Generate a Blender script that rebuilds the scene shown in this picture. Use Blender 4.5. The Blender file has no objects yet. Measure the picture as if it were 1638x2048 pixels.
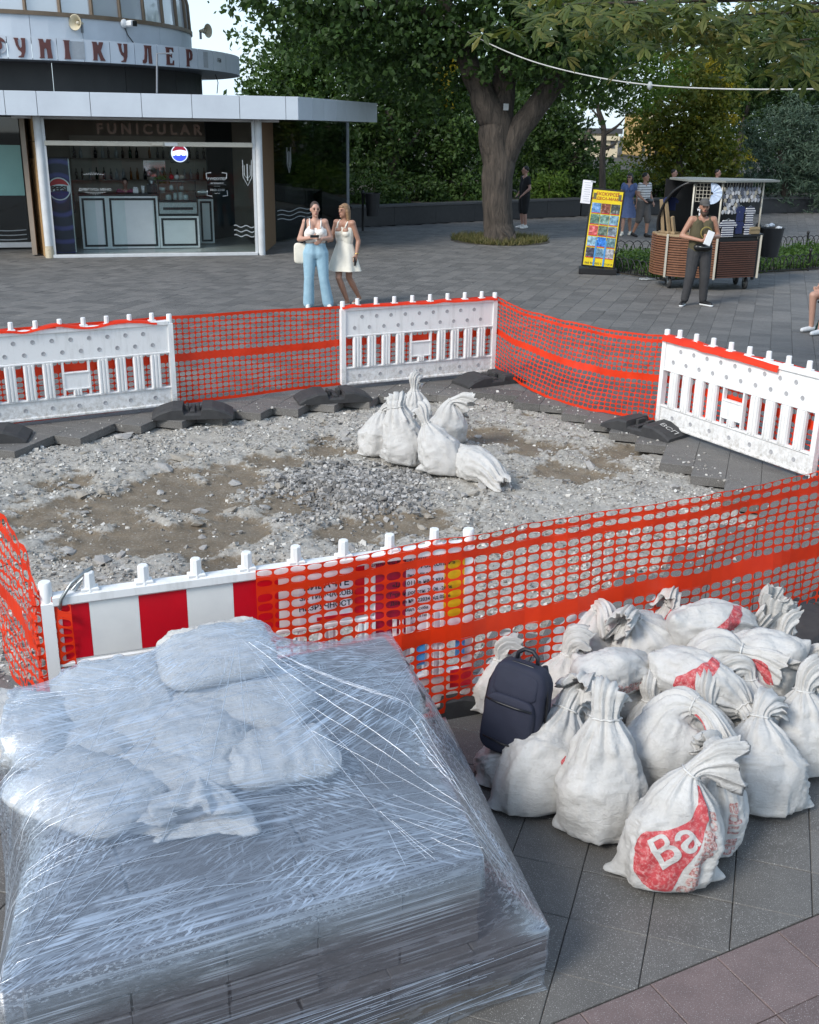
import bpy, bmesh, math, random
import numpy as np
from mathutils import Vector, Matrix, Euler

scene = bpy.context.scene
R = math.radians
# ------------------------------------------------------------------ camera
CH, FPX, PITCH, ROLL = 2.824, 2140.0, 0.344, 0.0150
cam_d = bpy.data.cameras.new('camera')
cam_d.sensor_fit = 'VERTICAL'; cam_d.sensor_height = 36.0
cam_d.lens = FPX / 2048.0 * 36.0
cam_d.clip_start = 0.05; cam_d.clip_end = 3000
cam = bpy.data.objects.new('camera', cam_d)
scene.collection.objects.link(cam)
_c, _s = math.cos(PITCH), math.sin(PITCH)
_fw = np.array([0, _c, -_s]); _up = np.array([0, _s, _c]); _rt = np.array([1.0, 0, 0])
_cr, _sr = math.cos(ROLL), math.sin(ROLL)
RT = _cr * _rt + _sr * _up; UP = -_sr * _rt + _cr * _up
cam.matrix_world = Matrix(((RT[0], UP[0], -_fw[0], 0), (RT[1], UP[1], -_fw[1], 0), (RT[2], UP[2], -_fw[2], CH), (0, 0, 0, 1)))
scene.camera = cam
scene.render.resolution_x = 819; scene.render.resolution_y = 1024

# ------------------------------------------------------------------ sky, sun, exposure
SUN_EL, SUN_AZ = R(38), R(225)          # azimuth the light comes from, clockwise from +y
world = bpy.data.worlds.new('World'); scene.world = world
world.use_nodes = True
wn, wl = world.node_tree.nodes, world.node_tree.links
wn.clear()
w_out = wn.new('ShaderNodeOutputWorld'); w_bg = wn.new('ShaderNodeBackground')
w_sky = wn.new('ShaderNodeTexSky'); w_sky.sky_type = 'NISHITA'; w_sky.sun_disc = False
w_sky.sun_elevation = SUN_EL; w_sky.sun_rotation = SUN_AZ
w_tc = wn.new('ShaderNodeTexCoord'); w_map = wn.new('ShaderNodeMapping'); w_map.inputs['Scale'].default_value = (1.6, 1.6, 4.5)
w_no = wn.new('ShaderNodeTexNoise'); w_no.inputs['Scale'].default_value = 2.2; w_no.inputs['Detail'].default_value = 7; w_no.inputs['Roughness'].default_value = 0.6
w_rp = wn.new('ShaderNodeValToRGB'); w_rp.color_ramp.elements[0].position = 0.40; w_rp.color_ramp.elements[1].position = 0.62
w_rp.color_ramp.elements[0].color = (0.45, 0.45, 0.45, 1)
w_mx = wn.new('ShaderNodeMixRGB'); w_mx.inputs[2].default_value = (4.2, 5.3, 6.3, 1)
wl.new(w_tc.outputs['Generated'], w_map.inputs['Vector']); wl.new(w_map.outputs['Vector'], w_no.inputs['Vector'])
wl.new(w_no.outputs['Fac'], w_rp.inputs['Fac']); w_sp = wn.new('ShaderNodeSeparateXYZ'); wl.new(w_tc.outputs['Generated'], w_sp.inputs[0])
w_mr = wn.new('ShaderNodeMapRange'); w_mr.inputs[1].default_value = .25; w_mr.inputs[2].default_value = .75; w_mr.inputs[3].default_value = 1.0; w_mr.inputs[4].default_value = .30
wl.new(w_sp.outputs['Z'], w_mr.inputs[0])
w_mul = wn.new('ShaderNodeMath'); w_mul.operation = 'MULTIPLY'; wl.new(w_rp.outputs['Color'], w_mul.inputs[0]); wl.new(w_mr.outputs[0], w_mul.inputs[1]); wl.new(w_mul.outputs[0], w_mx.inputs['Fac'])
wl.new(w_sky.outputs['Color'], w_mx.inputs[1]); wl.new(w_mx.outputs['Color'], w_bg.inputs['Color'])
w_bg.inputs['Strength'].default_value = 0.10
wl.new(w_bg.outputs['Background'], w_out.inputs['Surface'])
sun_d = bpy.data.lights.new('sun', 'SUN'); sun_d.energy = 1.5; sun_d.angle = R(18); sun_d.color = (1.0, 0.96, 0.90)
sun = bpy.data.objects.new('sun', sun_d); scene.collection.objects.link(sun)
_sd = Vector((math.sin(SUN_AZ) * math.cos(SUN_EL), math.cos(SUN_AZ) * math.cos(SUN_EL), math.sin(SUN_EL)))
sun.rotation_euler = _sd.to_track_quat('Z', 'Y').to_euler(); sun.location = (0, 0, 30)
scene.view_settings.view_transform = 'Standard'; scene.view_settings.look = 'None'
scene.view_settings.gamma = 1.0; scene.view_settings.exposure = 1.12
scene.view_settings.use_curve_mapping = False
scene.cycles.max_bounces = 8; scene.cycles.transparent_max_bounces = 24
scene.cycles.caustics_reflective = False; scene.cycles.caustics_refractive = False

# ------------------------------------------------------------------ pixel rays -> points of the place
def ray(px, py):
    return _fw * FPX + RT * (px - 819.0) - UP * (py - 1024.0)
def gp(px, py, z=0.0):
    d = ray(px, py); t = (z - CH) / d[2]
    return np.array([0, 0, CH]) + t * d
def dp(px, py, Y):
    d = ray(px, py); t = Y / d[1]
    return np.array([0, 0, CH]) + t * d
def wp(px, py, A, B, off=0.0):
    """point on the vertical plane through ground points A,B moved back by off"""
    d = ray(px, py); n = np.array([-(B[1] - A[1]), B[0] - A[0], 0.0]); n /= np.linalg.norm(n)
    o = np.array([0, 0, CH]); t = (((np.array([A[0], A[1], 0.0]) + n * off) - o) @ n) / (d @ n)
    return o + t * d

# ------------------------------------------------------------------ objects
COL = scene.collection
def link(o, parent=None):
    COL.objects.link(o)
    if parent is not None: o.parent = parent
    return o
def tag(o, label=None, cat=None, group=None, kind=None):
    if label: o['label'] = label
    if cat: o['category'] = cat
    if group: o['group'] = group
    if kind: o['kind'] = kind
    return o
def thing(name, label, cat, loc=(0, 0, 0), rz=0.0, group=None):
    o = bpy.data.objects.new(name, None); o.empty_display_size = 0.1
    o.location = tuple(float(v) for v in loc); o.rotation_euler = (0, 0, rz)
    link(o); return tag(o, label, cat, group)

class MB:
    """collects geometry for ONE mesh"""
    def __init__(s): s.v = []; s.f = []; s.mi = []; s.cur = 0
    def add(s, verts, faces, M=None):
        n = len(s.v)
        if M is not None: verts = [tuple(M @ Vector(v)) for v in verts]
        else: verts = [tuple(float(c) for c in v) for v in verts]
        s.v += verts
        for f in faces: s.f.append(tuple(i + n for i in f)); s.mi.append(s.cur)
        return s
    def box(s, c, d, M=None, rz=0.0, bev=0.0):
        x, y, z = d[0] / 2, d[1] / 2, d[2] / 2
        if bev <= 0:
            vs = [(-x, -y, -z), (x, -y, -z), (x, y, -z), (-x, y, -z), (-x, -y, z), (x, -y, z), (x, y, z), (-x, y, z)]
            fs = [(3, 2, 1, 0), (4, 5, 6, 7), (0, 1, 5, 4), (1, 2, 6, 5), (2, 3, 7, 6), (3, 0, 4, 7)]
        else:
            b = min(bev, x * .49, y * .49, z * .49); vs = []
            for zz, ins in ((-z, b), (-z + b, 0), (z - b, 0), (z, b)):
                vs += [(-x + ins, -y + ins, zz), (x - ins, -y + ins, zz), (x - ins, y - ins, zz), (-x + ins, y - ins, zz)]
            if ins is not None:
                fs = [(3, 2, 1, 0), (12, 13, 14, 15)]
                for k in range(3):
                    a = k * 4
                    for i in range(4):
                        j = (i + 1) % 4; fs.append((a + i, a + j, a + 4 + j, a + 4 + i))
        T = Matrix.Translation(Vector(tuple(float(q) for q in c))) @ Matrix.Rotation(rz, 4, 'Z')
        if M is not None: T = M @ T
        return s.add(vs, fs, T)
    def tube(s, pts, r, n=8, cap=True, M=None):
        pts = [Vector(tuple(float(q) for q in p)) for p in pts]; m = len(pts)
        rs = r if hasattr(r, '__len__') else [r] * m
        vs = []; fs = []; prev = None
        for i, p in enumerate(pts):
            t = (pts[min(i + 1, m - 1)] - pts[max(i - 1, 0)])
            t = t.normalized() if t.length > 1e-9 else Vector((0, 0, 1))
            a = prev if prev is not None else (Vector((1, 0, 0)) if abs(t.x) < .8 else Vector((0, 1, 0)))
            a = (a - t * a.dot(t)); a = a.normalized() if a.length > 1e-6 else t.orthogonal().normalized()
            prev = a; b = t.cross(a)
            for k in range(n):
                q = 2 * math.pi * k / n
                vs.append(tuple(p + (a * math.cos(q) + b * math.sin(q)) * rs[i]))
        for i in range(m - 1):
            for k in range(n):
                l = (k + 1) % n
                fs.append((i * n + k, i * n + l, (i + 1) * n + l, (i + 1) * n + k))
        if cap:
            fs.append(tuple(range(n - 1, -1, -1))); fs.append(tuple((m - 1) * n + k for k in range(n)))
        return s.add(vs, fs, M)
    def lathe(s, prof, n=16, c=(0, 0, 0), M=None, a0=0.0, a1=2 * math.pi):
        full = abs(a1 - a0 - 2 * math.pi) < 1e-6; k = n if full else n + 1
        vs = []; fs = []
        for (r, z) in prof:
            for i in range(k):
                a = a0 + (a1 - a0) * i / n
                vs.append((c[0] + r * math.cos(a), c[1] + r * math.sin(a), c[2] + z))
        for j in range(len(prof) - 1):
            for i in range(n):
                l = (i + 1) % k
                fs.append((j * k + i, j * k + l, (j + 1) * k + l, (j + 1) * k + i))
        return s.add(vs, fs, M)
    def ell(s, c, r, n=14, m=9, M=None):
        vs = [(c[0], c[1], c[2] - r[2])]
        for j in range(1, m):
            t = -math.pi / 2 + math.pi * j / m
            for i in range(n):
                a = 2 * math.pi * i / n
                vs.append((c[0] + r[0] * math.cos(t) * math.cos(a), c[1] + r[1] * math.cos(t) * math.sin(a), c[2] + r[2] * math.sin(t)))
        vs.append((c[0], c[1], c[2] + r[2])); fs = []
        for i in range(n): fs.append((0, 1 + (i + 1) % n, 1 + i))
        for j in range(m - 2):
            for i in range(n):
                a = 1 + j * n; l = (i + 1) % n; fs.append((a + i, a + l, a + n + l, a + n + i))
        a = 1 + (m - 2) * n
        for i in range(n): fs.append((a + i, a + (i + 1) % n, len(vs) - 1))
        return s.add(vs, fs, M)
    def cap(s, p, q, r0, r1, n=12):
        """tapered capsule"""
        p, q = Vector(p), Vector(q); d = q - p; L = max(d.length, 1e-5); t = d / L
        pts = []; rs = []
        for a in (-90, -60, -30, 0): pts.append(p + t * r0 * math.sin(R(a))); rs.append(max(r0 * math.cos(R(a)), 1e-4))
        for a in (0, 30, 60, 90): pts.append(q + t * r1 * math.sin(R(a))); rs.append(max(r1 * math.cos(R(a)), 1e-4))
        return s.tube(pts, rs, n)
    def prism(s, poly, z0, z1, M=None):
        n = len(poly)
        vs = [(p[0], p[1], z0) for p in poly] + [(p[0], p[1], z1) for p in poly]
        fs = [tuple(range(n - 1, -1, -1)), tuple(range(n, 2 * n))]
        for i in range(n):
            j = (i + 1) % n; fs.append((i, j, n + j, n + i))
        return s.add(vs, fs, M)
    def quad(s, a, b, c, d): return s.add([a, b, c, d], [(0, 1, 2, 3)])
    def mesh(s, name, mats, smooth=False, angle=None):
        me = bpy.data.meshes.new(name)
        me.from_pydata(s.v, [], s.f)
        for m in (mats if isinstance(mats, (list, tuple)) else [mats]): me.materials.append(m)
        if any(s.mi): me.polygons.foreach_set('material_index', s.mi)
        if smooth: me.polygons.foreach_set('use_smooth', [True] * len(s.f))
        me.update(); me.validate()
        if smooth and angle:
            try: me.set_sharp_from_angle(angle=R(angle))
            except Exception: pass
        return me
def part(name, mb, mats, parent=None, smooth=False, angle=None, loc=None, rot=None):
    me = mb.mesh(name, mats, smooth, angle) if isinstance(mb, MB) else mb
    o = bpy.data.objects.new(name, me)
    if loc is not None: o.location = tuple(float(v) for v in loc)
    if rot is not None: o.rotation_euler = rot
    return link(o, parent)
def npmesh(name, V, F, mats, smooth=False):
    """V (n,3), F (m,k) arrays"""
    me = bpy.data.meshes.new(name); V = np.ascontiguousarray(V, np.float32); F = np.ascontiguousarray(F, np.int32)
    k = F.shape[1]
    me.vertices.add(len(V)); me.vertices.foreach_set('co', V.ravel())
    me.loops.add(F.size); me.loops.foreach_set('vertex_index', F.ravel())
    me.polygons.add(len(F)); me.polygons.foreach_set('loop_start', np.arange(0, F.size, k, dtype=np.int32))
    try: me.polygons.foreach_set('loop_total', np.full(len(F), k, np.int32))
    except Exception: pass
    me.polygons.foreach_set('use_smooth', np.full(len(F), smooth, dtype=bool))
    for m in (mats if isinstance(mats, (list, tuple)) else [mats]): me.materials.append(m)
    me.update(calc_edges=True); return me
def grid_faces(nr, nc, wrap=False):
    r = np.arange(nr - 1)[:, None]; c = np.arange(nc if wrap else nc - 1)[None, :]; d = (c + 1) % nc
    return np.stack([r * nc + c, r * nc + d, (r + 1) * nc + d, (r + 1) * nc + c], -1).reshape(-1, 4)
def text_mesh(txt, size, mat, ext=0.0, off=0.0, align='CENTER', name='lettering', space=1.0):
    cu = bpy.data.curves.new('t', 'FONT'); cu.body = txt; cu.size = size; cu.extrude = ext; cu.offset = off
    cu.align_x = align; cu.align_y = 'CENTER'; cu.resolution_u = 3; cu.space_character = space
    o = bpy.data.objects.new('t', cu); COL.objects.link(o)
    dg = bpy.context.evaluated_depsgraph_get(); dg.update()
    me = bpy.data.meshes.new_from_object(o.evaluated_get(dg)); me.name = name
    bpy.data.objects.remove(o); bpy.data.curves.remove(cu)
    me.materials.clear(); me.materials.append(mat); return me
def frame_M(o, x, y):
    """matrix with origin o, local x and y axes"""
    x = Vector(tuple(float(q) for q in x)).normalized(); y = Vector(tuple(float(q) for q in y)); y = (y - x * y.dot(x)).normalized(); z = x.cross(y)
    M = Matrix(((x.x, y.x, z.x, o[0]), (x.y, y.y, z.y, o[1]), (x.z, y.z, z.z, o[2]), (0, 0, 0, 1))); return M

# ------------------------------------------------------------------ numpy noise
def _hash(ix, iy, iz, seed):
    h = (ix.astype(np.int64) * 374761393 + iy.astype(np.int64) * 668265263 + iz.astype(np.int64) * 2147483647 + seed * 974711) & 0xffffffff
    h = ((h ^ (h >> 13)) * 1274126177) & 0xffffffff
    return ((h ^ (h >> 16)) & 0xffff) / 65535.0
def vnoise(x, y, z=None, seed=0):
    x = np.asarray(x, float); y = np.asarray(y, float); z = np.zeros_like(x) if z is None else np.asarray(z, float)
    ix, iy, iz = np.floor(x), np.floor(y), np.floor(z); fx, fy, fz = x - ix, y - iy, z - iz
    fx, fy, fz = [q * q * (3 - 2 * q) for q in (fx, fy, fz)]; o = 0
    for a in (0, 1):
        for b in (0, 1):
            for c in (0, 1):
                o = o + _hash(ix + a, iy + b, iz + c, seed) * (fx if a else 1 - fx) * (fy if b else 1 - fy) * (fz if c else 1 - fz)
    return o
def fbm(x, y, z=None, seed=0, oct=4, gain=.5):
    o = 0; a = 1.0; s = 0.0; f = 1.0
    for k in range(oct):
        o = o + a * vnoise(np.asarray(x) * f, np.asarray(y) * f, None if z is None else np.asarray(z) * f, seed + k * 17); s += a; a *= gain; f *= 2.03
    return o / s

# ------------------------------------------------------------------ materials
class NT:
    def __init__(s, name):
        s.m = bpy.data.materials.new(name); s.m.use_nodes = True; s.t = s.m.node_tree; s.N = s.t.nodes; s.N.clear()
        s.out = s.N.new('ShaderNodeOutputMaterial')
    def n(s, typ, **kw):
        o = s.N.new('ShaderNode' + typ)
        for k, v in kw.items():
            if k.startswith('i_'):
                key = k[2:]; key = int(key) if key.isdigit() else key.replace('_', ' ')
                s.set(o.inputs[key], v)
            else: setattr(o, k, v)
        return o
    def set(s, sock, v):
        if hasattr(v, 'is_linked') or hasattr(v, 'links'): s.t.links.new(v, sock)
        else: sock.default_value = v
    def link(s, a, b): s.t.links.new(a, b)
    def pos(s): return s.n('NewGeometry').outputs['Position']
    def obj(s): return s.n('TexCoord').outputs['Object']
    def noise(s, vec, scale, detail=4, rough=.55, dist=0.0, out='Fac'):
        o = s.n('TexNoise', i_Scale=scale, i_Detail=detail, i_Roughness=rough, i_Distortion=dist); s.link(vec, o.inputs['Vector']); return o.outputs[out]
    def mapv(s, vec, scale=(1, 1, 1), rot=(0, 0, 0), loc=(0, 0, 0)):
        o = s.n('Mapping', i_Scale=scale, i_Rotation=rot, i_Location=loc); s.link(vec, o.inputs['Vector']); return o.outputs['Vector']
    def ramp(s, fac, stops, interp='LINEAR'):
        o = s.n('ValToRGB'); cr = o.color_ramp; cr.interpolation = interp
        while len(cr.elements) < len(stops): cr.elements.new(0.5)
        for e, (p, c) in zip(cr.elements, stops):
            e.position = p; e.color = (c, c, c, 1) if not hasattr(c, '__len__') else (*c, 1)
        s.link(fac, o.inputs['Fac']); return o.outputs['Color']
    def mix(s, fac, a, b, mode='MIX'):
        o = s.n('MixRGB', blend_type=mode)
        for sock, v in zip(o.inputs, (fac, a, b)):
            if isinstance(v, tuple) and len(v) == 3: v = (*v, 1)
            s.set(sock, v)
        return o.outputs['Color']
    def math(s, op, a, b=0.0, clamp=False):
        o = s.n('Math', operation=op, use_clamp=clamp); s.set(o.inputs[0], a); s.set(o.inputs[1], b); return o.outputs[0]
    def bump(s, h, strength=.3, dist=.01):
        o = s.n('Bump', i_Strength=strength, i_Distance=dist); s.link(h, o.inputs['Height']); return o.outputs['Normal']
    def bsdf(s, col, rough=.6, metal=0.0, normal=None, spec=None, out=True, **kw):
        o = s.n('BsdfPrincipled', i_Metallic=metal)
        if isinstance(col, tuple): col = (*col[:3], 1)
        s.set(o.inputs['Base Color'], col); s.set(o.inputs['Roughness'], rough)
        if spec is not None: o.inputs['Specular IOR Level'].default_value = spec
        if normal is not None: s.link(normal, o.inputs['Normal'])
        for k, v in kw.items(): s.set(o.inputs[k.replace('_', ' ')], v)
        if out: s.link(o.outputs[0], s.out.inputs['Surface'])
        return o.outputs[0]
def pmat(name, c1, c2=None, scale=8, rough=.6, bump=.0, bscale=60, metal=0, spec=None, objco=False, bdist=.004):
    t = NT(name); p = t.obj() if objco else t.pos()
    c2 = c2 or tuple(c * .75 for c in c1)
    c = t.mix(t.ramp(t.noise(p, scale, 6, .65), [(.3, 0.0), (.7, 1.0)]), c1, c2)
    nb = t.bump(t.noise(p, bscale, 5, .7), bump, bdist) if bump > 0 else None
    t.bsdf(c, rough, metal, nb, spec); return t.m
def emat(name, c, strength=1.0):
    t = NT(name); t.bsdf((0.02, 0.02, 0.02), .4, Emission_Color=(*c, 1), Emission_Strength=strength); return t.m
def rnd_mat(name, stops, rough=.7, scale=9, bump=.2, bscale=80, speck=.0, spec=None, var=.25, bdist=.004):
    """colour by random island, grain by noise"""
    t = NT(name); g = t.n('NewGeometry'); p = g.outputs['Position']
    c = t.ramp(g.outputs['Random Per Island'], stops)
    c = t.mix(var, c, t.ramp(t.noise(p, scale, 6, .7), [(.3, (.25, .25, .25)), (.7, (.9, .9, .9))]), 'OVERLAY')
    if speck: c = t.mix(t.ramp(t.noise(p, 260, 2, .5), [(.60, 0.0), (.72, speck)]), c, (.75, .74, .72))
    t.bsdf(c, rough, 0, t.bump(t.noise(p, bscale, 4, .7), bump, bdist) if bump else None, spec); return t.m
# ------------------------------------------------------------------ ground
rng = np.random.default_rng(7); random.seed(7)
M_tile = rnd_mat('grey_paver', [(0, (.084, .080, .074)), (.5, (.110, .105, .097)), (1, (.140, .132, .121))], .68, 5, .35, 120, .55)
M_redtile = rnd_mat('reddish_paver', [(0, (.115, .085, .080)), (.5, (.150, .108, .102)), (1, (.165, .130, .122))], .65, 7, .25, 120, .45)
M_bed = pmat('dark_joint_sand', (.035, .034, .032), (.02, .02, .02), 30, .9)
M_soil_far = pmat('park_soil', (.06, .05, .035), (.03, .028, .02), 3, .95, .5, 20)
M_concrete = pmat('grey_concrete', (.34, .34, .33), (.24, .24, .235), 6, .8, .2, 90)
M_black_rubber = pmat('black_rubber', (.026, .026, .028), (.045, .045, .045), 14, .75, .3, 120)

A1 = np.array([math.cos(R(-18.0)), math.sin(R(-18.0))]); A2 = np.array([math.cos(R(72.0)), math.sin(R(72.0))])
TS = 0.295; TH = 0.08
T0 = gp(1138, 1835)[:2]
BA = gp(1268, 1980)[:2]; BD = np.array([math.cos(R(27.0)), math.sin(R(27.0))]); BN = np.array([-BD[1], BD[0]])   # border of the reddish paving, normal to the grey side

PIT = np.array([gp(*q)[:2] for q in [(-220, 935), (0, 905), (60, 885), (320, 842), (660, 806), (880, 790), (985, 782), (1090, 812), (1300, 892), (1430, 962), (1525, 1040),
                                      (1240, 1150), (980, 1290), (700, 1380), (300, 1380), (-150, 1330)]])
def in_poly(P, poly):
    x, y = P[..., 0], P[..., 1]; c = np.zeros(x.shape, bool); n = len(poly)
    for i in range(n):
        x0, y0 = poly[i]; x1, y1 = poly[(i + 1) % n]
        c ^= ((y0 > y) != (y1 > y)) & (x < (x1 - x0) * (y - y0) / (y1 - y0 + 1e-12) + x0)
    return c
def poly_dist(P, poly):
    d = np.full(P.shape[:-1], 1e9); n = len(poly)
    for i in range(n):
        a = poly[i]; b = poly[(i + 1) % n]; ab = b - a
        t = np.clip(((P - a) @ ab) / (ab @ ab), 0, 1); q = a + t[..., None] * ab
        d = np.minimum(d, np.hypot(*(P - q).transpose(-1, *range(P.ndim - 1))))
    return d
def clip_half(poly, o, n):
    out = []
    for i in range(len(poly)):
        a, b = poly[i], poly[(i + 1) % len(poly)]; da, db = (a - o) @ n, (b - o) @ n
        if da >= 0: out.append(a)
        if (da >= 0) != (db >= 0): out.append(a + (b - a) * (da / (da - db)))
    return out

ground = part('ground', MB().box((0, 200, -.75), (1200, 1200, .2)), M_soil_far); tag(ground, kind='structure')

def tile_mb(mb, poly, z, th=TH, b=.003, tilt=(0, 0)):
    c = sum(poly) / len(poly); n = len(poly)
    def ring(ins, dz):
        o = []
        for p in poly:
            d = c - p; L = np.hypot(*d); q = p + d / L * ins * 1.41
            o.append((q[0], q[1], z + dz + (q - c)[0] * tilt[0] + (q - c)[1] * tilt[1]))
        return o
    vs = ring(.0014, -th) + ring(.0014, -b) + ring(.0014 + b, 0)
    fs = [tuple(range(2 * n, 3 * n))]
    for k in (0, 1):
        for i in range(n):
            j = (i + 1) % n; fs.append((k * n + i, k * n + j, (k + 1) * n + j, (k + 1) * n + i))
    mb.add(vs, fs)
WALLP = [np.array(q) for q in [(-30.0, 28.0), (-10.0, 30.5), (-1.92, 33.18), (5.88, 39.2), (15.64, 42.9), (40, 48)]]
def wall_y(x):
    for a, b in zip(WALLP[:-1], WALLP[1:]):
        if a[0] <= x <= b[0]: return a[1] + (b[1] - a[1]) * (x - a[0]) / (b[0] - a[0])
    return 45.0
pavement = thing('pavement', None, None); tag(pavement, kind='structure')
cells = []
for i in range(-170, 175):
    for j in range(-30, 190):
        c = T0 + (i + .5) * TS * A1 + (j + .5) * TS * A2
        if c[1] < 1.3 or c[1] > 45: continue
        if abs(c[0]) > .40 * c[1] + 2.2: continue
        if c[1] > wall_y(c[0]) - .1: continue
        cells.append((c[1] if True else 0, i, j, c))
cells.sort(key=lambda q: q[0])
C = np.array([q[3] for q in cells]); inpit = in_poly(C, PIT)
stuff = MB(); bed = MB(); npieces = 0
for (yy, i, j, c), ip in zip(cells, inpit):
    if ip: continue
    poly = [T0 + (i + a) * TS * A1 + (j + b) * TS * A2 for a, b in ((0, 0), (1, 0), (1, 1), (0, 1))]
    sd = [(p - BA) @ BN for p in poly]
    if max(sd) <= .01: continue
    if min(sd) < 0: poly = clip_half(poly, BA + BN * .004, BN)
    if len(poly) < 3: continue
    z = rng.normal(0, .0012); tilt = rng.normal(0, .0035, 2)
    vis = 2.3 < yy and abs(c[0]) < .40 * yy + .15
    if vis and npieces < 250:
        m = MB(); cc = sum(poly) / len(poly)
        tile_mb(m, [p - cc for p in poly], z, tilt=tilt)
        part('paver', m, M_tile, pavement, loc=(cc[0], cc[1], 0)); npieces += 1
    else: tile_mb(stuff, poly, z, tilt=tilt)
npieces = 0
for i in range(-12, 22):
    for j in range(-14, 0):
        o = BA + BD * (.07 + i * .30) + BN * (j * .30)
        poly = [o, o + BD * .30, o + BD * .30 + BN * .30, o + BN * .30]; c = sum(poly) / 4
        if c[1] < .4 or abs(c[0]) > .4 * c[1] + 1.6: continue
        z = rng.normal(0, .001); vis = c[1] > 2.25 and abs(c[0]) < .4 * c[1] + .3
        m = MB() if vis else stuff
        if vis:
            tile_mb(m, [p - c for p in poly], z, b=.003); part('reddish_paver', m, M_redtile, pavement, loc=(c[0], c[1], 0))
        else:
            stuff.cur = 1; tile_mb(m, poly, z, b=.003); stuff.cur = 0
o = part('paver_field', stuff, [M_tile, M_redtile], pavement); tag(o, kind='stuff')
# bed under the joints, with a hole where the pavers are lifted
bm = MB()
for (yy, i, j, c), ip in zip(cells, inpit):
    if ip: continue
    q = [T0 + (i + a) * TS * A1 + (j + b) * TS * A2 for a, b in ((0, 0), (1, 0), (1, 1), (0, 1))]
    bm.add([(p[0], p[1], -.012) for p in q], [(0, 1, 2, 3)])
part('joint_sand', bm, M_bed, pavement)
for poly in ([(-60, -12), (60, -12), (60, 1.2), (-60, 1.2)], [(-60, 1.2), (-2.75, 1.2), (-15.5, 33), (-60, 20)], [(2.75, 1.2), (60, 1.2), (60, 48), (20, 43.5)]):
    bb = MB().add([(p[0], p[1], -.03) for p in poly], [tuple(range(len(poly)))])
    part('outer_paving', bb, M_tile, pavement)

# ------------------------------------------------------------------ the dug-up patch
SOIL = [(180, 1030, .75), (330, 990, .75), (470, 960, .5), (280, 1085, .6), (430, 1065, .5), (560, 925, .4), (650, 905, .4), (600, 1000, .35), (980, 868, .55),
        (1050, 893, .4), (1130, 945, .38), (1210, 930, .3), (810, 1045, .35), (150, 965, .35), (1250, 905, .3), (700, 1070, .3), (480, 1150, .35)]
def soil_at(P):
    s = np.zeros(P.shape[:-1])
    for x, y, r in SOIL:
        g = gp(x, y, -.12)[:2]; d2 = ((P - g) ** 2).sum(-1); s = np.maximum(s, np.exp(-d2 / (r * r) * .8))
    n = fbm(P[..., 0] * 2.3, P[..., 1] * 2.3, seed=3, oct=6, gain=.68)
    return np.clip((s + (n - .5) * 2.1 - .30) * 2.2, 0, 1)
PILE = gp(705, 985, -.1)[:2]
def pile_at(P):
    d = np.hypot((P[..., 0] - PILE[0]) / 1.0, (P[..., 1] - PILE[1]) / 1.0)
    return np.clip(1.0 - d / .85 + (fbm(P[..., 0] * 3, P[..., 1] * 3, seed=9) - .5) * 1.2, 0, 1)
def pit_z(P):
    s = soil_at(P); n = fbm(P[..., 0] * 1.6, P[..., 1] * 1.6, seed=21, oct=3)
    f = fbm(P[..., 0] * 9, P[..., 1] * 9, seed=5, oct=5, gain=.62)
    z = -.085 - .055 * s + (n - .5) * .06 + (f - .5) * (.075 * (1 - s) + .034 * s) + .05 * pile_at(P) ** 2
    inside = in_poly(P, PIT); d = poly_dist(P, PIT)
    z = np.where(inside, z, np.minimum(z, -.10))
    return np.minimum(z, -.015)
gx = np.arange(-6.6, 4.2, .026); gy = np.arange(3.9, 13.8, .026)
XX, YY = np.meshgrid(gx, gy); PP = np.stack([XX, YY], -1)
keep = in_poly(PP, PIT) | (poly_dist(PP, PIT) < .28)
ZZ = pit_z(PP); SS = soil_at(PP); PL = pile_at(PP)
F = grid_faces(len(gy), len(gx)); kf = keep.ravel()
F = F[kf[F].all(1)]
used = np.unique(F); remap = np.full(kf.size, -1); remap[used] = np.arange(len(used))
V = np.stack([XX, YY, ZZ], -1).reshape(-1, 3)[used]
t = NT('dug_up_bed'); p = t.pos()
at = t.n('Attribute', attribute_name='soil').outputs['Fac']; ap = t.n('Attribute', attribute_name='pile').outputs['Fac']
soilc = t.mix(t.ramp(t.noise(p, 3.5, 6, .65), [(.3, 0.0), (.72, 1.0)]), (.215, .172, .120), (.135, .108, .075))
soilc = t.mix(t.ramp(t.noise(p, 42, 4, .7), [(.55, 0.0), (.68, .6)]), soilc, (.38, .36, .32)); soilc = t.mix(t.ramp(t.noise(p, 6, 6, .75), [(.50, 0.0), (.70, .45)]), soilc, (.30, .27, .22))
grav = t.mix(t.ramp(t.noise(p, 26, 5, .75), [(.32, 0.0), (.66, 1.0)]), (.22, .208, .185), (.52, .505, .465))
grav = t.mix(t.ramp(t.noise(p, 2.2, 4, .6), [(.35, 0.0), (.7, .55)]), grav, (.36, .33, .275))
grav = t.mix(t.math('MULTIPLY', ap, .8), grav, t.mix(t.noise(p, 30, 4), (.11, .11, .112), (.30, .30, .30)))
fac = t.math('ADD', at, t.math('MULTIPLY', t.math('SUBTRACT', t.noise(p, 17, 6, .75), .5), 1.3), True)
t.bsdf(t.mix(t.ramp(fac, [(.35, 0.0), (.65, 1.0)]), grav, soilc), .92, 0, t.bump(t.noise(p, 55, 6, .75), .7, .02)); M_pit = t.m
me = npmesh('rubble_bed', V, remap[F], M_pit, True)
for nm, arr in (('soil', SS), ('pile', PL)):
    a = me.attributes.new(nm, 'FLOAT', 'POINT'); a.data.foreach_set('value', arr.ravel()[used].astype(np.float32))
pit = part('rubble_bed', me, None); tag(pit, kind='structure')

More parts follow.
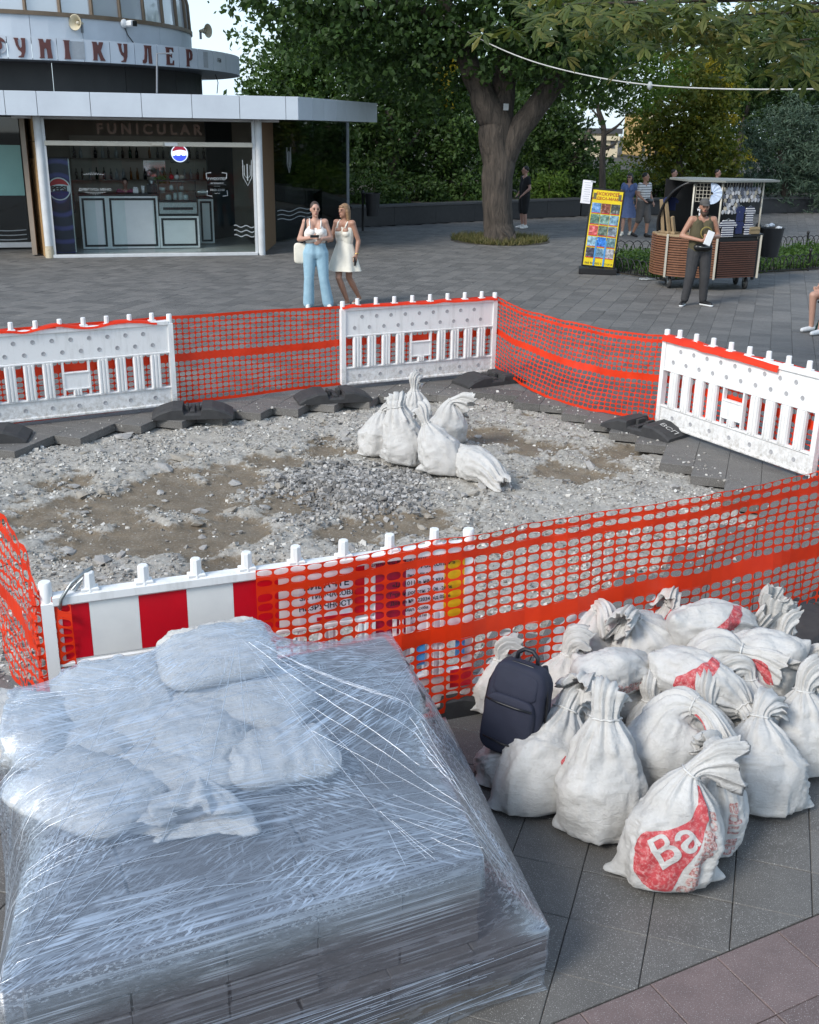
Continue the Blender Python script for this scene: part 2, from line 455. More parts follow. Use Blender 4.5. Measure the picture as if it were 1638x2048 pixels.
def rock_verts(n, rg):
    """n deformed octahedra with cut tops -> (n,14?) use cube-octa of 8 verts"""
    base = np.array([[-1, -1, -1], [1, -1, -1], [1, 1, -1], [-1, 1, -1], [-1, -1, 1], [1, -1, 1], [1, 1, 1], [-1, 1, 1]], float) * .6
    v = base[None] + rg.uniform(-.42, .42, (n, 8, 3)); return v
RF = np.array([(3, 2, 1, 0), (4, 5, 6, 7), (0, 1, 5, 4), (1, 2, 6, 5), (2, 3, 7, 6), (3, 0, 4, 7)])
def scatter_rocks(P, size, rg, flat=.7):
    n = len(P); v = rock_verts(n, rg) * size[:, None, None]; v[..., 2] *= flat
    a = rg.uniform(0, 6.28, n); c, s = np.cos(a)[:, None], np.sin(a)[:, None]
    x, y = v[..., 0] * c - v[..., 1] * s, v[..., 0] * s + v[..., 1] * c
    b = rg.normal(0, .35, n)[:, None]; cb, sb = np.cos(b), np.sin(b); y, z = y * cb - v[..., 2] * sb, y * sb + v[..., 2] * cb
    V = np.stack([x, y, z], -1) + P[:, None, :]
    F = RF[None] + (np.arange(n) * 8)[:, None, None]
    return V.reshape(-1, 3), F.reshape(-1, 4)
M_chip = rnd_mat('crushed_stone', [(0, (.17, .16, .145)), (.35, (.29, .275, .25)), (.75, (.43, .415, .38)), (1, (.62, .61, .57))], .9, 20, .4, 150)
M_blue = rnd_mat('crushed_granite', [(0, (.10, .097, .092)), (.4, (.20, .195, .185)), (.8, (.33, .32, .305)), (1, (.48, .47, .45))], .85, 20, .4, 150)
def pick(n, fn, rg):
    out = []
    lo, hi = PIT.min(0), PIT.max(0)
    while sum(len(o) for o in out) < n:
        q = rg.uniform(lo, hi, (n * 2, 2)); q = q[in_poly(q, PIT)]
        q = q[rg.uniform(0, 1, len(q)) < fn(q)]; out.append(q)
    return np.concatenate(out)[:n]
q = pick(26000, lambda a: np.clip((1 - soil_at(a)) * (1 - .7 * pile_at(a)) * fbm(a[:, 0] * 4, a[:, 1] * 4, seed=31) ** 2.2 * 3.2 + .03, 0, 1), rng)
sz = np.clip(rng.lognormal(-4.75, .42, len(q)), .004, .035)
V, F = scatter_rocks(np.column_stack([q, pit_z(q) + sz * .2]), sz, rng)
o = part('gravel', npmesh('gravel', V, F, M_chip), None, pit); tag(o, kind='stuff')
q = pick(4200, lambda a: pile_at(a) ** 1.5, rng); sz = np.clip(rng.lognormal(-4.2, .35, len(q)), .008, .04)
V, F = scatter_rocks(np.column_stack([q, pit_z(q) + sz * .3]), sz, rng, .85)
o = part('granite_gravel', npmesh('granite_gravel', V, F, M_blue), None, pit); tag(o, kind='stuff')
# stones big enough to pick up one by one
def stone_mesh(k):
    bm_ = bmesh.new(); bmesh.ops.create_icosphere(bm_, subdivisions=1, radius=1)
    rg = np.random.default_rng(100 + k)
    for v in bm_.verts:
        f = 1 + rg.uniform(-.34, .25); v.co = Vector((v.co.x * f * 1.2, v.co.y * f, v.co.z * f * .55))
    me = bpy.data.meshes.new('stone'); bm_.to_mesh(me); bm_.free(); me.materials.append(M_chunk if k % 3 else M_chunk2); return me
M_chunk = pmat('broken_concrete', (.40, .39, .37), (.27, .26, .245), 18, .92, .6, 60, bdist=.01)
M_chunk2 = pmat('earthy_stone', (.24, .205, .16), (.36, .34, .30), 14, .92, .6, 60, bdist=.01)
SM = [stone_mesh(k) for k in range(9)]
hand = [(365, 920, .10), (330, 935, .085), (150, 968, .06), (205, 985, .055), (470, 960, .06), (400, 1015, .07), (460, 1018, .065), (138, 1097, .05), (205, 1128, .09), (395, 1045, .06),
        (248, 880, .08), (255, 875, .06), (1060, 880, .07), (1130, 870, .06), (1180, 935, .07), (620, 930, .07), (560, 905, .06), (90, 900, .05), (300, 1005, .05), (530, 1010, .05), (690, 885, .05), (1020, 830, .05)]
pts = [(gp(a, b, -.1)[:2], r) for a, b, r in hand]
q = pick(205, lambda a: np.full(len(a), .7) * (1 - .5 * pile_at(a)), rng)
pts += [(c, float(np.clip(rng.lognormal(-3.45, .35), .02, .075))) for c in q]
for k, (c, r) in enumerate(pts):
    o = bpy.data.objects.new('stone', SM[k % 9]); link(o, pit)
    o.location = (c[0], c[1], float(pit_z(np.array([c]))[0]) + r * .12); o.scale = (r, r * random.uniform(.7, 1), r * random.uniform(.7, 1.1))
    o.rotation_euler = (random.uniform(-.3, .3), random.uniform(-.3, .3), random.uniform(0, 6.28))
# a few crumbs on the pavers along the edge
q = []
while len(q) < 900:
    a = rng.uniform(PIT.min(0) - .5, PIT.max(0) + .5, (4000, 2)); d = poly_dist(a, PIT); a = a[(~in_poly(a, PIT)) & (rng.uniform(0, 1, len(a)) < np.exp(-d / .16))]; q += list(a)
q = np.array(q[:900]); sz = np.clip(rng.lognormal(-5.0, .45, len(q)), .003, .022)
V, F = scatter_rocks(np.column_stack([q, np.full(len(q), .004)]), sz, rng)
o = part('stone_crumbs', npmesh('stone_crumbs', V, F, M_chip), None, pavement); tag(o, kind='stuff')
# ------------------------------------------------------------------ barriers
def plastic(name, c, dirt=.5):
    t = NT(name); p = t.pos()
    c0 = t.mix(t.ramp(t.noise(t.mapv(p, (14, 14, 2.5)), 1.0, 5, .65), [(.50, 0.0), (.78, dirt)]), c, (.42, .41, .38))
    c0 = t.mix(t.ramp(t.noise(p, 70, 3, .6), [(.66, 0.0), (.74, .35)]), c0, (.45, .43, .40))
    zs = t.n('SeparateXYZ'); t.link(p, zs.inputs[0]); low = t.math('MULTIPLY', t.ramp(zs.outputs['Z'], [(.08, 1.0), (.34, 0.0)]), t.ramp(t.noise(p, 22, 6, .75), [(.42, 0.0), (.66, .8)]))
    c0 = t.mix(low, c0, (.36, .33, .28)); t.bsdf(c0, .42, 0, t.bump(t.noise(p, 40, 4, .6), .06, .004)); return t.m
M_white = plastic('white_plastic', (.80, .80, .79))
M_refl_r = pmat('red_reflective_sheet', (.62, .004, .016), (.52, .004, .014), 5, .35)
M_refl_w = pmat('white_reflective_sheet', (.80, .80, .77), (.72, .72, .70), 6, .4)
M_dimple = pmat('dimple_shade_grey', (.42, .42, .43), None, 20, .5)  # shading of the recesses put into the colour of the white plastic
BL = 2.0
def dimple_mesh():
    m = MB(); m.lathe([(.022, 0), (.020, .003), (.016, .003), (.013, .0005), (.0001, .0004)], 14)
    return m.mesh('dimple', M_dimple, True, 40)
ME_DIMPLE = dimple_mesh()
def slat_mesh(w, h):
    prof = [(-w / 2, .012), (-w / 2, -.016)]
    for k in range(3):
        x = -w / 2 + (k + .5) * w / 3; q = w / 6
        prof += [(x - q * .75, -.022), (x - q * .45, -.034), (x + q * .45, -.034), (x + q * .75, -.022)]
    prof += [(w / 2, -.016), (w / 2, .012)]
    return MB().prism(prof, 0, h).mesh('slat', M_white)
def cap_mesh():
    m = MB(); m.box((0, 0, .008), (.075, .05, .016), bev=.004)
    m.lathe([(.0001, .085), (.020, .085), (.0235, .081), (.0255, .012), (.029, 0)], 8); return m.mesh('top_knob', M_white)
ME_SLAT = slat_mesh(.105, .345); ME_CAP = cap_mesh(); ME_SLATS = slat_mesh(.085, .055)
def barrier(label, A, B, front_sheet=False, swap=False):
    A = np.array(A[:2], float); B = np.array(B[:2], float); d = B - A; rz = math.atan2(d[1], d[0]); c = (A + B) / 2
    t = thing('plastic_barrier', label, 'barrier', (c[0], c[1], 0), rz, 'white plastic barriers round the dug-up patch')
    L = BL
    up = MB(); up.box((0, 0, .765), (L - .09, .028, .285), bev=.006)
    part('upper_board', up, M_white, t)
    for z, h, dpt in ((.917, .05, .062), (.612, .022, .05), (.245, .022, .05), (.062, .03, .055)):
        part('rail', MB().box((0, 0, z), (L - .085, dpt, h), bev=.008), M_white, t)
    part('lower_board', MB().box((0, 0, .155), (L - .088, .026, .17), bev=.005), M_white, t)
    for sx in (-1, 1):
        p = MB(); p.box((sx * (L / 2 - .02), 0, .485), (.052, .06, .87), bev=.012)
        p.lathe([(.0275, .90), (.0275, .995), (.024, 1.003), (.0001, 1.003)], 14, c=(sx * (L / 2 - .02), 0, 0))
        p.lathe([(.02, .0), (.02, .06)], 10, c=(sx * (L / 2 - .02), 0, 0))
        part('end_post', p, M_white, t, True, 35)
    for k in range(8):
        x = -L / 2 + .2 + k * (L - .4) / 7; part('top_knob', ME_CAP, None, t, loc=(x, 0, .940))
    n = 10; gap = (L - .12) / (n + .12)
    for k in range(n):
        x = -L / 2 + .105 + (k + .5) * (L - .21) / n
        if k in (5,) : continue
        if k == 4: continue
        part('slat', ME_SLAT, None, t, loc=(x, 0, .255))
    w0 = (L - .21) / n
    # little plate window in the middle: two full slats beside it, plate and a short slat
    part('plate', MB().box((0, 0, .405), (.235, .03, .155), bev=.006), M_white, t)
    for z in (.487, .323): part('plate_bar', MB().box((0, 0, z), (.25, .05, .016), bev=.004), M_white, t)
    part('slat', ME_SLATS, None, t, loc=(0, 0, .26))
    for sx in (-1, 1): part('plate_post', MB().box((sx * .127, 0, .43), (.02, .04, .35), bev=.004), M_white, t)
    for sy in ((-1,) if not front_sheet else (1, -1)):
        rot = (R(90) if sy < 0 else R(-90), 0, 0)
        for k in range(10):
            for z, o in ((.82, 0.5), (.70, 0.0)):
                if k == 9 and o: continue
                if front_sheet and sy < 0: continue
                part('dimple', ME_DIMPLE, None, t, loc=(-L / 2 + .16 + (k + o) * (L - .32) / 9.3, sy * .0145, z), rot=rot)
        for k in range(7):
            part('dimple', ME_DIMPLE, None, t, loc=(-L / 2 + .22 + k * (L - .44) / 6, sy * .0135, .15), rot=rot)
    if front_sheet:
        n = 9; x0, x1 = -L / 2 + .075, L / 2 - .075; w = .2085; xs = [x0]
        x = x0 + .115
        while x < x1: xs.append(x); x += w
        xs.append(x1)
        for k in range(len(xs) - 1):
            part('red_stripe' if k % 2 == 0 else 'white_stripe', MB().box(((xs[k] + xs[k + 1]) / 2, -.0155, .765), (xs[k + 1] - xs[k] - .001, .002, .262)), M_refl_r if k % 2 == 0 else M_refl_w, t)
    return t, c, rz
b1d = (gp(345, 807, .06) - gp(0, 844, .06))[:2]; b1d /= np.linalg.norm(b1d)
B1B = gp(353, 818)[:2]; B1A = B1B - b1d * 2.0
b2A, b2B = gp(675, 780)[:2], gp(993, 750)[:2]; m_ = (b2A + b2B) / 2; u_ = (b2B - b2A) / np.linalg.norm(b2B - b2A); B2A, B2B = m_ - u_, m_ + u_
b3d = (gp(1558, 938, .06) - gp(1315, 852, .06))[:2]; b3d /= np.linalg.norm(b3d)
B3A = gp(1314, 855)[:2]; B3B = B3A + b3d * 2.0
NA, NB = gp(88, 1165, 1.0)[:2], gp(938, 1058, 1.0)[:2]
m_ = (NA + NB) / 2; u_ = (NB - NA) / np.linalg.norm(NB - NA); NA, NB = m_ - u_ * .985, m_ + u_ * .985
t1, c1, r1 = barrier('white slatted plastic barrier at the far left of the pit, cut by the photo edge', B1A, B1B)
t2, c2, r2 = barrier('white slatted plastic barrier in the middle of the far side, behind the sacks', B2A, B2B)
t3, c3, r3 = barrier('white slatted plastic barrier on the right side of the pit, at the photo edge', B3A, B3B)
t4, c4, r4 = barrier('nearest barrier with red and white reflective stripes, half hidden by the wrapped pallet', NA, NB, True)
# dark number on a few panels
me = text_mesh('ВСП', .10, pmat('white_chalk', (.6, .6, .58), None, 30, .8), name='chalk_letters')

def foot(label, c, rz, letters=False):
    t = thing('barrier_foot', label, 'barrier foot', (c[0], c[1], 0), rz, 'black recycled rubber feet of the barriers')
    w = .19
    m = MB()
    prof = [(-.41, 0), (-.41, .03), (-.33, .075), (-.20, .115), (-.10, .115), (-.085, .06), (.085, .06), (.10, .115), (.20, .115), (.33, .075), (.41, .03), (.41, 0)]
    n = len(prof); vs = []
    for (yy, ins) in ((-w, .018), (-w + .02, 0), (w - .02, 0), (w, .018)):
        vs += [(x * (1 - ins * .6), yy, max(z - ins * (z > .001), 0)) for x, z in prof]
    fs = [tuple(range(n)), tuple(range(4 * n - 1, 3 * n - 1, -1))]
    for k in range(3):
        for i in range(n):
            j = (i + 1) % n; fs.append((k * n + i, (k + 1) * n + i, (k + 1) * n + j, k * n + j))
    m.add(vs, fs); part('base_body', m, M_black_rubber, t)
    for sx in (-1, 1): part('socket_cheek', MB().box((sx * .055, 0, .085), (.03, .12, .07), bev=.006), M_black_rubber, t)
    part('socket_bar', MB().box((0, 0, .068), (.05, .30, .03), bev=.006), M_black_rubber, t)
    if letters:
        part('chalk_letters', me, None, t, loc=(.30, -.03, .092), rot=(0, R(19), 0))
    return t
def mid(a, b): return (gp(*a)[:2] + gp(*b)[:2]) / 2
def rzof(a, b):
    d = gp(*b)[:2] - gp(*a)[:2]; return math.atan2(d[1], d[0])
foot('black rubber foot under the right end of the far left barrier', mid((310, 832), (462, 828)), rzof((310, 832), (462, 828)))
foot('black rubber foot under the left end of the middle far barrier', mid((592, 803), (738, 795)), rzof((592, 803), (738, 795)))
foot('black rubber foot under the right end of the middle far barrier', gp(978, 765)[:2], R(30))
foot('black rubber foot with chalk letters under the left end of the right barrier', mid((1220, 845), (1362, 880)), rzof((1220, 850), (1362, 885)), True)
foot('black rubber foot at the left photo edge under the left barrier', gp(-30, 878)[:2], R(10))
foot('black rubber foot at the right photo edge beneath the front netting', gp(1655, 1240)[:2], R(35))
foot('black rubber foot under the right end of the striped near barrier', NB - (NB - NA) * .12 + np.array([-.04, .12]), r4)

# ------------------------------------------------------------------ orange netting
t = NT('orange_netting'); p = t.pos()
c = t.mix(t.ramp(t.noise(p, 5, 4, .6), [(.3, 0.0), (.75, 1.0)]), (.88, .050, .006), (.74, .032, .005))
b1 = t.n('BsdfPrincipled', i_Roughness=.42); t.link(c, b1.inputs['Base Color'])
b2 = t.n('BsdfTranslucent'); t.link(c, b2.inputs['Color'])
mx = t.n('MixShader', i_Fac=.32); t.link(b1.outputs[0], mx.inputs[1]); t.link(b2.outputs[0], mx.inputs[2]); t.link(mx.outputs[0], t.out.inputs['Surface'])
M_net = t.m
HOLE = []
def hole_pts(hw, hh, n=16):
    out = []
    for k in range(n):
        a = 2 * math.pi * (k + .5) / n; ca, sa = math.cos(a), math.sin(a); e = 2.9
        r = (abs(ca) ** e + abs(sa) ** e) ** (-1 / e); out.append((.5 + hw * r * ca, .5 + hh * r * sa))
    return out
def net(name, label, path, rows, cellw, H=None, seed=0, ztop=.95, zbot=.06, amp=.03, slack=None, hw=.40, hh=.36, keepfn=None):
    """path: polyline of (x,y,ztop,zbot); rows: list of (height weight, kind)"""
    pts = [np.array(q, float) for q in path]
    L = [0.0]
    for a, b in zip(pts[:-1], pts[1:]): L.append(L[-1] + np.linalg.norm((b - a)[:2]))
    L = np.array(L); P = np.array(pts)
    hs = np.array([r[0] for r in rows], float); vb = np.concatenate([[0], np.cumsum(hs)]) / hs.sum()
    nc = int(L[-1] / cellw)
    UV = []; F = []
    nh = 16; hp = hole_pts(hw, hh, nh)
    sq = []
    for (x, y) in hp:
        dx, dy = x - .5, y - .5; s = .5 / max(abs(dx), abs(dy)); sq.append((.5 + dx * s, .5 + dy * s))
    sq_c = [(0, 0), (1, 0), (1, 1), (0, 1)]
    for r, (h, kind) in enumerate(rows):
        v0, v1 = vb[r], vb[r + 1]
        if kind == 'band':
            for k in range(nc):
                b = len(UV)
                for (x, y) in ((0, 0), (1, 0), (1, .5), (0, .5), (1, 1), (0, 1)): UV.append(((k + x) / nc, v0 + (v1 - v0) * y))
                F += [(b, b + 1, b + 2, b + 3), (b + 3, b + 2, b + 4, b + 5)]
            continue
        for k in range(nc):
            b = len(UV); sh = 0.0
            for (x, y) in hp: UV.append(((k + x) / nc, v0 + (v1 - v0) * y))
            for (x, y) in sq: UV.append(((k + x) / nc, v0 + (v1 - v0) * y))
            for (x, y) in sq_c: UV.append(((k + x) / nc, v0 + (v1 - v0) * y))
            for i in range(nh):
                j = (i + 1) % nh; F.append((b + i, b + nh + i, b + nh + j, b + j))
            # corners of the square
            for ci, (x, y) in enumerate(sq_c):
                # between the two ring points nearest to the corner
                best = sorted(range(nh), key=lambda i: (sq[i][0] - x) ** 2 + (sq[i][1] - y) ** 2)[:2]
                i, j = min(best), max(best)
                if j - i > 1: i, j = j, i
                F.append((b + nh + i, b + 2 * nh + ci, b + nh + j, b + nh + j))
    UV = np.array(UV); u = UV[:, 0] * L[-1]; v = UV[:, 1]
    seg = np.clip(np.searchsorted(L, u, side='right') - 1, 0, len(L) - 2); f = (u - L[seg]) / (L[seg + 1] - L[seg])
    A = P[seg]; B = P[seg + 1]; Q = A + (B - A) * f[:, None]
    d = (B - A)[:, :2]; d /= np.linalg.norm(d, axis=1)[:, None]; nrm = np.column_stack([-d[:, 1], d[:, 0]])
    zt, zb = Q[:, 2], Q[:, 3]
    z = zb + (zt - zb) * v
    w = (fbm(u * 1.7, v * 1.4, seed=seed) - .5) * amp * 2.2 + (fbm(u * 6.0, v * 3.5, seed=seed + 5) - .5) * amp * .5
    z = z + (fbm(u * 2.3, v * 2.0, seed=seed + 11) - .5) * amp * .9 * (1.0 if True else 0)
    x = Q[:, 0] + nrm[:, 0] * w; y = Q[:, 1] + nrm[:, 1] * w
    V = np.column_stack([x, y, z])
    if slack is not None: V = slack(V, u / L[-1], v, nrm)
    tri = [q for q in F if q[2] == q[3]]
    F4 = [q if q[2] != q[3] else q[:3] for q in F]
    me = bpy.data.meshes.new(name); me.from_pydata(V.tolist(), [], F4); me.materials.append(M_net)
    me.polygons.foreach_set('use_smooth', [True] * len(F4)); me.update()
    o = bpy.data.objects.new(name, me); link(o); tag(o, label, 'safety netting'); return o
def off(p, a, b, k):
    d = (b - a) / np.linalg.norm(b - a); return p + np.array([-d[1], d[0]]) * k
ROWS = [(1, 'c'), (.55, 'band')] + [(1, 'c')] * 7 + [(1.45, 'band')] + [(1, 'c')] * 7 + [(.5, 'band'), (1, 'c')]
ROWS = [r for r in ROWS]
def P4(p, zt, zb): return (p[0], p[1], zt, zb)
# far side: behind barrier 1, open gap, behind 2, gap, behind 3
k = .055
a0 = off(B1A, B1A, B1B, k) - b1d * .8
path = [P4(a0, .95, .02), P4(off(B1B, B1A, B1B, k) - b1d * .02, .97, .03), P4(off(B2A, B2A, B2B, .04) + u_ * 0, .95, .05), P4(off(B2B, B2A, B2B, k), .95, .04)]
def slack_far(V, u, v, n):
    V[:, 2] -= .05 * np.clip(np.sin(u * 40), 0, 1) * 0
    return V
net('safety_netting', 'orange mesh netting along the far left side, tied behind two white barriers', path, [(.5, 'band')] + ROWS[::-1][2:] if False else [(.5, 'band')] + [(1, 'c')] * 8 + [(1.3, 'band')] + [(1, 'c')] * 7 + [(.5, 'band')], .068, seed=1, amp=.026, hw=.445, hh=.415)
s0 = off(B2B, B2A, B2B, .03); s1 = off(B3A, B3A, B3B, .04); s2 = off(B3B, B3A, B3B, k) + b3d * .6
def slack_r(V, u, v, n):
    L_ = np.linalg.norm(s1 - s0); T_ = L_ + np.linalg.norm(s2 - s1); q = np.clip(u * T_ / L_, 0, 1); w = np.sin(math.pi * q)
    V[:, 2] -= .13 * w * (u * T_ < L_) * (.35 + .65 * v); V[:, :2] -= n * (w * .16 * (1 - v) * (u * T_ < L_))[:, None]
    return V
net('safety_netting', 'sagging orange netting between the middle far barrier and the right barrier', [P4(s0, .96, .12), P4((s0 + s1) / 2, .98, .03), P4(s1, .94, .05), P4(s2, .93, .02)],
    [(.5, 'band')] + [(1, 'c')] * 8 + [(1.3, 'band')] + [(1, 'c')] * 7 + [(.5, 'band'), (.7, 'c'), (.3, 'band')], .070, seed=4, amp=.05, slack=slack_r, hw=.44, hh=.41)
# front: over the right half of the near barrier and on to the right
def nearp(f, k): return off(NA + (NB - NA) * f, NA, NB, -k)
E1 = gp(1560, 1262)[:2]; E2 = gp(1660, 1225)[:2]; E3 = E2 + (E2 - NB) * .35
path = [P4(nearp(.455, .05), .955, .02), P4(nearp(.7, .055), .965, .03), P4(nearp(.98, .06), .985, .04), P4(NB + (E1 - NB) * .06 + np.array([.02, -.03]), .985, .03), P4(E1, .985, .02), P4(E3, .985, .02)]
def slack_f(V, u, v, n):
    w = np.exp(-((u - .36) / .035) ** 2); V[:, :2] -= n * (w * .05 * (1 - v))[:, None]
    return V
net('safety_netting', 'wide orange netting before the pit, from the striped barrier to the right edge', path,
    [(.45, 'band')] + [(1, 'c')] * 8 + [(1.6, 'band')] + [(1, 'c')] * 7 + [(.6, 'band'), (.8, 'c'), (.3, 'band'), (.7, 'c')], .078, seed=8, amp=.045, slack=slack_f, hw=.44, hh=.40)
# left side, slack and torn near the clamp
L0 = off(NA, NA, NB, -.03); g1 = gp(0, 1050, .96)[:2]; L2 = g1 + (g1 - L0) * 1.2
path = [P4(NA + (NB - NA) * .06 + np.array([-.0, -.055]), .90, .30), P4(L0 + np.array([-.06, -.03]), .97, .10), P4((L0 + g1) / 2, .99, .05), P4(L2, .94, .05)]
net('safety_netting', 'slack torn orange netting at the left photo edge, clipped to the striped barrier', path,
    [(.4, 'band')] + [(1, 'c')] * 7 + [(1.5, 'band')] + [(1, 'c')] * 6 + [(.5, 'band'), (1, 'c'), (.4, 'band')], .06, seed=13, amp=.085, hw=.42, hh=.37)
# folds of netting drawn over the tops of the barriers
def ribbon(label, A, B, f0, f1, zf, wdt=.055, seed=0, drop=.0, side=-.036):
    mb = MB(); n = 70; vs = []; fs = []
    for i in range(n + 1):
        f = f0 + (f1 - f0) * i / n; p = A + (B - A) * f; s = f * 2.0
        w = (float(vnoise(s * 5, 0.3, seed=seed)) - .5) * .03; z = zf(f) + (float(vnoise(s * 7, 2.3, seed=seed)) - .5) * .02
        d = (B - A) / np.linalg.norm(B - A); nn = np.array([-d[1], d[0]])
        for k, (oy, oz) in enumerate(((.05, -.03), (.04, .012), (.0, .018 + w * .4), (side, .006), (side - .012 + w * .3, -wdt))):
            q = p + nn * oy; vs.append((q[0], q[1], z + oz))
    for i in range(n):
        for k in range(4): fs.append((i * 5 + k, i * 5 + k + 1, i * 5 + 6 + k, i * 5 + 5 + k))
    mb.add(vs, fs); me = mb.mesh('netting_fold', M_net, True); o = part('netting_fold', me, None); tag(o, label, 'netting fold', 'netting edges drawn over the barrier tops'); return o
ribbon('folded orange netting edge drawn along the top of the middle far barrier', B2A, B2B, .0, 1.0, lambda f: .938, .012, 3)
ribbon('folded orange netting edge looped over the top of the far left barrier', B1A, B1B, .0, .92, lambda f: .945 + .02 * math.sin(f * 19), .010, 5)
ribbon('thick folded orange netting edge hanging over the top of the right barrier', B3A, B3B, .0, .75, lambda f: .945 - .03 * f, .05, 7)
# steel snap hook on the left end of the near barrier
sn = thing('snap_hook', 'grey steel snap hook clipping netting to the left end post of the striped barrier', 'clip', (NA[0] + .06, NA[1], .93), R(40))
M_steel = pmat('dull_steel', (.42, .45, .45), (.25, .27, .27), 30, .35, metal=.8)
hk = [(.0, 0, -.05), (.0, -.02, .0), (.05, -.02, .06), (.12, -.02, .10), (.155, 0, .10), (.15, .02, .075), (.09, .02, .03), (.03, .02, -.02)]
part('hook', MB().tube(hk, .0075, 8), M_steel, sn, True)
part('gate', MB().tube([(.02, .0, -.04), (.06, .0, .0), (.10, .0, .045)], .006, 8), M_steel, sn, True)

# ------------------------------------------------------------------ notices fixed to the near barrier behind the netting
M_paper = pmat('notice_paper', (.78, .77, .80), (.70, .69, .73), 8, .7)
M_ink = pmat('printed_ink', (.02, .02, .03), None, 30, .7)
M_redprint = pmat('printed_red', (.66, .012, .03), None, 12, .5)
M_yellow = pmat('printed_yellow', (.85, .56, .01), None, 12, .5)
M_blueprint = pmat('blue_sticker', (.08, .30, .62), (.06, .25, .55), 30, .5)
def near_frame(f, z, k):
    """matrix on the front of the near barrier: x along it, y up"""
    p = nearp(f, k); return frame_M((p[0], p[1], z), (NB[0] - NA[0], NB[1] - NA[1], 0), (0, 0, 1))
def lines(parent, rows, mat):
    for txt, x, y, s in rows:
        part('lettering', text_mesh(txt, s, mat, 0, s * .018), None, parent, loc=(x, y, .0032))
nt = thing('notice_sheet', 'white paper notice with black lettering and red bars on the striped barrier', 'notice'); nt.matrix_world = near_frame(.628, .775, .020)
part('sheet', MB().box((0, 0, 0), (.265, .30, .003)), M_paper, nt)
for z in (.125, -.125): part('red_bar', MB().box((.02 if z > 0 else .045, z, .0022), (.19, .018, .002)), M_redprint, nt)
lines(nt, [('ВИБАЧТЕ', 0, .045, .048), ('ЗА ТИМЧАСОВІ', 0, -.008, .034), ('НЕЗРУЧНОСТІ', 0, -.062, .038)], M_ink)
bd = thing('information_board', 'red, white and yellow site notice with handwritten lines behind the netting', 'notice'); bd.matrix_world = near_frame(.868, .725, .021)
part('board', MB().box((0, 0, 0), (.47, .43, .006)), M_paper, bd)
M_maroon = pmat('dark_red_print', (.42, .008, .04), None, 12, .5)
part('red_field', MB().box((-.155, 0, .0036), (.155, .428, .0015)), M_maroon, bd)
part('yellow_field', MB().box((.178, .02, .0036), (.112, .385, .0015)), M_yellow, bd)
rows = [('ШАНОВНІ МЕШКАНЦІ ТА ГОСТІ МІСТА!', .0, .165, .027), ('«АВАРІЙНІ РОЗКОПКИ»', .0, .125, .030), ('Вид робіт: водопровід', .03, .085, .019), ('«ІД 10114» на 3 км ч.', .0, .045, .030),
        ('Термін роботи: 25.06 -26.06', .0, -.005, .026), ('Дозвіл № 122034 від 05.06', .0, -.05, .026), ('Відп. особа', -.02, -.095, .022), ('Вик. служба міста', -.03, -.135, .022), ('Інфоцентр', -.07, -.175, .02)]
for txt, x, y, s in rows: part('lettering', text_mesh(txt, s, M_ink, 0, s * .015), None, bd, loc=(x, y, .0062))
for f, z, w, h, lb in ((.865, .40, .055, .145, 'blue sticker low on the striped barrier, left of the two'), (.975, .385, .05, .10, 'blue sticker on the right end post of the striped barrier')):
    o = part('sticker', MB().box((0, 0, 0), (w, h, .003)), M_blueprint); o.matrix_world = near_frame(f, z, .040); tag(o, lb, 'sticker')
o = part('sticker', MB().box((0, 0, 0), (.12, .10, .003)), M_redprint); o.matrix_world = near_frame(.98, .22, .042); tag(o, 'red sticker low at the right end of the striped barrier', 'sticker')
# ------------------------------------------------------------------ sacks
t = NT('woven_sack_white'); p = t.pos(); oc = t.obj()
c = t.mix(t.ramp(t.noise(p, 7, 5, .65), [(.35, 0.0), (.75, 1.0)]), (.69, .68, .655), (.55, .535, .505))
c = t.mix(t.ramp(t.noise(p, 26, 5, .7), [(.55, 0.0), (.80, .55)]), c, (.40, .375, .33))
wv = t.n('TexWave', i_Scale=120, i_Distortion=1.5, i_Detail=1); t.link(oc, wv.inputs['Vector'])
wv2 = t.n('TexWave', i_Scale=120, i_Distortion=1.5, i_Detail=1, bands_direction='Z'); t.link(oc, wv2.inputs['Vector'])
h = t.math('ADD', t.math('MULTIPLY', wv.outputs['Fac'], .12), t.math('MULTIPLY', wv2.outputs['Fac'], .12))
h = t.math('ADD', h, t.math('MULTIPLY', t.noise(p, 45, 5, .65, .6), .9)); h = t.math('ADD', h, t.math('MULTIPLY', t.noise(t.mapv(p, (1, 1, 2.4)), 19, 3, .6, 1.6), 1.2))
b1 = t.bsdf(c, .55, 0, t.bump(h, .8, .007), .35, out=False)
b2 = t.n('BsdfTranslucent'); t.link(c, b2.inputs['Color']); mx = t.n('MixShader', i_Fac=.10)
t.link(b1, mx.inputs[1]); t.link(b2.outputs[0], mx.inputs[2]); t.link(mx.outputs[0], t.out.inputs['Surface']); M_sack = t.m
t = NT('sack_print_red'); p = t.pos()
c = t.mix(t.ramp(t.noise(p, 70, 4, .7), [(.47, 0.0), (.70, .7)]), (.44, .050, .058), (.64, .40, .38))
t.bsdf(c, .55, 0, t.bump(t.noise(p, 45, 5, .65, .6), .4, .006)); M_sackred = t.m
t = NT('sack_print_brown'); p = t.pos()
c = t.mix(t.ramp(t.noise(p, 120, 4, .7), [(.42, 0.0), (.6, .8)]), (.30, .11, .10), (.60, .52, .48)); t.bsdf(c, .55); M_sackbrown = t.m
M_twine = pmat('white_twine', (.66, .65, .62), None, 60, .8)

